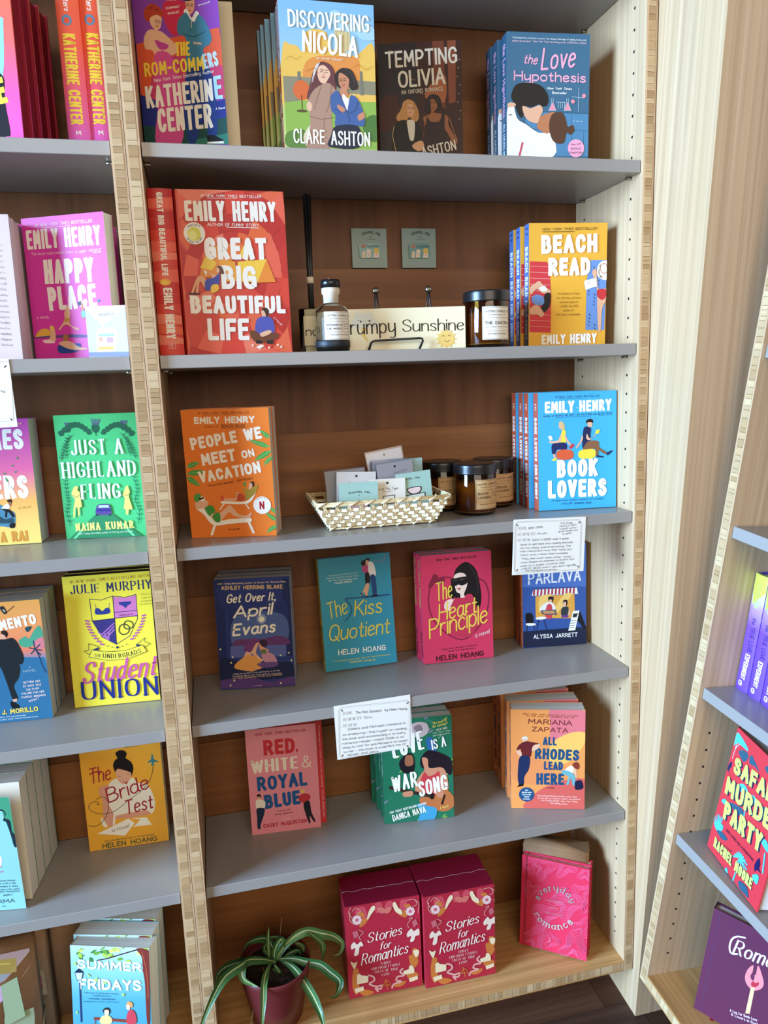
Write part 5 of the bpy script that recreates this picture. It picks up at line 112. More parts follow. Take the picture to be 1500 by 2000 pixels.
"union":[["T","a05c30","#1 NEW YORK TIMES-BESTSELLING AUTHOR",51,0.12,"f",0,[120,2151,1454,2169]],["T","1c2c6c","JULIE MURPHY",159,0.15,"f",0,[114,1961,1415,1967]],["L","1c2c5c",11,2,[403,1866,582,1831,777,1887,975,1847,1151,1884,1142,1466,992,1175,764,1049,543,1195,411,1490]],["P","d078c0",0,[783,1874,974,1839,1146,1873,1142,1506,772,1502]],["P","3c3480",0,[413,1489,779,1497,761,1053,552,1195]],["L","b070c0",21,0,[759,1419,527,1227]],["L","b070c0",21,0,[754,1362,565,1195]],["L","b070c0",21,0,[749,1306,603,1164]],["L","b070c0",21,0,[661,1266,642,1132]],["L","b070c0",21,0,[578,1273,632,1147]],["L","b070c0",21,0,[494,1281,632,1147]],["L","1c2c5c",12,0,[777,1887,764,1049]],["L","1c2c5c",12,0,[409,1486,1146,1516]],["L","1c2c5c",10,0,[774,1603,1143,1607]],["P","2c3c94",1,[480,1688,532,1696,587,1645,653,1693,704,1677,695,1595,486,1593]],["L","2c3c94",6,0,[494,1683,484,1774]],["L","2c3c94",6,0,[698,1677,711,1774]],["P","2c3c94",0,[860,1772,1063,1775,1049,1726,1001,1710,968,1662,929,1702,868,1735]],["T","1c2c5c","MMXXVI",36,0.12,"f",0,[857,1527,1070,1529]],["L","1c3c3c",16,3,[926,1388,848,1360,827,1271,882,1209,969,1238,996,1327]],["L","1c3c3c",16,3,[996,1438,934,1423,912,1344,956,1300,1043,1322,1058,1392]],["E","b85ca8",[319,1498,22,16]],["E","b85ca8",[355,1486,17,16]],["E","b85ca8",[1233,1508,23,16]],["E","b85ca8",[1267,1516,17,16]],["E","b85ca8",[323,1447,22,16]],["E","b85ca8",[359,1436,17,16]],["E","b85ca8",[1222,1459,23,16]],["E","b85ca8",[1257,1466,17,16]],["E","b85ca8",[333,1396,22,16]],["E","b85ca8",[369,1385,17,16]],["E","b85ca8",[1207,1409,23,16]],["E","b85ca8",[1242,1416,17,16]],["E","b85ca8",[348,1344,22,16]],["E","b85ca8",[384,1333,17,16]],["E","b85ca8",[1187,1360,23,16]],["E","b85ca8",[1221,1367,17,16]],["E","b85ca8",[370,1292,22,16]],["E","b85ca8",[406,1281,17,16]],["E","b85ca8",[1161,1312,23,16]],["E","b85ca8",[1196,1319,17,16]],["E","b85ca8",[397,1239,22,16]],["E","b85ca8",[433,1228,17,16]],["E","b85ca8",[1131,1264,23,16]],["E","b85ca8",[1166,1271,17,16]],["E","b85ca8",[431,1186,22,16]],["E","b85ca8",[467,1174,17,16]],["E","b85ca8",[1096,1216,23,16]],["E","b85ca8",[1131,1223,17,16]],["E","b85ca8",[470,1131,22,16]],["E","b85ca8",[507,1120,17,16]],["E","b85ca8",[1057,1169,23,16]],["E","b85ca8",[1091,1176,17,16]],["E","b85ca8",[516,1076,22,16]],["E","b85ca8",[552,1065,17,16]],["E","b85ca8",[1012,1122,23,16]],["E","b85ca8",[1046,1129,17,16]],["E","1c2c5c",[622,1034,9,10]],["E","1c2c5c",[691,1009,9,10]],["E","1c2c5c",[775,997,21,22]],["E","1c2c5c",[855,1012,9,10]],["E","1c2c5c",[927,1038,9,10]],["L","1c2c3c",8,2,[320,1105,481,1035,465,959,311,913,240,985,309,994,320,1105]],["L","1c2c3c",8,0,[1093,1022,1234,1122,1228,1051,1313,1012,1201,947]],["P","ece23a",0,[365,989,743,916,1186,1003,1248,881,919,762,543,789,304,877]],["L","1c2c3c",8,2,[365,993,557,938,895,929,1186,1003,1248,881,920,783,599,783,304,873]],["P","1c2c6c",0,[471,1030,374,992,463,976]],["P","1c2c6c",0,[1078,1028,1158,1006,1089,978]],["T","1c2430","THE",57,0.14,"f",0,[385,865,502,850]],["T","1c2430","UNDERGRADS",81,0.16,"f",0,[525,835,734,811,943,822,1160,869]],["T","c854a0","Student",389,0.12,"c",0.3,[142,399,1392,437]],["T","1c2c84","UNION",340,0.15,"f",0,[124,113,1380,94]],["T","5a5c24","\"This is ster",28,0.12,"f",0,[1221,1866,1439,1865]],["T","5a5c24","addictively",28,0.12,"f",0,[1235,1807,1434,1809]],["T","5a5c24","unsunny had",28,0.12,"f",0,[1215,1750,1429,1753]],["T","5a5c24","-ALI HAZELW",28,0.12,"f",0,[1173,1695,1425,1696]]],
"teal":[["P","3c9470",0,[972,2029,1343,1998,1352,1124,1307,1143,1281,1407,1234,1614,1209,1788,941,1811]],["P","1c2c34",1,[941,1811,1186,1797,1239,1779,1267,1712,1238,1642,1296,1609,1319,1549,1318,1404,1351,1329,1352,1131,1312,1135,1298,1260,1270,1466,1253,1569,1208,1602,1246,1699,1206,1767,937,1783]],["P","f0ece4",1,[997,980,1095,963,1057,782,968,775]],["L","c84c98",16,0,[994,780,1070,788]],["L","c84c98",16,0,[1007,697,1083,698]],["T","1c3c4c","Sharma knows",33,0.12,"r",0,[958,523,1248,517]],["T","1c3c4c","how to craft a tale",33,0.12,"r",0,[901,476,1247,464]],["T","1c3c4c","and makes it easy",33,0.12,"r",0,[906,423,1269,410]],["T","1c3c4c","to get lost in her work.\"",33,0.12,"r",0,[874,373,1302,354]],["T","1c3c4c","-ENTERTAINMENT",33,0.12,"r",0,[867,329,1296,309]],["T","1c3c4c","WEEKLY",33,0.12,"r",0,[1028,253,1177,260]],["T","1c3440","RMA",72,0.1,"k",0,[928,126,1189,127]],["T","1c3440","SHA",72,0.1,"k",0,[710,110,889,122]],["T","1c4c5c","DIL",27,0.12,"k",0,[985,60,1052,61]]],
"bride":[["L","e8b84c",7,0,[68,1677,125,1595]],["L","e8b84c",7,0,[52,1630,119,1645]],["P","e8c878",0,[1100,495,1152,449,1214,503,1162,434,1172,407]],["P","f2efea",1,[442,1252,582,1332,704,1214,846,1319,926,1207,1078,1160,1154,997,1193,788,1142,591,959,568,515,612,378,810,401,1058]],["P","e0a08c",1,[283,1200,396,1234,437,1203,391,1060,387,909,473,644,457,468,366,445,294,621,305,972,260,1079]],["P","e0a08c",1,[471,619,967,657,1097,598,1026,558,510,557]],["P","f2efea",1,[261,626,344,448,277,446,245,578]],["P","f2efea",1,[478,694,493,615,468,467,434,459]],["P","201a1c",1,[604,1812,675,1860,761,1841,794,1774,770,1703,851,1618,882,1514,866,1416,827,1347,791,1439,685,1492,610,1515,571,1458,544,1586,581,1680,629,1723]],["P","eab09a",1,[579,1469,620,1513,706,1484,791,1439,836,1395,798,1276,715,1213,629,1250,584,1356]],["L","3a2424",7,0,[608,1378,651,1362]],["L","3a2424",7,0,[752,1382,803,1380]],["L","b02c48",14,1,[690,1254,723,1236,760,1251]],["L","2c3c38",9,1,[1219,1491,1197,1369,1127,1203,954,1026,764,903,526,737,344,689,172,728,71,819,79,906,193,951,241,881,199,900]],["L","2c3c38",9,1,[208,987,310,1026,390,934,384,759,289,571,147,479,18,507]],["P","2c8898",0,[1211,1712,1233,1709,1241,1614,1315,1566,1314,1548,1238,1559,1231,1527,1253,1492,1175,1503,1205,1531,1198,1564,1135,1558,1137,1583,1196,1615]],["T","a81c3c","The",296,0.07,"r",0.15,[127,1285,504,1330]],["L","a81c3c",23,1,[139,1475,225,1507,312,1507]],["T","a81c3c","Bride",287,0.09,"r",0.15,[396,883,1138,1075]],["T","a81c3c","Test",279,0.09,"r",0.15,[667,614,1172,676]],["P","f6f4f0",0,[155,325,710,543,812,438,624,217]],["P","f6f4f0",0,[783,366,919,493,754,537,1023,520,1104,361]],["T","283438","a novel",81,0.08,"r",0.2,[409,318,711,364]],["T","2c5c54","USA Today Bestselling Author of The Kiss Quotient",31,0.13,"r",0,[260,148,1127,151]],["T","2c5c54","HELEN HOANG",98,0.15,"k",0,[221,26,1167,31]],["L","8a6420",7,0,[767,1906,976,1898]]],
"summer":[["P","a8c838",1,[625,1905,680,1960,694,1953,640,1901]],["P","6a9c34",1,[535,2051,597,2098,621,2085,557,2040]],["P","d8dc5c",1,[861,2108,927,2149,952,2131,886,2091]],["P","3c7c38",1,[103,1950,165,2000,186,1989,124,1942]],["P","a8c838",1,[566,1983,626,1983,645,1923,585,1925]],["P","6a9c34",1,[396,1993,456,2045,472,2036,415,1987]],["P","d8dc5c",1,[1164,2022,1234,2039,1261,2000,1194,1981]],["P","3c7c38",1,[498,2007,568,2035,598,2004,528,1977]],["P","a8c838",1,[745,2080,812,2090,837,2039,772,2032]],["P","6a9c34",1,[141,2006,201,2056,220,2048,160,1998]],["P","d8dc5c",1,[681,2047,749,2062,776,2018,708,2003]],["P","3c7c38",1,[362,1989,424,2037,446,2026,384,1978]],["P","a8c838",1,[1280,2118,1344,2125,1368,2075,1304,2067]],["P","6a9c34",1,[824,1899,894,1926,924,1896,853,1868]],["P","d8dc5c",1,[1198,2091,1268,2113,1297,2074,1228,2055]],["P","3c7c38",1,[166,1901,228,1948,249,1937,187,1890]],["P","a8c838",1,[1258,1981,1328,2005,1357,1973,1287,1947]],["P","6a9c34",1,[108,1972,164,2026,176,2022,123,1968]],["P","d8dc5c",1,[785,2063,852,2078,882,2034,812,2019]],["P","3c7c38",1,[334,1901,387,1896,401,1832,346,1837]],["P","a8c838",1,[441,1974,508,2014,533,1996,467,1956]],["P","6a9c34",1,[674,1981,736,1983,758,1927,696,1925]],["P","d8dc5c",1,[1217,2083,1266,2078,1278,2012,1226,2020]],["P","3c7c38",1,[614,2040,671,2035,688,1974,631,1977]],["P","a8c838",1,[652,1963,720,1994,750,1967,679,1936]],["P","6a9c34",1,[578,2041,638,2041,657,1982,597,1982]],["P","d8dc5c",1,[146,2002,213,2045,239,2027,172,1986]],["P","3c7c38",1,[148,1938,201,1931,213,1867,160,1872]],["P","a8c838",1,[978,1885,1043,1890,1067,1839,1002,1831]],["P","6a9c34",1,[915,2094,976,2139,997,2128,936,2081]],["P","d8dc5c",1,[1192,2051,1262,2077,1291,2046,1221,2019]],["P","3c7c38",1,[460,1965,515,2019,527,2015,474,1961]],["P","a8c838",1,[147,1971,200,1964,209,1898,159,1905]],["P","6a9c34",1,[408,1991,476,2010,506,1971,435,1952]],["P","7a2c24",1,[1163,2092,1386,2054,1381,1725,1351,838,1303,835,1293,1485,1267,1720,1252,1955]],["L","c85c30",9,1,[1256,2049,1326,1722,1343,1252]],["L","4a1c1c",19,1,[484,1864,678,1908,872,1975,1162,2069]],["T","dce8f8","SUMMER",162,0.22,"k",0,[116,1706,1254,1696]],["T","dce8f8","FRIDAYS",186,0.22,"k",0,[137,1350,1234,1365]],["L","1c2c68",22,0,[149,1458,148,778]],["P","c0d8f4",0,[72,1633,215,1639,180,1507,107,1499]],["L","1c2440",10,2,[72,1633,215,1639,180,1507,107,1499]],["P","1c2440",0,[65,1640,140,1707,225,1647]],["T","1c5c74","\"Absolute gut-wrenching, heart-swooning,",24,0.13,"r",0,[211,1280,820,1284]],["T","1c5c74","storytelling perfection.",24,0.13,"r",0,[362,1239,686,1237]],["T","1c4c64","-ANNABEL MONAGHAN",26,0.16,"k",0,[275,1178,756,1184]],["T","1c5c74","bestselling author of Same Time Next Summer",22,0.13,"r",0,[205,1127,819,1142]],["P","8a3828",0,[375,873,1113,850,1111,802,373,825]],["L","8a3828",14,0,[393,838,389,754]],["P","2a2020",1,[545,1012,607,1051,660,1018,650,946,554,953]],["P","f0c8a8",1,[568,1001,641,1005,632,921,577,918]],["P","e8e47c",1,[503,879,601,919,683,876,675,780,487,771]],["P","e0924c",1,[958,1143,1007,1177,1065,1144,1055,1072,1004,1093]],["P","f0c8a8",1,[957,1115,1005,1117,1013,1035,959,1044]],["P","c83848",1,[975,985,1049,1036,1113,956,1111,802,949,794]],["P","a8d870",1,[48,1798,97,1824,107,1765,66,1768]],["P","a8d870",1,[282,1630,348,1586,316,1572]],["P","a8d870",1,[411,1541,472,1567,449,1483]],["P","a8d870",1,[554,1512,637,1492,587,1454]],["P","a8d870",1,[881,1301,936,1308,903,1255]],["P","a8d870",1,[59,941,96,966,82,911]]],
"safari":[["P","44c0e8",1,[9,2079,32,2161,167,2145,357,2079,372,2030,219,2022,99,2006,22,1920]],["L","c8d8e8",12,1,[156,2022,81,1897,64,1709]],["L","c8d8e8",12,1,[86,1998,68,1889]],["P","2a5c78",1,[174,1906,267,1984,400,2000,420,1917,351,1825,229,1853]],["P","2a5c78",1,[455,1978,498,2033,563,2008,753,1906,630,1919,494,1888]],["P","2a5c78",1,[846,2060,906,2099,942,2013,882,2010]],["P","1c2c58",1,[20,1581,75,1647,93,1568,61,1488,131,1404,55,1464,14,1457]],["P","44c0e8",1,[378,1433,499,1516,642,1469,644,1394,438,1367]],["P","44c0e8",1,[689,1464,805,1507,853,1428,768,1386]],["P","2a5c78",1,[288,1043,596,1146,664,1059,532,1001,340,1000]],["P","2a5c78",1,[994,1472,1140,1541,1169,1470,1040,1431]],["P","44c0e8",1,[70,928,154,1008,253,957,129,909]],["L","44c0e8",27,0,[668,1159,693,993]],["L","44c0e8",22,0,[162,483,-2,521]],["L","44c0e8",22,0,[162,483,25,571]],["L","44c0e8",22,0,[162,483,53,620]],["L","44c0e8",22,0,[162,483,80,669]],["L","44c0e8",22,0,[162,483,126,674]],["L","44c0e8",22,0,[162,483,172,679]],["L","44c0e8",22,0,[162,483,217,684]],["P","44c0e8",1,[30,466,128,560,271,586,266,480,164,401]],["P","2a5c78",1,[144,407,299,484,458,465,314,373]],["L","44c0e8",27,0,[850,447,688,346]],["L","44c0e8",27,0,[850,447,715,402]],["L","44c0e8",27,0,[850,447,745,450]],["L","44c0e8",27,0,[850,447,779,489]],["L","44c0e8",27,0,[850,447,819,511]],["L","44c0e8",27,0,[850,447,865,519]],["L","44c0e8",27,0,[850,447,917,512]],["L","44c0e8",27,0,[850,447,974,494]],["L","44c0e8",27,0,[850,447,1032,470]],["L","44c0e8",27,0,[853,440,787,267]],["L","44c0e8",27,0,[853,440,854,299]],["L","44c0e8",27,0,[853,440,921,331]],["L","44c0e8",27,0,[853,440,988,362]],["L","44c0e8",27,0,[853,440,1053,393]],["L","44c0e8",32,0,[837,149,825,-42]],["P","44c0e8",1,[564,-81,601,62,666,25,638,-60]],["P","44c0e8",1,[1204,429,1286,508,1342,498,1343,375,1242,374]],["P","44c0e8",1,[1153,1027,1265,1096,1334,1076,1381,964,1258,978]],["L","44c0e8",33,1,[1331,905,1392,626]],["P","2a5c78",1,[945,81,999,137,1137,168,1194,139,1248,50,1164,35,1017,24]],["P","1c1c58",1,[1190,600,1239,755,1296,688,1299,614,1364,593,1262,565,1229,508]],["T","1c2c58","SAFARI",276,0.25,"k",0,[210,1523,1351,1672]],["T","d4f464","SAFARI",277,0.25,"k",0,[177,1525,1324,1674]],["T","1c2c58","MURDER",303,0.25,"k",0,[138,1098,1582,1304]],["T","d4f464","MURDER",304,0.25,"k",0,[104,1098,1556,1305]],["T","1c2c58","PARTY",304,0.25,"k",0,[251,709,1262,836]],["T","d4f464","PARTY",305,0.25,"k",0,[217,709,1234,836]],["T","2a1c3c","SHE'S DYING FOR A PROMOTION.",43,0.16,"k",0,[369,569,1142,609]],["T","2a1c3c","a novel",36,0.12,"r",0,[423,316,630,369]],["T","1c2c58","RACHEL MOORE",172,0.24,"k",0,[188,125,1273,212]],["T","d4f464","RACHEL MOORE",172,0.24,"k",0,[170,125,1259,211]]],
"log":[["T","f4eef0","Romance",287,0.1,"c",0.3,[395,1432,1406,1592]],["L","f4eef0",27,1,[474,1470,384,1424,343,1520,353,1680,420,1780,532,1829]],["P","f08890",1,[695,1022,650,1145,673,1315,733,1418,746,1274,793,1277,796,1462,876,1336,930,1190,901,1062,799,973]],["P","6c2c50",1,[724,1197,752,1309,786,1210,770,1138]],["P","c02840",1,[756,1081,781,1140,815,1124,847,1168,866,1129,821,1045,770,1039]],["P","e8c896",0,[766,996,821,1045,831,513,769,482]],["T","e8d0e0","A Log for Book Love",51,0.14,"r",0,[548,347,960,454]],["T","e8d0e0","& Lovers in Book",51,0.14,"r",0,[577,290,995,387]]],
"tle":[["P","c8f03c",0,[-3,1988,244,1994,268,1730,52,1475]],["T","b8d85c","CHRISTINA LAUREN",86,0.1,"k",0,[88,1847,103,1440]],["T","2c1c50","the TRUE LOVE",82,0.1,"r",0,[121,1272,137,688]],["T","f4f0f8","EXPERIMENT",89,0.18,"k",0,[122,654,100,204]],["T","f4f0f8","G",92,0.2,"k",0,[69,85,153,81]]],
"cardlovers":[["L","8c8484",4,2,[60,921,1202,916,1260,861,1272,60,1219,21,90,33,35,89,30,867]],["L","a8a0a0",3,2,[76,905,1186,899,1240,847,1253,76,1201,38,105,50,53,98,46,857]],["L","202020",14,0,[51,879,76,852]],["L","202020",15,0,[1200,853,1228,874]],["L","202020",15,0,[1215,94,1242,72]],["L","202020",15,0,[78,74,98,96]],["T","5c5050","BOOK.",50,0.07,"f",0,[80,783,239,782]],["T","5c5050","REVIEW BY.",50,0.07,"f",0,[84,679,404,678]],["T","5c5050","REVIEW.",49,0.07,"f",0,[82,579,315,580]],["T","3a3c4c","BOOK LOVERS",34,0.11,"r",0,[268,786,531,799]],["T","3a3c4c","Khushi",35,0.11,"r",0,[431,685,616,688]],["T","3a3c4c","P.S. Emily",37,0.11,"r",0,[863,839,1083,848]],["T","3a3c4c","Henry is such",35,0.11,"r",0,[843,794,1158,816]],["T","3a3c4c","a good author -",31,0.11,"r",0,[843,752,1207,767]],["T","3a3c4c","all her books are",33,0.11,"r",0,[820,703,1187,722]],["T","3a3c4c","so good",33,0.11,"r",0,[896,661,1066,674]],["T","3a3c4c","SUCH A GOOD read. A great",37,0.11,"r",0,[342,578,1024,578]],["T","3a3c4c","book to get back into reading because",37,0.11,"r",0,[137,508,1101,508]],["T","3a3c4c","it's fun, easy, and entertaining. The",35,0.11,"r",0,[136,447,1069,445]],["T","3a3c4c","main characters have their flaws, but",33,0.11,"r",0,[127,392,1091,387]],["T","3a3c4c","that's what makes them loveable.",33,0.11,"r",0,[136,329,1022,323]],["T","3a3c4c","They also push each other, which",35,0.11,"r",0,[151,263,1081,256]],["T","3a3c4c","I love. Begins as enemies to lovers, but",35,0.11,"r",0,[143,197,1143,212]],["T","3a3c4c","ends as a sweet romance vibe.",35,0.11,"r",0,[145,136,967,154]],["T","3a3c4c","a MUST READ even if you don't typically",35,0.11,"r",0,[152,82,1181,106]],["T","3a3c4c","like feel-good romances.",31,0.11,"r",0,[238,52,827,44]]],
"cardkiss":[["L","8c8484",4,2,[140,921,1251,868,1307,804,1268,29,1216,-24,85,12,31,77,80,878]],["L","a8a0a0",3,2,[154,904,1233,849,1284,790,1247,44,1201,-5,102,31,53,90,100,864]],["L","202020",15,0,[119,877,142,852]],["L","202020",15,0,[1245,808,1272,826]],["L","202020",16,0,[1209,45,1227,19]],["L","202020",15,0,[79,54,99,73]],["T","5c5050","BOOK.",53,0.07,"f",0,[146,780,301,774]],["T","5c5050","REVIEW BY.",55,0.07,"f",0,[139,672,462,656]],["T","5c5050","REVIEW.",53,0.07,"f",0,[134,565,369,553]],["T","34343c","The Kiss Quotient",48,0.1,"r",0,[353,769,799,735]],["T","34343c","by Helen Hoang",47,0.1,"r",0,[852,733,1242,699]],["T","34343c","Erin",44,0.1,"r",0,[502,660,632,644]],["T","34343c","Stella's and Michael's romance is",45,0.1,"r",0,[205,495,1199,447]],["T","34343c","so endearing. I find myself re-reading",42,0.1,"r",0,[111,415,1213,346]],["T","34343c","this book and recommending it to every",43,0.1,"r",0,[101,335,1186,275]],["T","34343c","romance reader I meet! Stella is so",43,0.1,"r",0,[96,258,1162,204]],["T","34343c","easy to root for and Michael is so sweet",43,0.1,"r",0,[101,184,1218,126]],["T","34343c","to her - this book is a perfect mix of",43,0.1,"r",0,[106,103,1188,66]],["T","34343c","tender and spicy.",43,0.1,"r",0,[165,38,705,22]]],
"cardleft":[["L","8c8484",4,2,[528,915,1325,900,1358,867,1297,103,1268,81,418,113]],["L","202020",14,0,[1271,825,1291,843]],["L","202020",14,0,[1260,114,1273,100]],["T","34343c","easy to love. So funny,",41,0.1,"r",0,[556,493,1240,484]]],
"sign":[["P","dfe0d2",1,[748,416,756,487,789,517,791,577,835,615,897,615,943,588,986,618,1054,619,1110,568,1128,507,1174,465,1182,393,1138,364,991,363,835,373]],["P","e8c468",0,[893,382,982,379,952,288,972,272,1003,133,898,254,920,274]],["L","202020",6,0,[845,495,907,483]],["L","202020",6,0,[1002,485,1058,494]],["E","202020",[896,470,15,14]],["E","202020",[1040,473,15,14]],["E","f8f0e0",[900,467,5,5]],["E","f8f0e0",[1044,470,5,5]],["L","404040",4,1,[938,472,952,482,965,474]],["T","26221e","G",265,0.1,"c",0,[357,281,622,277]],["T","26221e","rumpy",252,0.095,"c",0,[719,270,1458,275]],["T","26221e","Sunshine",199,0.1,"c",0,[1564,290,2576,287]],["P","ecc468",0,[2389,178,2467,153,2388,133]],["P","ecc468",0,[2385,121,2439,72,2361,83]],["P","ecc468",0,[2351,74,2369,14,2310,53]],["P","ecc468",0,[2298,51,2273,-6,2251,52]],["P","ecc468",0,[2239,55,2179,20,2200,79]],["P","ecc468",0,[2191,88,2112,82,2168,128]],["P","ecc468",0,[2166,139,2089,165,2167,185]],["P","ecc468",0,[2170,196,2117,246,2194,234]],["P","ecc468",0,[2204,243,2186,303,2244,265]],["P","ecc468",0,[2256,267,2281,323,2303,265]],["P","ecc468",0,[2315,263,2375,297,2355,239]],["P","ecc468",0,[2364,229,2442,236,2387,190]],["E","ecc468",[2277,159,133,123]],["L","5c4830",9,1,[2212,202,2236,215,2259,200]],["L","5c4830",9,1,[2307,204,2331,217,2354,202]],["L","5c4830",9,1,[2258,137,2293,113,2334,139]]],
"pinL":[["T","303840","ENAMEL PIN",49,0.16,"r",0,[204,547,302,580,407,578,513,540]],["T","303840","by",25,0.14,"r",0,[334,519,370,515]],["T","303840","handmade",15,0.14,"r",0,[275,482,429,481]]],
"pinR":[["T","303840","ENAMEL PIN",50,0.16,"r",0,[198,556,299,589,407,587,517,549]],["T","303840","by",25,0.14,"r",0,[332,527,370,522]],["T","303840","handmade",15,0.14,"r",0,[271,489,431,488]]],
"tagbag":[["P","c8d0f4",0,[7,719,262,464,583,738,582,8,0,21]],["P","e8e8fa",0,[-1,719,588,743,519,683,244,452]],["L","f4f6ff",13,0,[7,715,236,452,582,730]],["L","f4f6ff",12,0,[236,452,330,84]],["T","88809c","marker",55,0.14,"f",0,[197,585,427,597]],["P","f0d8c8",1,[150,387,258,416,426,401,382,98,134,82]],["P","e8a890",0,[161,288,214,302,216,236,164,230]],["P","a8d0c8",0,[166,337,396,345,391,296,163,304]],["P","e8b868",0,[149,156,370,156,366,115,145,115]],["P","c8a0d0",0,[280,283,374,288,367,214,281,209]],["P","8c98d0",0,[-2,87,581,75,582,8,0,19]]],
"parcelA":[["P","b49494",0,[883,2285,1599,2249,1132,1782,818,1711]],["P","b09444",0,[876,2228,1350,2140,1331,1895,1226,1901,847,1970]],["P","d8b850",0,[1026,2138,1261,2079,1235,2058,1023,2109]],["P","a0a4b0",0,[847,1970,1233,1893,1116,1788,831,1826]],["P","d8b0dc",0,[826,1778,1155,1694,1133,1499,1027,1416,786,1421]],["L","d8b89c",6,0,[1589,2232,1141,1789]],["L","c8a488",5,0,[1552,1962,1373,1745]],["P","a0b494",0,[1065,1138,1510,1171,1511,1016,1488,797,1047,930]]],
"parcelB":[["P","6c6438",0,[757,2100,1295,2102,1295,2065,921,2051]],["L","a88864",6,0,[931,2134,1521,2184,1420,2058]],["P","88947c",0,[1478,1921,1499,1517,1504,1407,1466,1416]],["P","b4a488",0,[1461,1494,1542,1507,1559,1021,1445,1028]],["P","b86470",0,[1460,1407,1496,1409,1510,1297,1455,1278]],["P","b86470",0,[1453,1256,1506,1265,1502,1145,1449,1148]],["L","8a6c48",10,1,[1406,994,1566,1008,1644,1154]],["L","8a6c48",10,1,[1402,962,1562,972,1637,1090]],["L","8a6c48",10,1,[1399,930,1558,935,1630,1025]]],
"parcelC":[["P","6c7c64",0,[1344,1760,1572,1839,1606,1328,1355,1309]],["P","6c7c64",0,[1309,939,1596,1036,1582,895,1305,797]],["P","2c3054",0,[1336,1233,1570,1302,1557,1137,1314,1054]],["P","5c6c84",0,[1319,1054,1562,1137,1565,1035,1309,939]],["P","a08078",0,[1321,772,1580,882,1568,753,1501,725,1306,745]],["L","6a5040",9,1,[1309,939,1573,1023,1682,1115]],["E","a8a498",[1410,205,143,183]],["E","5c6c44",[1389,205,101,115]],["E","a09c94",[1389,205,51,65]]]}
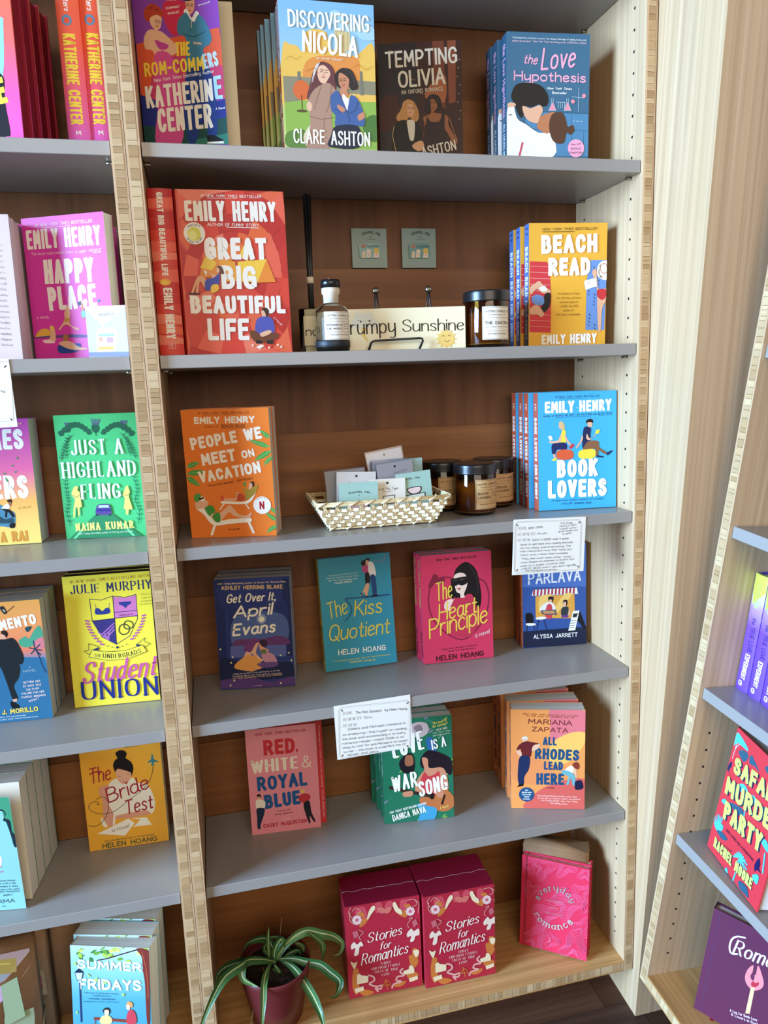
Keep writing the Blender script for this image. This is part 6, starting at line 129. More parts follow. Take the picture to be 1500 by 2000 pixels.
GL={"A":"6|0,0 3,10 6,0;1,3.5 5,3.5","B":"5.6|0,0 0,10;~0,10 3.6,9.8 4.8,7.7 3.6,5.5 0,5.3;~0,5.3 4,5.1 5.6,2.7 4,.2 0,0","C":"5.6|~5.6,7.6 4.6,9.5 3,10 .8,8.8 0,5 .8,1.2 3,0 4.6,.5 5.6,2.4","D":"5.6|0,0 0,10;~0,10 3.4,9.7 5.3,7.6 5.6,5 5.3,2.4 3.4,.3 0,0","E":"4.6|4.6,10 0,10 0,0 4.6,0;0,5.2 3.9,5.2","F":"4.5|4.5,10 0,10 0,0;0,5 3.8,5","G":"5.8|~5.6,7.8 4.6,9.5 3,10 .8,8.8 0,5 .8,1.2 3,0 5,.6 5.8,2.2;5.8,1.4 5.8,4.6 3.4,4.6","H":"5.6|0,0 0,10;5.6,0 5.6,10;0,5 5.6,5","I":"0|0,0 0,10","J":"4|~4,10 4,3 3.6,.8 2,0 .5,.7 0,2.2","K":"5.4|0,0 0,10;5.2,10 0,4.2;1.7,6 5.4,0","L":"4.3|0,10 0,0 4.3,0","M":"7|0,0 .5,10 3.5,3 6.5,10 7,0","N":"5.6|0,0 0,10 5.6,0 5.6,10","O":"6|~3,10 .8,8.8 0,5 .8,1.2 3,0 5.2,1.2 6,5 5.2,8.8 3,10","P":"5.3|0,0 0,10;~0,10 3.6,9.8 5.3,7.3 3.6,4.8 0,4.6","Q":"6|~3,10 .8,8.8 0,5 .8,1.2 3,0 5.2,1.2 6,5 5.2,8.8 3,10;3.8,2.4 6.2,-.8","R":"5.6|0,0 0,10;~0,10 3.6,9.8 5.1,7.4 3.6,5 0,4.8;2.6,4.8 5.6,0","S":"5.2|~4.9,8 4.2,9.5 2.6,10 .8,9.3 .2,7.6 1.2,6 4,4.4 5.2,2.5 4.2,.6 2.4,0 .8,.5 0,2.2","T":"5.4|0,10 5.4,10;2.7,10 2.7,0","U":"5.6|~0,10 0,3.2 .8,.8 2.8,0 4.8,.8 5.6,3.2 5.6,10","V":"5.8|0,10 2.9,0 5.8,10","W":"8.4|0,10 2.1,0 4.2,9 6.3,0 8.4,10","X":"5.6|0,0 5.6,10;0,10 5.6,0","Y":"5.6|0,10 2.8,5 5.6,10;2.8,5 2.8,0","Z":"5.2|0,10 5.2,10 0,0 5.2,0","a":"4.2|~4.1,5.2 2.2,6.4 .4,5 0,2.6 .8,.4 2.2,0 3.6,1.2 4.1,3.4;~4.1,6.2 4.1,1.4 5,.1","b":"4.2|0,10 0,0;~0,4.6 1.6,6.4 3.6,5.6 4.2,3.2 3.5,.8 1.8,0 0,1.4","c":"3.9|~3.8,5.2 2.4,6.4 .6,5.4 0,3.2 .6,.8 2.2,0 3.9,1","d":"4.3|~4.1,5.2 2.2,6.4 .4,5 0,2.6 .8,.4 2.2,0 3.6,1.2 4.1,3.4;~4.1,10 4.1,1.4 4.9,.1","e":"4|~.2,3.2 3.8,4 3.4,5.9 2,6.4 .5,5.3 0,3 .7,.6 2.3,0 4,1.1","f":"3.2|~3.6,9.3 2.6,10 1.6,8.8 1.4,5 1.3,0;0,6.2 3,6.2","g":"4.2|~4.1,5.2 2.2,6.4 .4,5 0,2.8 .8,.8 2.2,.4 3.8,1.8;~4.1,6.2 4.1,-1.6 3,-3.2 1,-3 .1,-2","h":"4|0,10 0,0;~0,4.4 1.6,6.4 3.4,6 4,4.4 4,0","i":"0|0,6.3 0,0;0,8.6 0,8.9","j":"1.6|~1.6,6.3 1.6,-1.8 .9,-3.1 -.5,-2.8;1.6,8.6 1.6,8.9","k":"4|0,10 0,0;3.6,6.2 0,2.8;1.3,4 4,0","l":"0|0,10 0,0","m":"6.8|0,6.3 0,0;~0,4.4 1.5,6.4 3,6 3.4,4.4 3.4,0;~3.4,4.4 4.9,6.4 6.4,6 6.8,4.4 6.8,0","n":"4|0,6.3 0,0;~0,4.4 1.6,6.4 3.4,6 4,4.4 4,0","o":"4.4|~2.2,6.4 .5,5.4 0,3.2 .5,.9 2.2,0 3.9,.9 4.4,3.2 3.9,5.4 2.2,6.4","p":"4.2|0,6.3 0,-3.2;~0,4.6 1.6,6.4 3.6,5.6 4.2,3.2 3.5,.8 1.8,0 0,1.4","q":"4.2|~4.1,5.2 2.2,6.4 .4,5 0,2.6 .8,.4 2.2,0 3.8,1.4;4.1,6.2 4.1,-3.2","r":"2.9|0,6.3 0,0;~0,4 1.2,6.1 2.9,6.1","s":"3.6|~3.4,5.3 2.2,6.4 .6,5.8 .5,4.3 2.9,2.7 3.5,1.2 2.2,0 0,.9","t":"3|~1.3,9 1.3,1.4 1.9,.1 3,.6;0,6.2 2.8,6.2","u":"4.1|~0,6.3 0,1.8 .9,.1 2.4,.2 4.1,2;4.1,6.3 4.1,0","v":"4|0,6.3 2,0 4,6.3","w":"6|0,6.3 1.5,0 3,5.6 4.5,0 6,6.3","x":"4|0,0 4,6.3;0,6.3 4,0","y":"4.1|~0,6.3 .1,2.2 1,.9 2.4,1 4.1,2.8;~4.1,6.3 4.1,-1.6 3,-3.2 1,-3","z":"3.8|0,6.2 3.8,6.2 0,0 3.8,0","0":"5|~2.5,10 .5,8.4 0,5 .5,1.6 2.5,0 4.5,1.6 5,5 4.5,8.4 2.5,10","1":"1.6|0,8 1.6,10 1.6,0","2":"5|~.2,7.8 1,9.5 2.8,10 4.6,8.8 4.4,6.4 0,0;0,0 5,0","&":"6.4|~6.2,0 1.6,6.6 1.4,8.8 2.8,10 4.2,8.8 3.6,7 .6,4 0,2 1.2,.2 3.2,.2 5,2 6.2,4.6","#":"5.6|1.4,0 2.2,10;3.8,0 4.6,10;0,3.4 5.6,3.4;.2,6.6 5.8,6.6",".":"0|0,0 0,.4","!":"0|0,10 0,3;0,0 0,.4",",":".6|.5,.6 0,-1.6","-":"3|0,4.4 3,4.4","_":"5|0,4.4 5,4.4","\"":"1.6|0,10 0,7.6;1.6,10 1.6,7.6","'":"0|0,10 0,7.8",":":"0|0,0 0,.4;0,5 0,5.4","*":"2|1,4 1,4.6"}

sc = bpy.context.scene
COL = sc.collection
rnd = random.Random(7)

# ------------------------------------------------------------------ camera, world, lights, exposure
cam = bpy.data.cameras.new('camera')
cam.sensor_fit = 'VERTICAL'; cam.sensor_height = 36.0; cam.sensor_width = 27.0
cam.lens = G['f'] / 2000.0 * 36.0
cam.clip_start = 0.02
cob = bpy.data.objects.new('camera', cam); COL.objects.link(cob)
R = Matrix(G['R'])
right, down, fwd = (Vector([R[i][k] for i in range(3)]) for k in range(3))
cob.matrix_world = Matrix(((right.x, -down.x, -fwd.x, G['cam'][0]), (right.y, -down.y, -fwd.y, G['cam'][1]), (right.z, -down.z, -fwd.z, G['cam'][2]), (0, 0, 0, 1)))
sc.camera = cob

world = bpy.data.worlds.new('shop'); sc.world = world; world.use_nodes = True
world.node_tree.nodes['Background'].inputs[0].default_value = (1.0, 0.90, 0.80, 1)
world.node_tree.nodes['Background'].inputs[1].default_value = 0.19

def area(name, loc, target, size, size_y, power, color):
    l = bpy.data.lights.new(name, 'AREA'); l.shape = 'RECTANGLE'; l.size = size; l.size_y = size_y; l.energy = power; l.color = color
    o = bpy.data.objects.new(name, l); COL.objects.link(o); o.location = loc
    o.rotation_euler = (Vector(target) - Vector(loc)).to_track_quat('-Z', 'Y').to_euler()
    return o
area('window_daylight', (-5.0, -1.55, 2.0), (0.6, 0.0, 1.0), 2.2, 2.6, 1350, (0.37, 0.62, 1.0))
area('warm_front_fill', (0.2, -3.2, 2.4), (0.2, 0.0, 0.9), 2.4, 1.6, 58, (1.0, 0.85, 0.68))  # added fill lamp behind the camera, warm interior light to balance the blue window
sc.view_settings.view_transform = 'Standard'
sc.view_settings.look = 'None'
sc.view_settings.exposure = 0.0
sc.view_settings.gamma = 1.0
sc.view_settings.use_curve_mapping = False

# ------------------------------------------------------------------ materials
MATS = {}
def lin(h):
    c = [int(h[i:i + 2], 16) / 255 for i in (0, 2, 4)]
    return tuple(x / 12.92 if x <= .04045 else ((x + .055) / 1.055) ** 2.4 for x in c) + (1,)
def ink(h):
    c = lin(h); l = .3 * c[0] + .6 * c[1] + .1 * c[2]
    return tuple(min(1, max(0, (l + (x - l) * .93) * k)) for x, k in zip(c[:3], (.96, .92, .80))) + (1,)
def new_mat(name, rough=.5, spec=.5):
    m = bpy.data.materials.new(name); m.use_nodes = True
    b = m.node_tree.nodes['Principled BSDF']; b.inputs['Roughness'].default_value = rough
    b.inputs['Specular IOR Level'].default_value = spec
    return m, m.node_tree, b
def plain(h, rough=.45, spec=.4, metal=0.0, name=None):
    k = (h, rough, spec, metal)
    if k not in MATS:
        m, nt, b = new_mat(name or 'ink_' + h, rough, spec)
        n = nt.nodes.new('ShaderNodeTexNoise'); n.inputs['Scale'].default_value = 60
        r = nt.nodes.new('ShaderNodeMixRGB'); r.blend_type = 'MULTIPLY'; r.inputs[0].default_value = 0.06
        r.inputs[1].default_value = ink(h); nt.links.new(n.outputs[0], r.inputs[2]); nt.links.new(r.outputs[0], b.inputs['Base Color'])
        b.inputs['Metallic'].default_value = metal
        MATS[k] = m
    return MATS[k]
def gradient(stops, axis='Z', rough=.45):
    k = ('g', tuple(stops), axis)
    if k not in MATS:
        m, nt, b = new_mat('printed_gradient', rough, .4)
        tc = nt.nodes.new('ShaderNodeTexCoord'); s = nt.nodes.new('ShaderNodeSeparateXYZ'); r = nt.nodes.new('ShaderNodeValToRGB')
        nt.links.new(tc.outputs['Object'], s.inputs[0])
        mul = nt.nodes.new('ShaderNodeMath'); mul.operation = 'DIVIDE'; mul.inputs[1].default_value = .25
        nt.links.new(s.outputs[axis], mul.inputs[0]); nt.links.new(mul.outputs[0], r.inputs[0])
        el = r.color_ramp.elements
        el[0].position, el[0].color = stops[0][0] / .25, ink(stops[0][1]); el[1].position, el[1].color = stops[1][0] / .25, ink(stops[1][1])
        for p_, c_ in stops[2:]: e_ = el.new(p_ / .25); e_.color = ink(c_)
        nt.links.new(r.outputs[0], b.inputs['Base Color']); MATS[k] = m
    return MATS[k]
def wood(name, ca, cb, scale=(60, 60, 1.6), rough=.5, bump=.08, cc=None, spec=.3, spread=(.35, .68)):
    """grain streaks running along object axis with the small scale"""
    if name in MATS: return MATS[name]
    m, nt, b = new_mat(name, rough, spec)
    tc = nt.nodes.new('ShaderNodeTexCoord'); mp = nt.nodes.new('ShaderNodeMapping'); mp.inputs['Scale'].default_value = scale
    n = nt.nodes.new('ShaderNodeTexNoise'); n.inputs['Scale'].default_value = 1.0; n.inputs['Detail'].default_value = 5; n.inputs['Roughness'].default_value = .6
    n.inputs['Distortion'].default_value = .4
    r = nt.nodes.new('ShaderNodeValToRGB'); r.color_ramp.elements[0].color = lin(ca); r.color_ramp.elements[1].color = lin(cb)
    r.color_ramp.elements[0].position = spread[0]; r.color_ramp.elements[1].position = spread[1]
    nt.links.new(tc.outputs['Object'], mp.inputs[0]); nt.links.new(mp.outputs[0], n.inputs[0]); nt.links.new(n.outputs[0], r.inputs[0])
    out = r.outputs[0]
    if cc:
        n2 = nt.nodes.new('ShaderNodeTexNoise'); n2.inputs['Scale'].default_value = .33; n2.inputs['Detail'].default_value = 2
        nt.links.new(mp.outputs[0], n2.inputs[0])
        r2 = nt.nodes.new('ShaderNodeValToRGB'); r2.color_ramp.elements[0].position = .4; r2.color_ramp.elements[1].position = .62
        mx = nt.nodes.new('ShaderNodeMixRGB'); mx.inputs[2].default_value = lin(cc); nt.links.new(n2.outputs[0], r2.inputs[0])
        ml = nt.nodes.new('ShaderNodeMath'); ml.operation = 'MULTIPLY'; ml.inputs[1].default_value = .45
        nt.links.new(r2.outputs[0], ml.inputs[0]); nt.links.new(ml.outputs[0], mx.inputs[0]); nt.links.new(out, mx.inputs[1]); out = mx.outputs[0]
    nt.links.new(out, b.inputs['Base Color'])
    bp = nt.nodes.new('ShaderNodeBump'); bp.inputs['Strength'].default_value = bump; bp.inputs['Distance'].default_value = .0006
    nt.links.new(n.outputs[0], bp.inputs['Height']); nt.links.new(bp.outputs[0], b.inputs['Normal'])
    MATS[name] = m; return m
def glass(name, col, rough=.02):
    if name in MATS: return MATS[name]
    m, nt, b = new_mat(name, rough, .5)
    b.inputs['Base Color'].default_value = lin(col); b.inputs['Transmission Weight'].default_value = 1.0; b.inputs['IOR'].default_value = 1.47
    MATS[name] = m; return m
def pages_mat(h):
    k = 'pages' + h
    if k in MATS: return MATS[k]
    m, nt, b = new_mat('page_edges', .8, .1)
    tc = nt.nodes.new('ShaderNodeTexCoord'); mp = nt.nodes.new('ShaderNodeMapping'); mp.inputs['Scale'].default_value = (2, 900, 2)
    n = nt.nodes.new('ShaderNodeTexNoise'); n.inputs['Scale'].default_value = 1; n.inputs['Detail'].default_value = 2
    r = nt.nodes.new('ShaderNodeValToRGB'); c = lin(h); r.color_ramp.elements[0].color = tuple(x * .72 for x in c[:3]) + (1,); r.color_ramp.elements[1].color = c
    r.color_ramp.elements[0].position = .3; r.color_ramp.elements[1].position = .6
    nt.links.new(tc.outputs['Object'], mp.inputs[0]); nt.links.new(mp.outputs[0], n.inputs[0]); nt.links.new(n.outputs[0], r.inputs[0]); nt.links.new(r.outputs[0], b.inputs['Base Color'])
    MATS[k] = m; return m

BAMBOO = wood('bamboo_face', 'b69470', 'd2b088', (130, 130, 1.1), .42, .1, 'c09c70')
BAMBOO_H = wood('bamboo_board', 'a87c48', 'd4a468', (1.6, 90, 90), .42, .1, 'b88850')
BLOCKS = [wood('end_grain_%d' % i, a, b_, (9, 9, 60), .6, .25) for i, (a, b_) in enumerate((('b49064', 'c8a678'), ('aa875c', 'be9c6e'), ('bc9a6c', 'd0b286'), ('a07e54', 'b89468'), ('c0a074', 'd4b88c'), ('ae8e64', 'c4a47a')))]
VENEER = wood('veneer_edge', 'd0a878', 'e2bd8e', (20, 20, 1.2), .5, .05)
CHERRY_V = wood('cherry_vertical', '5e3a20', '7e5030', (34, 34, 1.2), .5, .05, '704626')
CHERRY_H = wood('cherry_horizontal', '744826', '9a663a', (1.1, 26, 26), .45, .05, '7e4e2a')
FLOORW = [wood('floor_wood_%d' % i, a, b_, (1.5, 40, 40), .45, .15) for i, (a, b_) in enumerate((('3a2418', '5c3c28'), ('2c1c14', '4a3020'), ('4a3022', '6e4a34'), ('33211a', '553a2a')))]
LAM, nt_, b_ = new_mat('grey_laminate', .3, .5)
n_ = nt_.nodes.new('ShaderNodeTexNoise'); n_.inputs['Scale'].default_value = 220; r_ = nt_.nodes.new('ShaderNodeValToRGB')
r_.color_ramp.elements[0].color = lin('8c867e'); r_.color_ramp.elements[1].color = lin('9c958c'); nt_.links.new(n_.outputs[0], r_.inputs[0]); nt_.links.new(r_.outputs[0], b_.inputs['Base Color'])
METAL = plain('b8b4ac', .25, .5, 1.0, 'steel')
BLACK = plain('17171a', .3, .5, 0, 'black_paint')

# ------------------------------------------------------------------ mesh helpers
class MB:
    def __init__(s): s.v = []; s.f = []; s.m = []; s.mats = []; s.sm = set()
    def mi(s, mat):
        if mat not in s.mats: s.mats.append(mat)
        return s.mats.index(mat)
    def face(s, idx, mat, smooth=False):
        if smooth: s.sm.add(len(s.f))
        s.f.append(idx); s.m.append(s.mi(mat))
    def poly(s, pts, mat, smooth=False):
        b = len(s.v); s.v += [tuple(p) for p in pts]; s.face(tuple(range(b, b + len(pts))), mat, smooth)
    def box(s, x0, x1, y0, y1, z0, z1, mat):
        b = len(s.v); s.v += [(x, y, z) for z in (z0, z1) for y in (y0, y1) for x in (x0, x1)]
        for f in ((0, 2, 3, 1), (4, 5, 7, 6), (0, 1, 5, 4), (2, 6, 7, 3), (0, 4, 6, 2), (1, 3, 7, 5)): s.face(tuple(b + i for i in f), mat)
    def lathe(s, prof, mat, n=40, cx=0, cy=0):
        b = len(s.v)
        for r, z in prof:
            for k in range(n):
                a = 2 * math.pi * k / n; s.v.append((cx + r * math.cos(a), cy + r * math.sin(a), z))
        for i in range(len(prof) - 1):
            for k in range(n):
                k2 = (k + 1) % n; s.face((b + i * n + k, b + i * n + k2, b + (i + 1) * n + k2, b + (i + 1) * n + k), mat, True)
        if prof[0][0] > 1e-6: s.face(tuple(b + k for k in reversed(range(n))), mat)
        if prof[-1][0] > 1e-6: s.face(tuple(b + (len(prof) - 1) * n + k for k in range(n)), mat)
    def tube(s, pts, r, mat, n=8):
        pts = [Vector(p) for p in pts]; b = len(s.v); up = Vector((.13, .27, .95)).normalized()
        for i, p in enumerate(pts):
            d = (pts[min(i + 1, len(pts) - 1)] - pts[max(i - 1, 0)]).normalized(); u = d.cross(up)
            if u.length < 1e-4: u = d.cross(Vector((1, 0, 0)))
            u.normalize(); w = d.cross(u)
            for k in range(n):
                a = 2 * math.pi * k / n; s.v.append(tuple(p + u * r * math.cos(a) + w * r * math.sin(a)))
        for i in range(len(pts) - 1):
            for k in range(n):
                k2 = (k + 1) % n; s.face((b + i * n + k, b + i * n + k2, b + (i + 1) * n + k2, b + (i + 1) * n + k), mat, True)
        s.face(tuple(b + k for k in reversed(range(n))), mat); s.face(tuple(b + (len(pts) - 1) * n + k for k in range(n)), mat)
    def mesh(s, name):
        me = bpy.data.meshes.new(name); me.from_pydata(s.v, [], s.f)
        for m in s.mats: me.materials.append(m)
        me.polygons.foreach_set('material_index', s.m)
        me.polygons.foreach_set('use_smooth', [i in s.sm for i in range(len(s.f))])
        me.update(); return me
    def build(s, name, parent=None, mw=None):
        return put(s.mesh(name), name, parent, mw)
def put(me, name, parent=None, mw=None):
    o = bpy.data.objects.new(name, me); COL.objects.link(o)
    if parent is not None: o.parent = parent
    if mw is not None: o.matrix_basis = mw
    return o
def tag(o, label=None, cat=None, group=None, kind=None):
    if label: o['label'] = label
    if cat: o['category'] = cat
    if group: o['group'] = group
    if kind: o['kind'] = kind
    return o
def empty(name, mw, label, cat, group=None):
    o = bpy.data.objects.new(name, None); COL.objects.link(o); o.empty_display_size = .05; o.matrix_world = mw
    return tag(o, label, cat, group)
def dup(root, mw, label=None):
    def cp(o, par):
        c = o.copy(); COL.objects.link(c)
        if par is not None:
            c.parent = par; c.matrix_basis = o.matrix_basis.copy()
        for ch in KIDS.get(o.name, []): cp(ch, c)
        return c
    c = cp(root, None); c.matrix_world = mw
    if label: c['label'] = label
    return c
KIDS = {}
def kids(root):
    for o in list(bpy.data.objects):
        if o.parent: 
            l = KIDS.setdefault(o.parent.name, [])
            if o not in l: l.append(o)
def frame(M, O):
    m = Matrix(M).to_4x4(); m.translation = Vector(O); return m
FR = {'C': frame(G['MC'], G['OC']), 'R': frame(G['MR'], G['OR'])}
def local(x, y, z, yaw=0, lean=0, roll=0):
    """pose inside a leaning bookcase frame: yaw about its up axis, lean back, then roll in its own plane"""
    c, s = math.cos(yaw), math.sin(yaw); cl, sl = math.cos(lean), math.sin(lean)
    ex = Vector((c, s, 0)); n = Vector((-s, c, 0)); k = Vector((0, 0, 1)); ez = cl * k + sl * n; ey = cl * n - sl * k
    if roll: ex, ez = ex * math.cos(roll) + ez * math.sin(roll), ez * math.cos(roll) - ex * math.sin(roll)
    return Matrix(((ex.x, ey.x, ez.x, x), (ex.y, ey.y, ez.y, y), (ex.z, ey.z, ez.z, z), (0, 0, 0, 1)))

# ------------------------------------------------------------------ print on flat things: strokes, letters, filled shapes (in 0.1 mm)
def catmull(p, closed, k=4):
    n = len(p)
    if n < 3: return list(p)
    out = []
    for i in range(n if closed else n - 1):
        if closed: a, b, c, d = p[(i - 1) % n], p[i], p[(i + 1) % n], p[(i + 2) % n]
        else: a, b, c, d = p[max(i - 1, 0)], p[i], p[i + 1], p[min(i + 2, n - 1)]
        for j in range(k):
            t = j / k; out.append(tuple(.5 * (2 * b[q] + (c[q] - a[q]) * t + (2 * a[q] - 5 * b[q] + 4 * c[q] - d[q]) * t * t + (3 * b[q] - a[q] - 3 * c[q] + d[q]) * t ** 3) for q in (0, 1)))
    if not closed: out.append(p[-1])
    return out
def disc(x, y, rx, ry, n): return [(x + rx * math.cos(2 * math.pi * k / n), y + ry * math.sin(2 * math.pi * k / n)) for k in range(n)]
def strokes(pts, w, out, con=0, cap=0, closed=False):
    """turn a polyline into filled quads with joints; con = thick/thin contrast, cap: 0 round 1 square"""
    if closed: pts = pts + [pts[0]]
    P = [pts[0]]
    for q in pts[1:]:
        if abs(q[0] - P[-1][0]) + abs(q[1] - P[-1][1]) > .4: P.append(q)
    if len(P) < 2: out.append(disc(P[0][0], P[0][1], w / 2, w / 2, 8)); return
    seg = []
    for a, b in zip(P, P[1:]):
        dx, dy = b[0] - a[0], b[1] - a[1]; L = math.hypot(dx, dy); dx /= L; dy /= L
        seg.append((dx, dy, w * (1 - con + con * abs(dy) ** 1.3) / 2))
    n = len(seg); side = []
    for i in range(n + 1):
        if 0 < i < n and seg[i - 1][0] * seg[i][0] + seg[i - 1][1] * seg[i][1] > .72:
            nx = -(seg[i - 1][1] + seg[i][1]); ny = seg[i - 1][0] + seg[i][0]; L = math.hypot(nx, ny); h = (seg[i - 1][2] + seg[i][2]) / 2
            side.append((nx / L * h, ny / L * h))
        else: side.append(None)
    for i, (dx, dy, h) in enumerate(seg):
        a, b = P[i], P[i + 1]; na = side[i] or (-dy * h, dx * h); nb = side[i + 1] or (-dy * h, dx * h); ax, ay, bx, by = *a, *b
        if cap:
            if i == 0 and not closed: ax -= dx * h; ay -= dy * h
            if i == n - 1 and not closed: bx += dx * h; by += dy * h
        out.append([(ax - na[0], ay - na[1]), (bx - nb[0], by - nb[1]), (bx + nb[0], by + nb[1]), (ax + na[0], ay + na[1])])
    kk = 6 if w < 9 else 10
    for i in range(1, n):
        if side[i] is None and w > 2.5: r = min(seg[i - 1][2], seg[i][2]); out.append(disc(P[i][0], P[i][1], r, r, kk))
    if not cap and not closed and w > 5:
        out.append(disc(*P[0], seg[0][2], seg[0][2], kk)); out.append(disc(*P[-1], seg[-1][2], seg[-1][2], kk))
GLY = {}
for ch, d in GL.items():
    wd, ss = d.split('|')
    GLY[ch] = (float(wd), [(q[0] == '~', [tuple(float(v) for v in pr.split(',')) for pr in q.lstrip('~').split()]) for q in ss.split(';')])
def text(tx, H, wt, st, sl, path, out):
    path = list(zip(path[::2], path[1::2]))
    if len(path) > 2: path = catmull(path, False, 6)
    acc = [0]
    for a, b in zip(path, path[1:]): acc.append(acc[-1] + math.hypot(b[0] - a[0], b[1] - a[1]))
    L = acc[-1]
    if L < 1: return
    con = {'f': .68, 'c': .5}.get(st, 0); cap = 1 if st in 'kf' else 0
    chars = [c if c in GLY or c == ' ' else (c.upper() if c.upper() in GLY else '.') for c in tx]
    n = len(chars); w = H * wt; ns = chars.count(' ')
    tot = sum(GLY[c][0] for c in chars if c != ' ') or 1
    cw = L / max(n, 1)
    if n > 2 and w > .42 * cw: w = .42 * cw
    gap = w + .13 * cw if n > 1 else 0
    sp = .8 * cw
    if st == 'f': gap += .1 * cw
    sx = (L - w - (n - 1) * gap - ns * (sp - gap) - abs(sl) * H * .3) / tot
    if sx < 0: sx = L / tot / 10
    small = H < 42
    hh = H - w * (1 if cap and not con else .9)
    def at(x, y):
        x += sl * y; i = 0
        while i < len(acc) - 2 and acc[i + 1] < x: i += 1
        a, b = path[i], path[i + 1]; D = acc[i + 1] - acc[i] or 1; t = (x - acc[i]) / D; dx, dy = (b[0] - a[0]) / D, (b[1] - a[1]) / D
        return (a[0] + (b[0] - a[0]) * t - dy * y, a[1] + (b[1] - a[1]) * t + dx * y)
    x = w / 2
    for c in chars:
        if c == ' ': x += sp; continue
        gw, ss = GLY[c]
        for smooth, q in ss:
            q = [(x + a * sx, w * .45 + b * hh / 10) for a, b in q]
            if smooth and len(q) > 2: q = catmull(q, False, 2 if small else 4)
            strokes([at(*p_) for p_ in q], w, out, con, cap and not smooth)
            if st == 'f' and not small:
                for e, f in ((q[0], q[1]), (q[-1], q[-2])):
                    vx, vy = abs(f[0] - e[0]), abs(f[1] - e[1])
                    if smooth: continue
                    if vy > vx * 1.2: strokes([at(e[0] - w * .8, e[1]), at(e[0] + w * .8, e[1])], w * .24, out, 0, 1)
                    elif vx > 0: strokes([at(e[0], e[1] - w * .45), at(e[0], e[1] + w * .45)], w * .26, out, 0, 1)
        x += gw * sx + gap
def clip(poly, w, h, x0=0):
    if all(x0 <= p[0] <= w and 0 <= p[1] <= h for p in poly): return poly
    for ax, lim, sg in ((0, x0, 1), (0, w, -1), (1, 0, 1), (1, h, -1)):
        o = []
        for i in range(len(poly)):
            a, b = poly[i - 1], poly[i]; ia, ib = (a[ax] - lim) * sg >= 0, (b[ax] - lim) * sg >= 0
            if ia != ib: t = (lim - a[ax]) / (b[ax] - a[ax]); o.append((a[0] + (b[0] - a[0]) * t, a[1] + (b[1] - a[1]) * t))
            if ib: o.append(b)
        poly = o
        if len(poly) < 3: return None
    return poly
def draw(mb, ops, w, h, put3, rough=.42, lift0=1.5e-4, step=2e-5, strip=0):
    """ops printed onto a surface; put3(u, v, lift) maps metres on the sheet to a 3-D point"""
    W, Hh = w * 1e4, h * 1e4
    for i, op in enumerate(ops):
        out = []; k = op[0]; col = op[1]
        if k == 'P':
            q = list(zip(op[3][::2], op[3][1::2])); out.append(catmull(q, True, 4) if op[2] else q)
        elif k == 'L':
            q = list(zip(op[4][::2], op[4][1::2])); cl = op[3] >= 2
            if op[3] & 1: q = catmull(q, cl, 5)
            strokes(q, max(op[2], 1.5), out, 0, 0, cl)
        elif k == 'E': out.append(disc(*op[2], 22))
        elif k == 'T': text(op[2], op[3], op[4], op[5], op[6], op[7], out)
        mat = plain(col, rough, .25)
        if strip:
            fine = []
            for q in out:
                a, b = max(0, min(p[0] for p in q)), min(W, max(p[0] for p in q)); k0 = int(a // strip)
                while k0 * strip < b:
                    c = clip(q, min(W, (k0 + 1) * strip), Hh, k0 * strip); k0 += 1
                    if c and len(c) > 2: fine.append(c)
            out = fine
        for j, q in enumerate(out):
            q = clip(q, W, Hh)
            if q and len(q) > 2:
                ar = sum(q[j - 1][0] * q[j][1] - q[j][0] * q[j - 1][1] for j in range(len(q)))
                if ar < 0: q = q[::-1]
                mb.poly([put3(a * 1e-4, b * 1e-4, lift0 + step * i + (j % 7) * 2.6e-6) for a, b in q], mat)

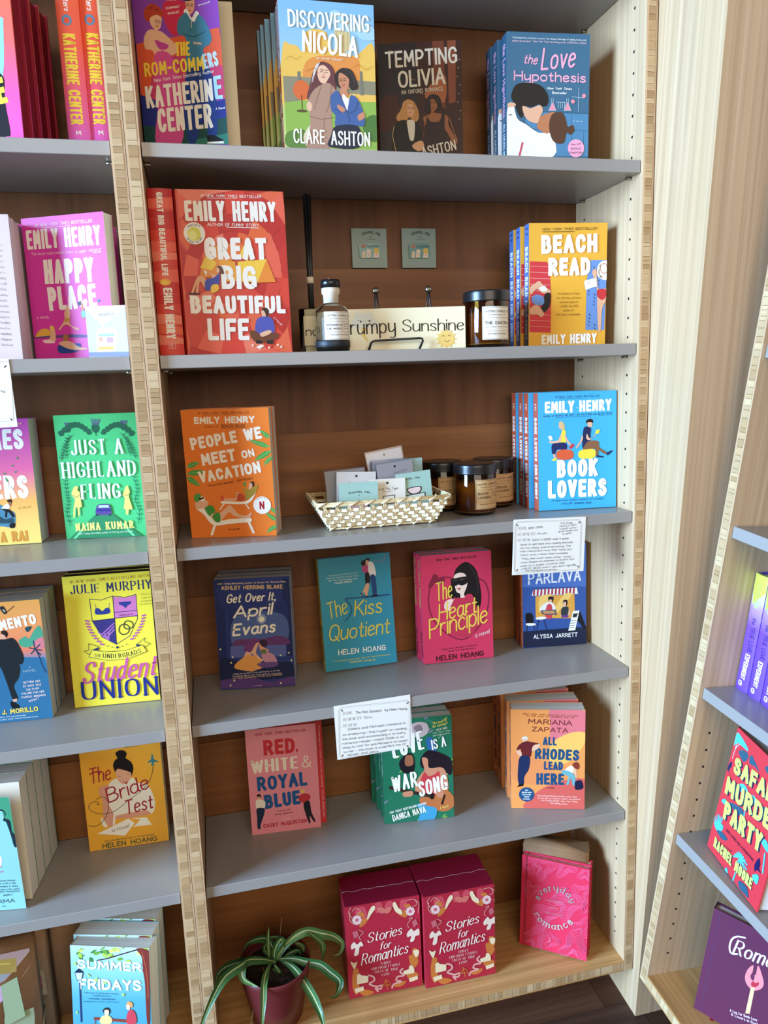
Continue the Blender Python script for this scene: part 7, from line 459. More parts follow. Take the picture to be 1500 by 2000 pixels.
# ------------------------------------------------------------------ books
# title key: kind, thickness, front colour, spine colour, back colour, page colour, spine text list [(colour, text, v0, v1, height, weight)]
GR = gradient
SPEC = {
 'rombase': ('hc', .030, 'e6dcc4', '6a2c8c', '6a2c8c', 'e4dcc8', []),
 'nicola': ('pb', .018, GR([(.0, 'cfd890'), (.06, 'b8cc70'), (.12, '9ccbe8'), (.2, '7ab8e8')]), '7e2418', 'c87430', 'e0dccc', [('f0dcc8', 'DISCOVERING NICOLA', .205, .11, .007, .13), ('f0dcc8', 'CLARE ASHTON', .085, .02, .007, .13)]),
 'olivia': ('pb', .020, '221820', '161418', '1a161a', 'cfc8b8', [('d8c8c0', 'TEMPTING OLIVIA', .19, .1, .008, .12), ('d8c8c0', 'CLARE ASHTON', .085, .012, .008, .12)]),
 'lovehyp': ('pb', .026, '3a6a8c', '2c5878', '2c5878', 'e0dccc', [('f0a8c8', 'the Love Hypothesis', .195, .085, .014, .12), ('e8f0f8', 'ALI HAZELWOOD', .075, .01, .008, .13)]),
 'gbbl': ('hc', .036, 'd8382a', 'd03024', 'd03024', 'e8e0d0', []),
 'gbblspine': ('so', .035, 'd8382a', 'd8342a', 'd03024', 'e8e0d0', []),
 'beach': ('pb', .023, 'f0b020', '4a74c0', 'e8b020', 'e0dccc', [('f0f0f8', 'BEACH READ', .168, .086, .013, .2), ('e8ecf4', 'EMILY HENRY', .08, .014, .011, .18), ('2c4888', '# # *', .2, .18, .012, .1)]),
 'pwm': ('pb', .024, 'f07c14', 'd86c20', 'e87818', 'd8d4c8', []),
 'lovers': ('pb', .026, '34b0ec', 'cc5434', '34b0ec', 'e0dccc', [('f4f0f0', 'BOOK LOVERS', .165, .088, .013, .2), ('f4f0f0', 'EMILY HENRY', .082, .02, .013, .2), ('f0c8b8', '#1 NYT', .19, .178, .01, .1)]),
 'april': ('pb', .0248, '2c3c84', '2a3474', '2a3474', 'c8c4bc', []),
 'kiss': ('pb', .021, '2c9cc0', 'e0c83c', '2c9cc0', 'b8b4ac', [('20505c', 'The Kiss Quotient', .195, .1, .011, .1), ('20505c', 'HELEN HOANG', .085, .02, .01, .14)]),
 'heart': ('pb', .022, 'd8305c', 'd8305c', 'd02c58', 'b8b4b0', [('e8d040', 'The Heart Principle', .2, .105, .012, .1), ('301820', 'HELEN HOANG', .06, .01, .009, .14)]),
 'parlava': ('pb', .022, '3456a0', 'd06430', '34509c', 'd8d4c8', [('7a3010', 'A PRETTY GOOD PARLAVA', .19, .03, .01, .12)]),
 'rwrb': ('pb', .026, 'd83440', 'd83440', 'c82838', 'd8d0c8', []),
 'war': ('pb', .022, '1c7a5c', '1c6c50', '1c6c50', 'd8d4c8', [('e8e8e0', 'LOVE IS A WAR SONG', .19, .09, .01, .14), ('b8d860', '* * * * *', .08, .0, .01, .3)]),
 'rhodes': ('pb', .034, 'ec9448', 'e8884c', 'e8884c', 'e4dccc', [('1e4468', 'ALL RHODES LEAD HERE', .155, .035, .013, .2), ('a03c28', 'MARIANA ZAPATA', .195, .165, .008, .13), ('f4e8e0', 'A', .02, .012, .012, .2)]),
 'storL': ('box', .088, 'b8203c', '1c1c20', '8c0c30', None, []),
 'storR': ('box', .098, 'b8203c', '1c1c20', '8c0c30', None, []),
 'every': ('hj', .018, 'dc2450', 'd02048', 'c41c44', 'e8d8c8', []),
 'kath': ('hc', .029, GR([(.0, 'e048a8'), (.06, 'e8489c'), (.13, 'f05c50'), (.22, 'f06030')]), '9c1c28', 'a02040', '8c2030', []),
 'kspine1': ('so', .030, 'e05030', GR([(.0, 'd850c8'), (.08, 'e85078'), (.14, 'ee5238'), (.22, 'ee5a30')]), 'c04030', 'e0d8cc', []),
 'kspine2': ('so', .027, 'e05030', GR([(.0, 'd850c8'), (.08, 'e85078'), (.14, 'ee5238'), (.22, 'ee5a30')]), 'c04030', 'e0d8cc', []),
 'praise': ('pb', .030, 'e0cfd2', 'd8b0c0', 'd8b0c0', 'd8d0c8', []),
 'happy': ('pb', .024, 'dc30b0', 'c02898', 'c8309c', 'd0c8b8', []),
 'rai': ('pb', .046, GR([(.0, 'f4dc70'), (.07, 'f0b050'), (.12, 'e0609c'), (.2, 'b83ca8')]), 'b03898', 'b03898', 'c8ccc0', []),
 'highland': ('pb', .022, '44c47c', '2c9c60', '2c9c60', 'd8d4c8', []),
 'morillo': ('pb', .028, GR([(.0, '2878a8'), (.1, '3a84ac'), (.12, 'e87858'), (.2, 'f0a848')]), 'e08840', '2c5c80', 'b8b4ac', []),
 'union': ('pb', .024, 'f0e430', 'e0d428', 'd8cc28', '4a3c48', []),
 'teal': ('pb', .033, 'ece4d8', '3c9470', '2c7c60', 'e0d8cc', []),
 'tealb': ('pb', .033, 'dcd4c8', '3c9470', '2c7c60', 'cfc8bc', []),
 'bride': ('pb', .024, 'f4b01c', 'e0a020', 'e0a020', 'c8c4b8', []),
 'summer': ('pb', .036, GR([(.0, '2c84a4'), (.12, '4a9cbc'), (.18, '8cc4d8'), (.21, 'b8dce6')]), '3c9cc0', '48a0c0', 'ddd8c8', []),
 'safari': ('hc', .028, 'dc3040', '8c1830', '8c1830', 'ece4d8', []),
 'safb': ('pb', .025, '7c1428', '7c1428', '7c1428', 'ece4d8', []),
 'log': ('hj', .020, '642c4c', '481830', '561e40', 'ece4d8', []),
 'tle': ('so', .027, '7a50e0', GR([(.0, '6a40d8'), (.11, '7848dc'), (.145, 'b48ce0'), (.175, 'd0f040')]), '6a40d8', 'e0d8cc', []),
}
FLARE = {}
def col(c): return c if not isinstance(c, str) else plain(c, .36, .25)
def cover_plate(mb, w, h, tc, mat, inner, fb=0, ft=0):
    """thin front board at y 0..tc that may curl towards the reader at its free edge"""
    nx = 8 if fb or ft else 1
    def y(x, z): return -(fb + (ft - fb) * z / h) * (x / w) ** 2
    for i in range(nx):
        a, b = w * i / nx, w * (i + 1) / nx
        mb.poly([(a, y(a, 0), 0), (b, y(b, 0), 0), (b, y(b, h), h), (a, y(a, h), h)], mat, True)
        mb.poly([(a, y(a, 0) + tc, 0), (a, y(a, h) + tc, h), (b, y(b, h) + tc, h), (b, y(b, 0) + tc, 0)], inner, True)
        mb.poly([(a, y(a, h), h), (b, y(b, h), h), (b, y(b, h) + tc, h), (a, y(a, h) + tc, h)], inner)
        mb.poly([(a, y(a, 0), 0), (a, y(a, 0) + tc, 0), (b, y(b, 0) + tc, 0), (b, y(b, 0), 0)], inner)
    mb.poly([(w, y(w, 0), 0), (w, y(w, 0) + tc, 0), (w, y(w, h) + tc, h), (w, y(w, h), h)], inner)
    mb.poly([(0, 0, 0), (0, 0, h), (0, tc, h), (0, tc, 0)], inner)
    return lambda u, v, l: (u, y(u, v) - l, v)
BOOKS = {}
def make_book(key, mw, label, group):
    kind, t, cf, cs, cb, cp, sp = SPEC[key]
    wh = WH.get({'tealb': 'tealback', 'teal': 'tealback', 'rwrb': 'rwrbb', 'safb': 'safari'}.get(key, key)); w, h = wh
    if kind == 'so': w, bulge = {'gbblspine': .157}.get(key, .14), .003
    else: bulge = .004 if kind == 'hc' else 0
    hard = kind in ('hc', 'hj', 'so'); tc = .0022 if hard else .0005; ins = .003 if hard else .0006
    names = {'pb': 'paperback', 'hc': 'hardcover', 'so': 'hardcover', 'hj': 'journal', 'box': 'boxed_set'}
    cat = {'hj': 'journal', 'box': 'boxed set'}.get(kind, 'book')
    r = empty(names[kind], mw, label, cat, group)
    if kind == 'box':
        mb = MB(); mb.box(0, w, 0, .0015, 0, h, col(cf)); mb.box(0, w, .0017, t, h - .0015, h, plain(cb, .3)); mb.box(0, .0015, .0017, t, 0, h - .0017, col(cf)); mb.box(w - .0015, w, .0017, t, 0, h - .0017, col(cf)); mb.box(.0017, w - .0017, .0017, t, 0, .0015, col(cf))
        draw(mb, ART.get(key, []), w, h, lambda u, v, l: (u, -l, v)); mb.build('slipcase', r)
        n = 3
        for i in range(n):
            a = .003 + (t - .006) * i / n; b2 = .003 + (t - .006) * (i + 1) / n - .0008
            mb = MB(); mb.box(.003, w - .003, a, b2, .002, h - .003, plain(cs, .5)); mb.build('inner_book', r)
        # shrink film: seam line across the top
        mb = MB(); film = plain('b88898', .15, .8)
        pts = [(w * i / 14, t * (.46 + .02 * math.sin(i * 2.1)), h + .0012 + .0006 * math.sin(i * 1.7)) for i in range(15)]
        mb.tube(pts, .0004, film, 5); mb.tube([(w * .97, t * .5, h + .001), (w + .001, t * .46, h - .006), (w + .0012, t * .4, h - .05)], .0004, film, 5); mb.build('film_seam', r)
        return r
    mb = MB()
    inner = plain('e8e0d0' if kind == 'pb' else 'ded4c4', .6)
    if kind == 'so' or not hard: pass
    fl = FLARE.get(key, (0, 0)) if 'second' not in label and 'third' not in label else (0, 0)
    f3 = cover_plate(mb, w, h, tc, col(cf), inner if not hard else col(cf), *fl)
    mb.box(0, w, t - tc, t, 0, h, col(cb))
    # spine, flat or gently rounded
    ns = 10 if bulge else 1
    def bx(y): return -bulge * (1 - (2 * y / t - 1) ** 2)
    for i in range(ns):
        a, b2 = t * i / ns, t * (i + 1) / ns
        mb.poly([(bx(b2), b2, 0), (bx(a), a, 0), (bx(a), a, h), (bx(b2), b2, h)], col(cs), bulge > 0)
        mb.poly([(bx(b2), b2, h), (bx(a), a, h), (tc, a, h), (tc, b2, h)], col(cs)); mb.poly([(bx(a), a, 0), (bx(b2), b2, 0), (tc, b2, 0), (tc, a, 0)], col(cs))
    mb.poly([(tc, tc, 0), (tc, t - tc, 0), (tc, t - tc, h), (tc, tc, h)], inner)
    s3 = lambda u, v, l: (bx(t - u) - l, t - u, v)
    if kind == 'so':
        k = 'kspine1' if key == 'kspine2' and 'kspine2' not in ART else key
        draw(mb, ART.get(k, []), t, h, s3, strip=12)
    else:
        if key not in ('tealb', 'rwrb', 'rombase', 'teal', 'safb'): draw(mb, ART.get(key, []), w, h, f3)
        ops = []
        for (c_, tx, v0, v1, hh, wt) in sp:
            u = (t - hh) / 2; ops.append(('T', c_, tx, hh * 1e4, wt, 'k' if wt > .15 else 'r', 0, [u * 1e4, v0 * 1e4, u * 1e4, v1 * 1e4]))
        draw(mb, ops, t, h, s3)
    if kind == 'hj':   # hinge groove
        mb.box(.010, .0115, -.0002, .0003, 0, h, plain('8c1838' if key == 'every' else '5c2c54', .5))
    mb.build('cover', r)
    pb = MB(); pb.box(tc + .0004, w - ins, tc + .0002, t - tc - .0002, ins, h - ins, pages_mat(cp)); pb.build('page_block', r)
    if key in ('rombase', 'teal', 'rwrb') and 'front' not in label.split('hidden')[0][:0]:
        src = {'rombase': 'romcom', 'teal': 'teal', 'rwrb': 'rwrb'}[key]; base = {'rombase': 'rombase', 'teal': 'tealback', 'rwrb': 'rwrbb'}[key]
        if 'hidden' not in label:
            fx, fy, fz, fyaw, fl_, fw, fh, _ = FL[src]; bx_, by_, bz_, byaw, blean = FL[base][:5]
            rel = local(bx_, by_, bz_, byaw, blean).inverted() @ local(fx, fy + {'rwrb': -.007}.get(key, -.0008), fz, fyaw, fl_)
            cc = {'rombase': '8a3fb0', 'teal': '88c4cc', 'rwrb': GR([(.0, 'ec8ca0'), (.21, 'ec92a6')])}[key]
            m2 = MB(); g3 = cover_plate(m2, fw, fh, .0006, col(cc), inner); draw(m2, ART.get(src, []), fw, fh, g3); o = m2.build('front_cover', r, rel)
            o['label'] = 'printed front cover, swung open'
    if key == 'rwrb' and 'hidden' not in label:
        m3 = MB(); draw(m3, [('T', 'f4c8c8', '"Outrageously fun... romantic, sexy, witty, and thrilling." -TAYLOR JENKINS REID', 30, .13, 'r', 0, [int(w * 1e4) - 62, 1960, int(w * 1e4) - 62, 120])], w, h, lambda u, v, l: (u, -l, v)); m3.build('printed_quote', r)
    if key == 'log':
        m3 = MB(); m3.box(.03, .036, t / 2, t / 2 + .0005, -.0, .004, plain('c01020', .5)); m3.poly([(.03, t / 2, .002), (.036, t / 2, .002), (.030, -.03, .0006), (.024, -.03, .0006)], plain('c01020', .5)); m3.build('ribbon', r)
    if key == 'happy':
        pass
    return r

# ------------------------------------------------------------------ setting: floor, walls, corner post
zf = 0.0
fl_root = MB(); fl_root.box(-1.6, 1.9, -1.9, .55, -.03, -.004, plain('140e0a', .8)); floor = fl_root.build('floor'); tag(floor, 'dark wooden plank floor', None, None, 'structure')
pw = .083; planks = []
pm = {}
ang = 0.0
for j in range(-9, 12):
    y = -1.25 + .0
for j in range(22):
    y0 = -1.25 + j * pw; x = -1.5 + rnd.random() * .3
    while x < 1.75:
        L = rnd.choice((.32, .45, .6)); k = (L, rnd.randrange(4))
        if k not in pm:
            m = MB(); m.box(.0006, L - .0006, .0006, pw - .0006, -.004, 0, FLOORW[k[1]]); pm[k] = m.mesh('plank')
        put(pm[k], 'plank', floor, Matrix.Translation((x, y0, 0))); x += L
wb = MB(); wb.box(-1.7, 2.0, .56, .60, -.03, 2.9, plain('b8b0a4', .8)); tag(wb.build('wall_back'), 'plain wall behind the bookcases', None, None, 'structure')
wr = MB(); wr.box(1.5, 1.54, -1.9, .56, -.03, 2.9, plain('b8b0a4', .8)); tag(wr.build('wall_right'), 'plain wall behind the right bookcase', None, None, 'structure')
px, py_, _ = G['pil']
tr = MB(); tr.box(px, px + .019, py_, .5, 0, 2.75, BAMBOO); trim = tr.build('trim_1'); tag(trim, 'pale bamboo side of the corner post between the two runs of bookcases', None, None, 'structure')
t2 = MB(); t2.box(px + .0192, 1.45, py_, py_ + .019, 0, 2.75, BAMBOO); tag(t2.build('trim_2'), 'tan bamboo face of the corner post beside the right bookcase', None, None, 'structure')

# ------------------------------------------------------------------ bookcases
W, T, TP, D, S = G['W'], G['t'], G['tp'], G['D'], G['s']
TOPZ = .93
def edge_blocks(par, z0, z1, x0, x1, y, mat_sets, seed, horiz=False, length_axis='z'):
    """end-grain core blocks between the two face veneers, each its own piece"""
    rr = random.Random(seed); cache = {}; z = z0; n = 0
    while z < z1 - .003:
        hgt = min(rr.choice((.0065, .0085, .0105, .0125, .015)), z1 - z); mi = rr.randrange(len(BLOCKS)); k = (round(hgt, 4), mi)
        if k not in cache:
            m = MB(); g = .00025
            if not horiz: m.box(x0, x1, y - .0004, y + .006, g, hgt - g, BLOCKS[mi])
            else: m.box(g, hgt - g, y - .0004, y + .006, x0, x1, BLOCKS[mi])
            cache[k] = m.mesh('edge_block')
        dy = rr.uniform(-.00015, .0003)
        o = put(cache[k], 'edge_block', par, Matrix.Translation((0, dy, z) if not horiz else (z, dy, 0))); z += hgt; n += 1
def side_panel(par, x0, ztop, zbot, depth, seed, blocks=True, name='side_panel', zb0=None):
    m = MB(); v = .0032
    m.box(x0, x0 + v, 0, depth, zbot, ztop, BAMBOO); m.box(x0 + TP - v, x0 + TP, 0, depth, zbot, ztop, BAMBOO)
    m.box(x0 + v, x0 + TP - v, .0062 if blocks else 0, depth, zbot, ztop, BAMBOO)
    o = m.build(name, par)
    if blocks: edge_blocks(o, zbot if zb0 is None else zb0, min(ztop, .66 if zbot < -.5 else 1.45), x0 + v, x0 + TP - v, 0.0, None, seed)
    return o
def pins(par, zs_, xs, y_list):
    for z in zs_:
        for x, sg in xs:
            for y in y_list:
                m = MB(); a, b2 = sorted((x, x + sg * .010)); m.tube([(a, 0, 0), (b2, 0, 0)], .0024, METAL, 8); m.build('shelf_pin', par, Matrix.Translation((0, y, z - T - .0026)))
def shelf_mesh(w, d):
    m = MB(); g = .0004; x0, x1, y0, y1 = .0015, w - .0015, 0, d
    # slightly eased front arris
    e = .0008
    prof = [(y0 + e, 0), (y1, 0), (y1, T), (y0 + e, T), (y0, T - e), (y0, e)]
    b = len(m.v)
    for x in (x0, x1): m.v += [(x, p[0], p[1] - T) for p in prof]
    n = len(prof)
    for i in range(n): m.face((b + i, b + (i + 1) % n, b + n + (i + 1) % n, b + n + i), LAM)
    m.face(tuple(b + i for i in reversed(range(n))), LAM); m.face(tuple(b + n + i for i in range(n)), LAM)
    return m
ZB = G['z6']; TB = .0215
def bookcase(fr, label, w, xoff, shelves, zbot, ztop, seed, back=True, holes_right=False, holes_left=False, blocks=(True, True)):
    r = empty('bookcase', FR[fr] @ Matrix.Translation((xoff, 0, 0)), label, 'bookcase', 'bamboo and grey wall bookcases')
    pl = side_panel(r, -TP, ztop, zbot - TB, .235, seed, blocks[0]); pr = side_panel(r, w, ztop, zbot - TB, .235, seed + 1, blocks[1])
    # bottom board with block edge
    m = MB(); v = .0032; m.box(.0003, w - .0003, 0.0, D, zbot - v, zbot, BAMBOO_H); m.box(.0003, w - .0003, 0.0, D, zbot - TB, zbot - TB + v, BAMBOO_H); m.box(.0003, w - .0003, .0062, D, zbot - TB + v, zbot - v, BAMBOO_H)
    bb = m.build('bottom_board', r); edge_blocks(bb, .0003, w - .0003, zbot - TB + v, zbot - v, 0.0, None, seed + 5, True)
    m = MB(); m.box(.0003, w - .0003, 0, D, ztop - TP, ztop, BAMBOO_H); m.build('top_board', r)
    # back: dark vertical-grain panel, with a lighter horizontal board above each shelf
    m = MB(); m.box(.0, w, D + .0042, D + .012, zbot - TB, ztop, CHERRY_V); m.build('back_panel', r)
    for z in list(shelves) + [zbot]:
        m = MB(); m.box(.0004, w - .0004, D, D + .004, z + .0005 if z != zbot else z + .0003, z + .151, CHERRY_H); m.build('back_board', r)
    for z in shelves: shelf_mesh(w, D - S - .001).build('shelf', r, Matrix.Translation((0, S, z)))
    pins(r, shelves, ((.0, 1), (w, -1)), (G['yh'], G['yb']))
    dark = plain('20160e', .9)
    for flag, x, sg in ((holes_right, w, -1), (holes_left, 0, 1)):
        if not flag: continue
        m = MB()
        for yy in (G['yh'], G['yb']):
            for i in range(60):
                z = flag - .032 * i
                if z < zbot + .03: break
                rim = [(x + sg * .00012, yy + .0024 * math.cos(a * math.pi / 6), z + .0024 * math.sin(a * math.pi / 6)) for a in range(12)]
                m.poly(rim if sg > 0 else rim[::-1], dark)
        o = m.build('peg_holes', r); o['kind'] = 'stuff'
    return r
SH = [G['z1'] + .288, G['z1'], G['z2'], G['z3'], G['z4'], G['z5']]
bookcase('C', 'middle bamboo bookcase with grey shelves, facing the viewer squarely', W, 0, SH, ZB, TOPZ, 11, holes_right=G['zh'] + .032 * 3)
bookcase('C', 'left bamboo bookcase, cut off by the left picture edge', W, -W - 2 * TP - .0007, SH, ZB, TOPZ, 31, blocks=(False, True))
RS = [G['R4'], G['R3'], G['R2'], G['R1'], G['R1'] + .2765, G['R1'] + .553]
W2 = W
bookcase('R', 'right bamboo bookcase with blue-lit shelf edges, standing at a right angle to the others', W2, TP, RS, G['tb'] + .002, 2.03, 51, holes_left=G['R4'] - .032 * -6, blocks=(True, False))

# ------------------------------------------------------------------ all the books
GROUPS = {'nicola': 'autumn-tree paperbacks', 'lovehyp': 'blue lab-couple books', 'beach': 'mustard beach paperbacks', 'pwm': 'orange lounger paperbacks', 'lovers': 'sky blue paperbacks with red spines', 'april': 'moonlit lake paperbacks', 'heart': 'crimson sunglasses paperbacks', 'parlava': 'bakery paperbacks', 'rwrb': 'pink paperbacks', 'war': 'green guitar paperbacks', 'rhodes': 'orange paperbacks', 'storL': 'crimson boxed sets', 'storR': 'crimson boxed sets', 'every': 'magenta journals', 'kath': 'orange to pink hardcovers', 'kspine1': 'orange to pink hardcovers', 'kspine2': 'orange to pink hardcovers', 'praise': 'pale pink-paged paperbacks', 'happy': 'hot pink paperbacks', 'morillo': 'palm tree paperbacks', 'union': 'yellow crest paperbacks', 'teal': 'teal paperbacks', 'tealb': 'teal paperbacks', 'summer': 'leafy sky blue paperbacks', 'tle': 'yellow to purple paperbacks', 'gbbl': 'red mosaic hardcovers', 'gbblspine': 'red mosaic hardcovers'}
protos = {}
for key, fr, x, y, z, yaw, lean, lab, src in ROWS:
    kind, t = SPEC[key][0], SPEC[key][1]
    zz = z + .0003 + max(0, t * math.sin(lean))
    L = local(x, y, zz, yaw, lean)
    if kind == 'so':   # spine faces the reader: x into depth, y towards the left
        L = L @ Matrix(((0, -1, 0, t), (1, 0, 0, 0), (0, 0, 1, 0), (0, 0, 0, 1)))
    mw = FR[fr] @ L
    special = key in ('rwrb', 'teal', 'rombase') or key in FLARE
    if key in protos: dup(protos[key], mw, lab)
    else:
        r = make_book(key, mw, lab, GROUPS.get(key))
        kids(r)
        if not (key in ('rwrb', 'teal', 'rombase')): protos[key] = r

# ------------------------------------------------------------------ flat cards
def flat(key, name, label, cat, base, th=.0006, name2=None, group=None, rough=.6):
    x, y, z, yaw, lean, w, h, roll = FL[key]
    mb = MB(); mb.box(0, w, 0, th, 0, h, col(base)); draw(mb, ART.get(key, []), w, h, lambda u, v, l: (u, -l, v), rough)
    o = mb.build(name); o.matrix_world = FR['C'] @ local(x, y, z + (th * math.sin(lean) if lean > 0 else 0), yaw, lean, roll)
    return tag(o, label, cat, group)
gc = 'handwritten review cards taped to the shelf fronts'
flat('cardlovers', 'review_card', 'white handwritten review card hanging below the sky blue paperbacks', 'card', 'f2f0ee', group=gc)
flat('cardkiss', 'review_card', 'white handwritten review card on the shelf front above the green guitar paperback', 'card', 'f2f0ee', group=gc)
flat('cardleft', 'review_card', 'white review card cut off by the left picture edge', 'card', 'f2f0ee', group=gc)
def pin_card(key, label):
    o = flat(key, 'pin_card', label, 'card', '94aeb0', group='enamel pin cards on the back board')
    w, h = FL[key][5:7]; m = MB()
    pts = [(.013, .018), (.016, .016), (.048, .016), (.052, .019), (.052, .038), (.048, .042), (.016, .042), (.012, .039)]
    n = len(pts); b = 0; dk = plain('48505a', .3, .6, .6); tl = plain('5a9ca4', .2)
    for y in (-.0003, -.0022): m.v += [(a, y, c) for a, c in pts]
    m.face(tuple(range(n, 2 * n)), tl)
    for i in range(n): m.face((i, (i + 1) % n, n + (i + 1) % n, n + i), dk)
    ops = [('P', 'e8d8c0', 0, [170, 170, 230, 160, 240, 290, 180, 270]), ('P', 'f4e4d8', 0, [250, 170, 330, 180, 340, 300, 270, 320]), ('P', 'f0e0d8', 0, [380, 170, 490, 170, 480, 260, 400, 250]), ('E', 'e8c860', [440, 290, 50, 50]), ('P', 'b88878', 1, [160, 340, 240, 340, 250, 390, 190, 400]), ('T', '3a7080', 'Sunshine', 50, .13, 'r', 0, [270, 340, 500, 350]), ('L', 'e04858', 14, 0, [430, 215, 450, 215]), ('L', '504048', 6, 0, [285, 210, 320, 214]), ('L', '504048', 6, 0, [285, 240, 322, 244])]
    draw(m, ops, w, h, lambda u, v, l: (u, -.0022 - l, v)); q = m.build('enamel_pin', o); q['label'] = 'small enamel pin of books and clouds'
pin_card('pinL', 'grey-blue enamel pin card on the back board, the left one'); pin_card('pinR', 'grey-blue enamel pin card on the back board, the right one')
flat('tagbag', 'charm_packet', 'clear packet with an iridescent charm leaning on the hot pink paperback', 'packet', 'dce0f8', rough=.2, th=.002)
# sign on its wire easel
x, y, z, yaw, lean, w, h, _ = FL['sign']
mb = MB(); mb.box(0, w, 0, .004, 0, .067, plain('f0e4c0', .5)); draw(mb, ART['sign'], w, .067, lambda u, v, l: (u, -l, v), .6)
o = mb.build('sign_board'); o.matrix_world = FR['C'] @ local(x, y, z + .0003 + .004 * math.sin(lean), yaw, lean); tag(o, 'cream sign reading Grumpy Sunshine with a cloud and a smiling sun', 'sign')
er = empty('wire_easel', FR['C'] @ local(x, y, z + .0003, yaw, 0), 'black wire easel holding the cream sign, two looped arms behind it', 'stand')
for xx in (.118, .205):
    m = MB(); m.tube([(xx - .006, .045, .001), (xx - .004, .034, .06), (xx - .001, .03, .092), (xx + .001, .03, .092), (xx + .005, .034, .06), (xx + .010, .045, .001)], .0016, BLACK, 8); m.build('easel_arm', er)
    m = MB(); m.lathe([(.0001, -.0034), (.004, -.0026), (.0058, 0), (.004, .0026), (.0001, .0034)], METAL, 16); m.build('loop_cap', er, Matrix.Translation((xx, .03, .098)) @ Matrix.Rotation(math.pi / 2, 4, 'X'))
m = MB(); m.tube([(.100, -.012, .001), (.104, -.012, .0125), (.107, -.012, .015), (.111, -.012, .016), (.183, -.012, .018), (.187, -.012, .017), (.188, -.012, .014), (.182, -.012, .001)], .0018, BLACK, 8); m.build('front_lip', er)

# ------------------------------------------------------------------ candles, bottle, reed glass
def bent(r, z0, a0, w):
    """print on a cylinder: u along the arc, centred on angle a0 (measured at the axis)"""
    return lambda u, v, l: ((r + l) * math.cos(a0 + (u - w / 2) / r), (r + l) * math.sin(a0 + (u - w / 2) / r), z0 + v)
def label_on(par, r, z0, a0, w, h, paper, ops, name='paper_label'):
    m = MB(); n = 18; f = bent(r, z0, a0, w)
    for i in range(n): m.poly([f(w * i / n, 0, .0002), f(w * (i + 1) / n, 0, .0002), f(w * (i + 1) / n, h, .0002), f(w * i / n, h, .0002)], plain(paper, .6), True)
    draw(m, ops, w, h, f, .6, .00035, strip=25); return m.build(name, par)
def candle(mw, label, paper, title, group, rot=0):
    r0, hh = .0375, .090
    r = empty('jar_candle', mw, label, 'candle', group); am = glass('amber_glass', 'b08030')
    m = MB(); m.lathe([(.030, 0), (r0 - .002, .0015), (r0, .006), (r0, .074), (r0 - .002, .079), (r0 - .0035, .079), (r0 - .0028, .074), (r0 - .0028, .008), (r0 - .006, .005), (.0001, .005)], am, 48); m.build('amber_jar', r)
    m = MB(); m.lathe([(.0001, .0058), (r0 - .0034, .0058), (r0 - .0034, .056), (.0001, .056)], plain('dcc890', .5), 40); m.build('wax', r)
    m = MB(); m.tube([(0, 0, .0565), (.001, 0, .066)], .0009, plain('d8ccb0', .8), 6); m.build('wick', r)
    m = MB(); prof = [(r0 - .0032, .0735), (r0 + .001, .0735)]
    for k in range(4): prof += [(r0 + .0016, .075 + k * .0034), (r0 + .0005, .0766 + k * .0034)]
    prof += [(r0 + .0012, .0885), (r0 - .0006, .0905), (r0 - .004, .0908), (.0001, .0904)]
    m.lathe(prof, BLACK, 56); m.build('black_lid', r)
    c = '3a2c1c' if paper != 'f2eeea' else '303038'
    if len(title) == 1: mid = [('T', c, title[0], 46, .17, 'k', 0, [40, 240, 480, 240]), ('T', c, 'CITRUS, LAVENDER, VANILLA, SANDALWOOD', 14, .15, 'r', 0, [30, 190, 490, 190])]
    else: mid = [('T', c, title[0], 44, .17, 'k', 0, [40, 255, 250, 255]), ('T', c, title[1], 44, .17, 'k', 0, [40, 185, 290, 185]), ('L', c, 3, 0, [320, 140, 320, 340]), ('T', c, 'FIG LEAF', 17, .13, 'r', 0, [350, 290, 480, 290]), ('T', c, 'BERGAMOT', 17, .13, 'r', 0, [350, 250, 490, 250]), ('T', c, 'BLACK PEPPER', 17, .13, 'r', 0, [350, 210, 495, 210])]
    ops = [('L', c, 4, 2, [15, 15, 505, 15, 505, 505, 15, 505]), ('T', c, 'CASTRO CANDLE CO', 32, .15, 'k', 0, [30, 425, 495, 425]), ('T', c, 'ALL NATURAL COCONUT SOY WAX', 15, .14, 'r', 0, [90, 380, 430, 380]), ('L', c, 3, 0, [15, 340, 505, 340]), ('L', c, 3, 0, [15, 135, 505, 135]), ('T', c, 'HAND POURED IN SAN FRANCISCO', 18, .14, 'r', 0, [80, 80, 440, 80])] + mid
    label_on(r, r0, .012, rot, .052, .052, paper, ops); return r
def inC(x, y, z, yaw=0): return FR['C'] @ local(x, y, z + .0003, yaw, 0)
candle(inC(.524, .056, G['z2']), 'amber jar candle with a white label and black lid, beside the mustard paperbacks', 'f2eeea', ['THE CASTRO'], 'amber jar candles', -math.pi / 2 + .14)
kg = 'amber jar candles'
kr = 'cfa878'
candle(inC(.519, .108, G['z3']), 'amber candle with a kraft label, standing in front of the other two', kr, ['BOOK', 'LOVERS'], kg, -math.pi / 2 + .36)
candle(inC(.4775, .1725, G['z3']), 'amber candle with a kraft label, half behind the front one on its left', kr, ['BOOK', 'LOVERS'], kg, -math.pi / 2 + .22)
candle(inC(.578, .168, G['z3']), 'amber candle with a kraft label, hidden behind the front one, beside red spines', kr, ['BOOK', 'LOVERS'], kg, -math.pi / 2 + .4)
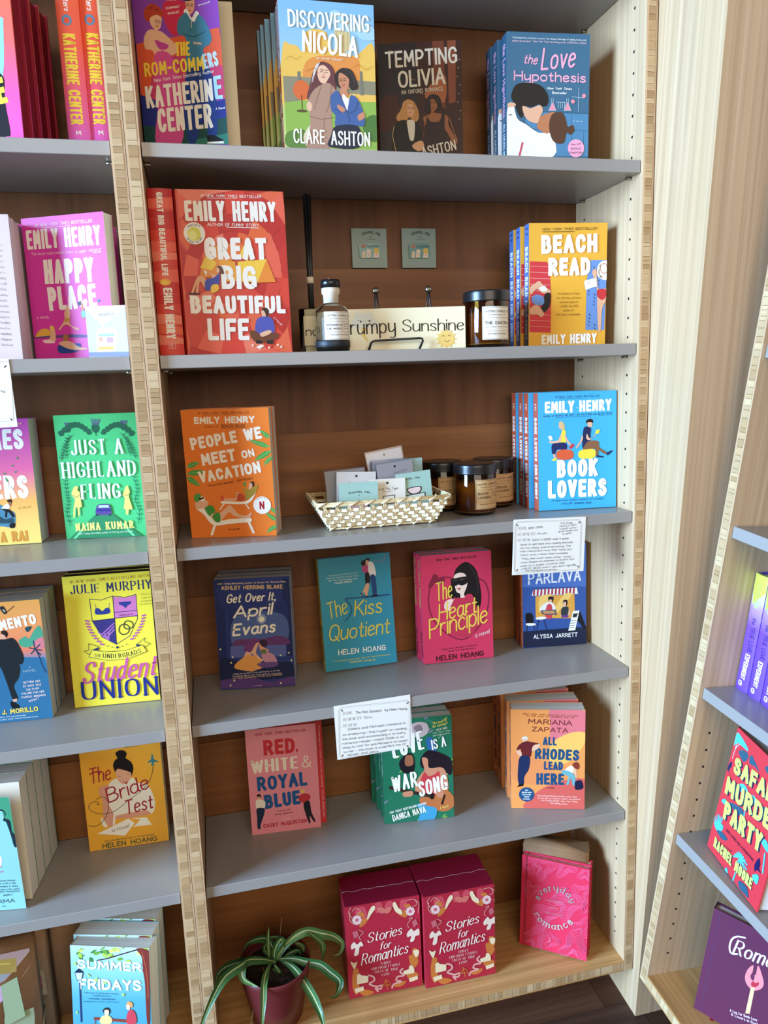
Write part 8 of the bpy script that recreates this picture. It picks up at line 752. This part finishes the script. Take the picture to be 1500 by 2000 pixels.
# diffuser bottle
r = empty('diffuser_bottle', inC(.262, .042, G['z2']), 'clear glass scent bottle with black stopper and white label', 'bottle')
cg = glass('clear_glass', 'fafcfc'); cg.node_tree.nodes['Principled BSDF'].inputs['IOR'].default_value = 1.18
rb = .0265
m = MB(); m.lathe([(.020, 0), (rb - .001, .001), (rb, .004), (rb, .060), (rb - .003, .0665), (.017, .0695), (.0115, .073), (.0112, .086), (.0135, .089), (.0135, .096), (.0095, .096), (.0090, .074), (.014, .067), (rb - .0045, .062), (rb - .003, .058), (rb - .003, .009), (rb - .006, .007), (.0001, .007)], cg, 48); m.build('glass_body', r)
m = MB(); m.lathe([(.0085, .0865), (.0088, .0962), (.0148, .0966), (.0150, .104), (.0142, .1085), (.0001, .109)], BLACK, 40); m.build('stopper', r)
m = MB(); m.lathe([(rb + .0003, .0065), (rb + .0007, .007), (rb + .0007, .016), (rb + .0003, .0165)], plain('20242c', .5), 48); m.build('black_band', r)
c = '34343c'
label_on(r, rb, .0172, -math.pi / 2 + .28, .048, .042, 'f2eeee', [('L', c, 3, 2, [15, 15, 465, 15, 465, 405, 15, 405]), ('T', c, 'CASTRO CANDLE CO', 30, .15, 'k', 0, [25, 345, 460, 345]), ('T', c, 'FINE FRAGRANCE DIFFUSER', 14, .14, 'r', 0, [70, 305, 420, 305]), ('L', c, 3, 0, [15, 270, 465, 270]), ('T', c, 'WEEKEND IN', 28, .17, 'k', 0, [25, 205, 280, 205]), ('T', c, 'THE WOODS', 28, .17, 'k', 0, [35, 150, 278, 150]), ('L', c, 3, 0, [295, 120, 295, 270]), ('T', c, 'REDWOOD', 16, .13, 'r', 0, [315, 225, 440, 225]), ('T', c, 'PINE TAR', 16, .13, 'r', 0, [315, 190, 440, 190]), ('T', c, 'FRANGIPANI', 16, .13, 'r', 0, [315, 155, 450, 155]), ('L', c, 3, 0, [15, 115, 465, 115]), ('T', c, 'HAND BLENDED IN SAN FRANCISCO', 15, .14, 'r', 0, [80, 65, 420, 65])])
m = MB(); m.lathe([(.0118, .0735), (.0119, .0855), (.0141, .0885), (.0141, .0962)], plain('e2d8cc', .5), 40); m.build('frosted_collar', r)
m = MB(); m.box(-.0158, -.0125, -.012, -.004, .090, .108, plain('e8dcd8', .5)); m.build('seal_tab', r, Matrix.Rotation(.1, 4, 'Y'))
# reed sticks in a tumbler behind it
r = empty('reed_tumbler', inC(.236, .093, G['z2']), 'small clear tumbler behind the scent bottle', 'glass')
m = MB(); m.lathe([(.016, 0), (.0185, .002), (.019, .070), (.0176, .070), (.0172, .006), (.0001, .005)], cg, 36); m.build('glass_wall', r)
label_on(r, .0192, .012, -math.pi / 2 - .1, .026, .046, 'ece2c4', [('T', '20302c', 'no', 150, .1, 'r', 0, [30, 150, 240, 150])])  # added label, stands in for the cream sign seen through the glass
r = empty('reed_bundle', inC(.2385, .093, G['z2'] + .006), 'bundle of black diffuser reeds with a white band', 'reeds')
for k in range(6):
    a = k * math.pi / 3; q = .0026
    m = MB(); m.tube([(q * math.cos(a), q * math.sin(a), 0), (q * math.cos(a) * 1.0, q * math.sin(a), .11), (q * 1.9 * math.cos(a) + .001, q * 1.9 * math.sin(a), .238 + .002 * math.sin(k * 2))], .0021, BLACK, 8); m.build('reed', r)
m = MB(); m.tube([(0, 0, 0), (0, 0, .11), (.001, 0, .239)], .002, BLACK, 8); m.build('reed', r)
m = MB(); m.lathe([(.0048, .104), (.0058, .104), (.0058, .114), (.0048, .114)], plain('e8dccc', .6), 20); m.build('paper_band', r)

# ------------------------------------------------------------------ wicker basket with carded pins
def basket():
    r = empty('wicker_basket', inC(.335, .097, G['z3']), 'shallow woven wicker basket filled with carded enamel pins', 'basket')
    bw, bd, tw, td, h = .088, .046, .112, .062, .044      # half sizes bottom and top
    wk = wood('wicker', 'c8ac78', 'eedcb0', (80, 80, 80), .5, .2); wk2 = wood('wicker_pale', 'dccaa0', 'f4e8c8', (60, 60, 60), .5, .2)
    def pt(s, f, z, off=0):   # side s, fraction f along it
        k = z / h; a = bw + (tw - bw) * k + off; b_ = bd + (td - bd) * k + off
        return {0: (-a + 2 * a * f, -b_, z), 1: (a, -b_ + 2 * b_ * f, z), 2: (a - 2 * a * f, b_, z), 3: (-a, b_ - 2 * b_ * f, z)}[s]
    m = MB(); m.box(-bw, bw, -bd, bd, .001, .004, wk); m.build('basket_base', r)
    for s, n in ((0, 11), (1, 6), (2, 11), (3, 6)):
        m = MB()
        for i in range(n):
            f = (i + .5) / n
            for d_ in (-.0014, .0014):
                a = Vector(pt(s, f, .003)); b_ = Vector(pt(s, f, h)); t_ = (Vector(pt(s, 1, 0)) - Vector(pt(s, 0, 0))).normalized() * d_
                m.tube([a + t_, (a + b_) / 2 + t_, b_ + t_], .0012, wk, 6)
        o = m.build('stake_row', r)
        rows = 5
        for j in range(rows):
            m = MB(); z = .007 + j * (h - .012) / rows + .002; seg = 2 * n; L = []
            for i in range(seg * 2 + 1):
                f = i / (seg * 2); ph = math.sin((i / (2 * 2)) * math.pi * 2 + (j % 2) * math.pi)
                L.append(pt(s, f, z, .0016 * ph + .0004))
            hw = .0027
            for a, b_ in zip(L, L[1:]):
                A, B = Vector(a), Vector(b_); u = Vector((0, 0, hw)); nrm = (B - A).cross(Vector((0, 0, 1))).normalized() * .0007
                p_ = [A - u, B - u, B + u, A + u]
                m.poly([q + nrm for q in p_], wk2, True); m.poly([q - nrm for q in reversed(p_)], wk2, True)
                m.poly([p_[3] + nrm, p_[2] + nrm, p_[2] - nrm, p_[3] - nrm], wk2); m.poly([p_[0] - nrm, p_[1] - nrm, p_[1] + nrm, p_[0] + nrm], wk2)
            m.build('weaver', r)
    for zz, rad, nm, tws in ((h, .0024, 'rim', 34), (.003, .0018, 'foot_braid', 26)):
        m = MB(); loop = [pt(s, f, zz) for s in range(4) for f in (0, .25, .5, .75)] + [pt(0, 0, zz)]
        m.tube(loop, rad, wk, 8)
        if nm == 'rim': m.tube([(a, b_, c + .0034) for a, b_, c in loop], rad * .8, wk, 8)
        # diagonal lashing
        for k in range(tws):
            q = k / tws * 4; s = int(q); f = q - s
            A = Vector(pt(s, f, zz)); B = Vector(pt(s, min(1, f + .07), zz)); o_ = Vector(pt(s, f, zz, rad + .0008)) - A
            m.tube([A + o_ - Vector((0, 0, .002)), (A + B) / 2 + o_ * 1.1 + Vector((0, 0, .001)), B + o_ * .6 + Vector((0, 0, .005)), B - o_ * .5 + Vector((0, 0, .0055))], .0011, wk2, 5)
        m.build(nm, r)
    return r
basket()
def pcard(x, y, z, yaw, lean, w, h, base, label, ops, roll=0, film=False, hole=True):
    m = MB(); m.box(0, w, 0, .0006, 0, h, plain(base, .5)); draw(m, ops, w, h, lambda u, v, l: (u, -l, v), .5)
    if hole: m.poly([(w / 2 + .0022 * math.cos(a * .785), -.0004, h - .007 + .0022 * math.sin(a * .785)) for a in range(8)], plain('38343c', .6))
    o = m.build('pin_card'); o.matrix_world = FR['C'] @ local(x, y, z, yaw, lean, roll); tag(o, label, 'card', 'carded enamel pins in the wicker basket')
    if film:
        f = MB(); cm = glass('clear_film', 'f0f2fa', .08); f.box(-.002, w + .002, -.0012, -.0008, -.001, h + .003, cm); f.build('clear_sleeve', o)
    return o
ZK = G['z3'] + .006
heart = [('T', '284048', 'ENAMEL PIN', 36, .17, 'r', 0, [165, 470, 330, 482, 520, 460]), ('T', '284048', 'by', 18, .14, 'r', 0, [325, 440, 350, 440]), ('P', '38444c', 1, [150, 260, 240, 350, 330, 320, 430, 350, 510, 260, 440, 150, 330, 80, 210, 150]), ('P', 'f0a8b4', 1, [170, 255, 245, 325, 330, 298, 420, 325, 485, 255, 425, 165, 330, 105, 225, 165]), ('T', 'f8e8e8', 'I NEED', 38, .2, 'k', 0, [215, 245, 445, 245]), ('T', 'f8e8e8', 'LOVE', 38, .2, 'k', 0, [255, 170, 410, 170])]
pcard(.264, .066, ZK + .004, -.03, -.05, .066, .066, 'a4ccc8', 'teal card with a pink heart pin, front left in the basket', heart, hole=False)
pcard(.317, .070, ZK + .006, -.02, -.02, .062, .066, 'ece6e0', 'cream card between the two teal cards, pin of an open book', [('T', '38343c', 'Just My Type', 44, .1, 'r', 0, [150, 470, 500, 470]), ('T', '68646c', 'Enamel Pin', 20, .12, 'r', 0, [230, 432, 400, 432]), ('P', '30343c', 0, [210, 220, 430, 230, 440, 380, 230, 370]), ('P', 'f0ece8', 0, [225, 235, 415, 245, 425, 368, 243, 358]), ('E', '30343c', [330, 310, 20, 14])])
pcard(.368, .071, ZK + .008, .02, -.02, .062, .070, 'a4ccc8', 'teal card with a teacup and books pin, front right in the basket', [('T', '284048', 'ENAMEL PIN', 34, .17, 'r', 0, [80, 560, 230, 580, 420, 575]), ('P', '38343c', 1, [180, 430, 430, 440, 400, 330, 240, 320]), ('P', 'f0d8dc', 1, [200, 420, 410, 428, 385, 345, 255, 338]), ('P', '384850', 0, [120, 230, 500, 240, 500, 330, 130, 320]), ('P', 'd8e4e0', 0, [140, 245, 480, 255, 480, 315, 150, 305])], roll=.08, hole=False)
pcard(.262, .088, ZK, .0, .04, .068, .086, 'dcd8dc', 'white card with grey lettering behind the heart pin card', [('T', '58545c', 'Emily Henry', 44, .11, 'r', 0, [200, 640, 520, 610]), ('T', '58545c', 'Book Club', 40, .11, 'r', 0, [210, 570, 500, 545])], roll=-.05)
pcard(.252, .098, ZK, .02, .08, .070, .086, 'd4d4dc', 'plain white card at the back left of the basket', [], roll=.05, film=True, hole=False)
pcard(.344, .088, ZK, .0, .03, .064, .094, 'e4e2e8', 'white sleeved card behind the teacup pin card, tilted right', [('T', '78747c', 'Book Lovers', 34, .12, 'r', 0, [300, 740, 540, 770])], roll=.10, film=True)
pcard(.334, .098, ZK, .0, .07, .066, .098, 'd8d6de', 'white sleeved card in the middle of the right pile', [], roll=.03, film=True)
pcard(.339, .108, ZK, .0, .10, .064, .112, 'e0dee6', 'white sleeved card standing tallest at the back of the basket', [], roll=.14, film=True)
pcard(.362, .103, ZK, .0, .06, .060, .100, '9cc4cc', 'teal card mostly hidden at the back right of the basket', [], roll=.0, hole=False)

# ------------------------------------------------------------------ potted plant
PX, PY, PR, PH = .106, .062, .0645, .111
r = empty('potted_spider_plant', inC(PX, PY, ZB), 'spider plant with striped arching leaves in a dark red pot', 'plant')
pm_ = plain('6a2226', .35, .5, 0, 'maroon_glaze')
m = MB(); m.lathe([(.040, 0), (.045, .002), (.052, .04), (PR - .0005, PH - .01), (PR, PH - .001), (PR - .001, PH), (PR - .003, PH), (PR - .0042, PH - .004), (PR - .006, PH - .02), (.0001, PH - .021)], pm_, 56); m.build('pot', r)
sm = wood('potting_soil', '120c08', '3a281c', (300, 300, 300), .95, .8)
m = MB(); rr = random.Random(4); N = 26; R_ = PR - .0062
grid = [[(R_ * i / 9 * math.cos(2 * math.pi * k / N), R_ * i / 9 * math.sin(2 * math.pi * k / N), PH - .019 + .004 * rr.random() + .004 * (1 - i / 9)) for k in range(N)] for i in range(1, 10)]
for i in range(8):
    for k in range(N): m.poly([grid[i][k], grid[i + 1][k], grid[i + 1][(k + 1) % N], grid[i][(k + 1) % N]], sm)
m.poly(grid[0], sm); m.build('soil', r)
gm = [wood('leaf_green_%d' % i, a, b_, (3, 3, 3), .35, .02) for i, (a, b_) in enumerate((('2c5026', '48703c'), ('244822', '406838'), ('3e6030', '62864a')))]
cm_ = [plain('b8c890', .35), plain('a8c0a0', .35), plain('c8d098', .35)]
inv = (FR['C'] @ Matrix.Translation((PX, PY, ZB + .0003))).inverted() @ FR['C']
for li, (wd, fl_) in enumerate(LEAVES):
    P = [Vector(fl_[i:i + 3]) for i in range(0, len(fl_), 3)]; Q = []
    for i in range(len(P) - 1):
        a, b_, c, d = P[max(i - 1, 0)], P[i], P[i + 1], P[min(i + 2, len(P) - 1)]
        for j in range(5):
            t = j / 5; Q.append(.5 * (2 * b_ + (c - a) * t + (2 * a - 5 * b_ + 4 * c - d) * t * t + (3 * b_ - a - 3 * c + d) * t ** 3))
    Q.append(P[-1]); Q = [inv @ q for q in Q]; n = len(Q)
    for q in Q:
        q.z = max(q.z, .004)
        if math.hypot(q.x, q.y) < PR - .004: q.z = max(q.z, PH - .017)
    m = MB(); G1, C1 = gm[li % 3], cm_[li % 3]; rows = []
    for i, q in enumerate(Q):
        d = (Q[min(i + 1, n - 1)] - Q[max(i - 1, 0)]).normalized(); view = Vector((-.05, -1, .25)).normalized()
        sd = d.cross(view)
        if sd.length < .1: sd = Vector((1, 0, 0))
        sd.normalize(); nn = sd.cross(d); f = i / (n - 1); hw = wd * .00064 * (min(1, .45 + f * 2) * min(1, (1 - f) * 2.2 + .02))
        rows.append([q - sd * hw + nn * hw * .35, q - sd * hw * .55 + nn * .0002, q - sd * hw * .13 - nn * hw * .13, q + sd * hw * .13 - nn * hw * .13, q + sd * hw * .55 + nn * .0002, q + sd * hw + nn * hw * .35])
    for a, b_ in zip(rows, rows[1:]):
        for k in range(5): m.poly([a[k], b_[k], b_[k + 1], a[k + 1]], C1 if k == 2 else G1, True)
    m.build('leaf', r)
for a, b_ in (((-.02, .0, .1), (-.055, -.045, .012)), ((.01, .02, .1), (.02, .03, .17))):
    m = MB(); m.tube([a, tuple((a[i] + b_[i]) / 2 + (.008 if i == 2 else 0) for i in range(3)), b_], .0005, plain('b09868', .8), 5); m.build('dry_stem', r)

# ------------------------------------------------------------------ kraft parcels
KR = wood('kraft_paper', '8a6848', 'a27c58', (14, 14, 14), .7, .3)
def parcel(mw, w, h, d, label, key=None, slant=0):
    r = empty('kraft_parcel', mw, label, 'parcel', 'kraft paper parcels')
    bm = bmesh.new(); bmesh.ops.create_cube(bm, size=1)
    for v in bm.verts:
        v.co = Vector(((v.co.x + .5) * w, (v.co.y + .5) * d, (v.co.z + .5) * h))
    bmesh.ops.bevel(bm, geom=bm.edges[:], offset=.004, segments=3, affect='EDGES')
    me = bpy.data.meshes.new('wrapping'); bm.to_mesh(me); bm.free(); me.materials.append(KR)
    for p_ in me.polygons: p_.use_smooth = True
    put(me, 'wrapping', r)
    if key:
        for i, op in enumerate(ART.get(key, [])):
            m = MB(); draw(m, [op], w - .004, h - .003, lambda u, v, l: (u, -l, v), .6, .0004 + 4e-5 * i)
            if m.f: m.build({'P': 'paper_piece', 'E': 'round_sticker', 'L': 'paper_edge'}.get(op[0], 'print'), r)
    return r
gold = plain('c09c30', .25, .5, .7)
x, y, z, yaw, lean, w, h, _ = FL['parcelA']
rA = parcel(FR['C'] @ local(x, y, z + .001 + .06 * math.sin(max(lean, 0)), yaw, lean), w, h, .062, 'kraft parcel with a green tab and gold sweet, at the bottom left', 'parcelA')
m = MB(); m.poly([(w - .052, -.003, h - .058), (w - .052, -.0035, h - .132), (w - .022, -.0035, h - .124), (w - .027, -.003, h - .050)], plain('a4bc98', .6)); m.poly([(w - .027, -.0022, h - .050), (w - .022, -.0027, h - .124), (w - .052, -.0027, h - .132), (w - .052, -.0022, h - .058)], plain('a4bc98', .6)); m.build('green_tab', rA)
for k, zz in enumerate((.052, .056)):
    m = MB(); m.tube([(-.002, -.0012, zz + .012), (w * .5, -.0018, zz + .010), (w - .012, -.0022, zz + .018 + k * .002), (w + .0018, .003, zz + .024), (w + .0022, .03, zz + .026), (w + .0015, .064, zz + .022)], .0011, plain('b89c74', .8), 6); m.build('twine', rA)
x, y, z, yaw, lean, w, h, _ = FL['parcelB']
rB = parcel(FR['C'] @ local(x, y, z + .001, yaw, 0), w, h, .048, 'kraft parcel in the middle of the three at the bottom left', 'parcelB')
parcel(FR['C'] @ local(-.372, .160, G['z6'] + .001, .0, 0), .143, .186, .05, 'kraft parcel with a round sticker, hindmost at the bottom left', 'parcelC')
x, y, z, yaw, lean, w, h, _ = FL['parcelD']
rD = parcel(FR['C'] @ local(x, y, z + .001, yaw, 0), w, h, .045, 'folded kraft paper parcel behind the magenta journals')
m = MB(); m.poly([(w * .62, .022, h + .0006), (w - .002, .003, h + .0006), (w - .002, .043, h + .0006)], plain('8a6c4c', .7)); m.build('folded_flap', rD)
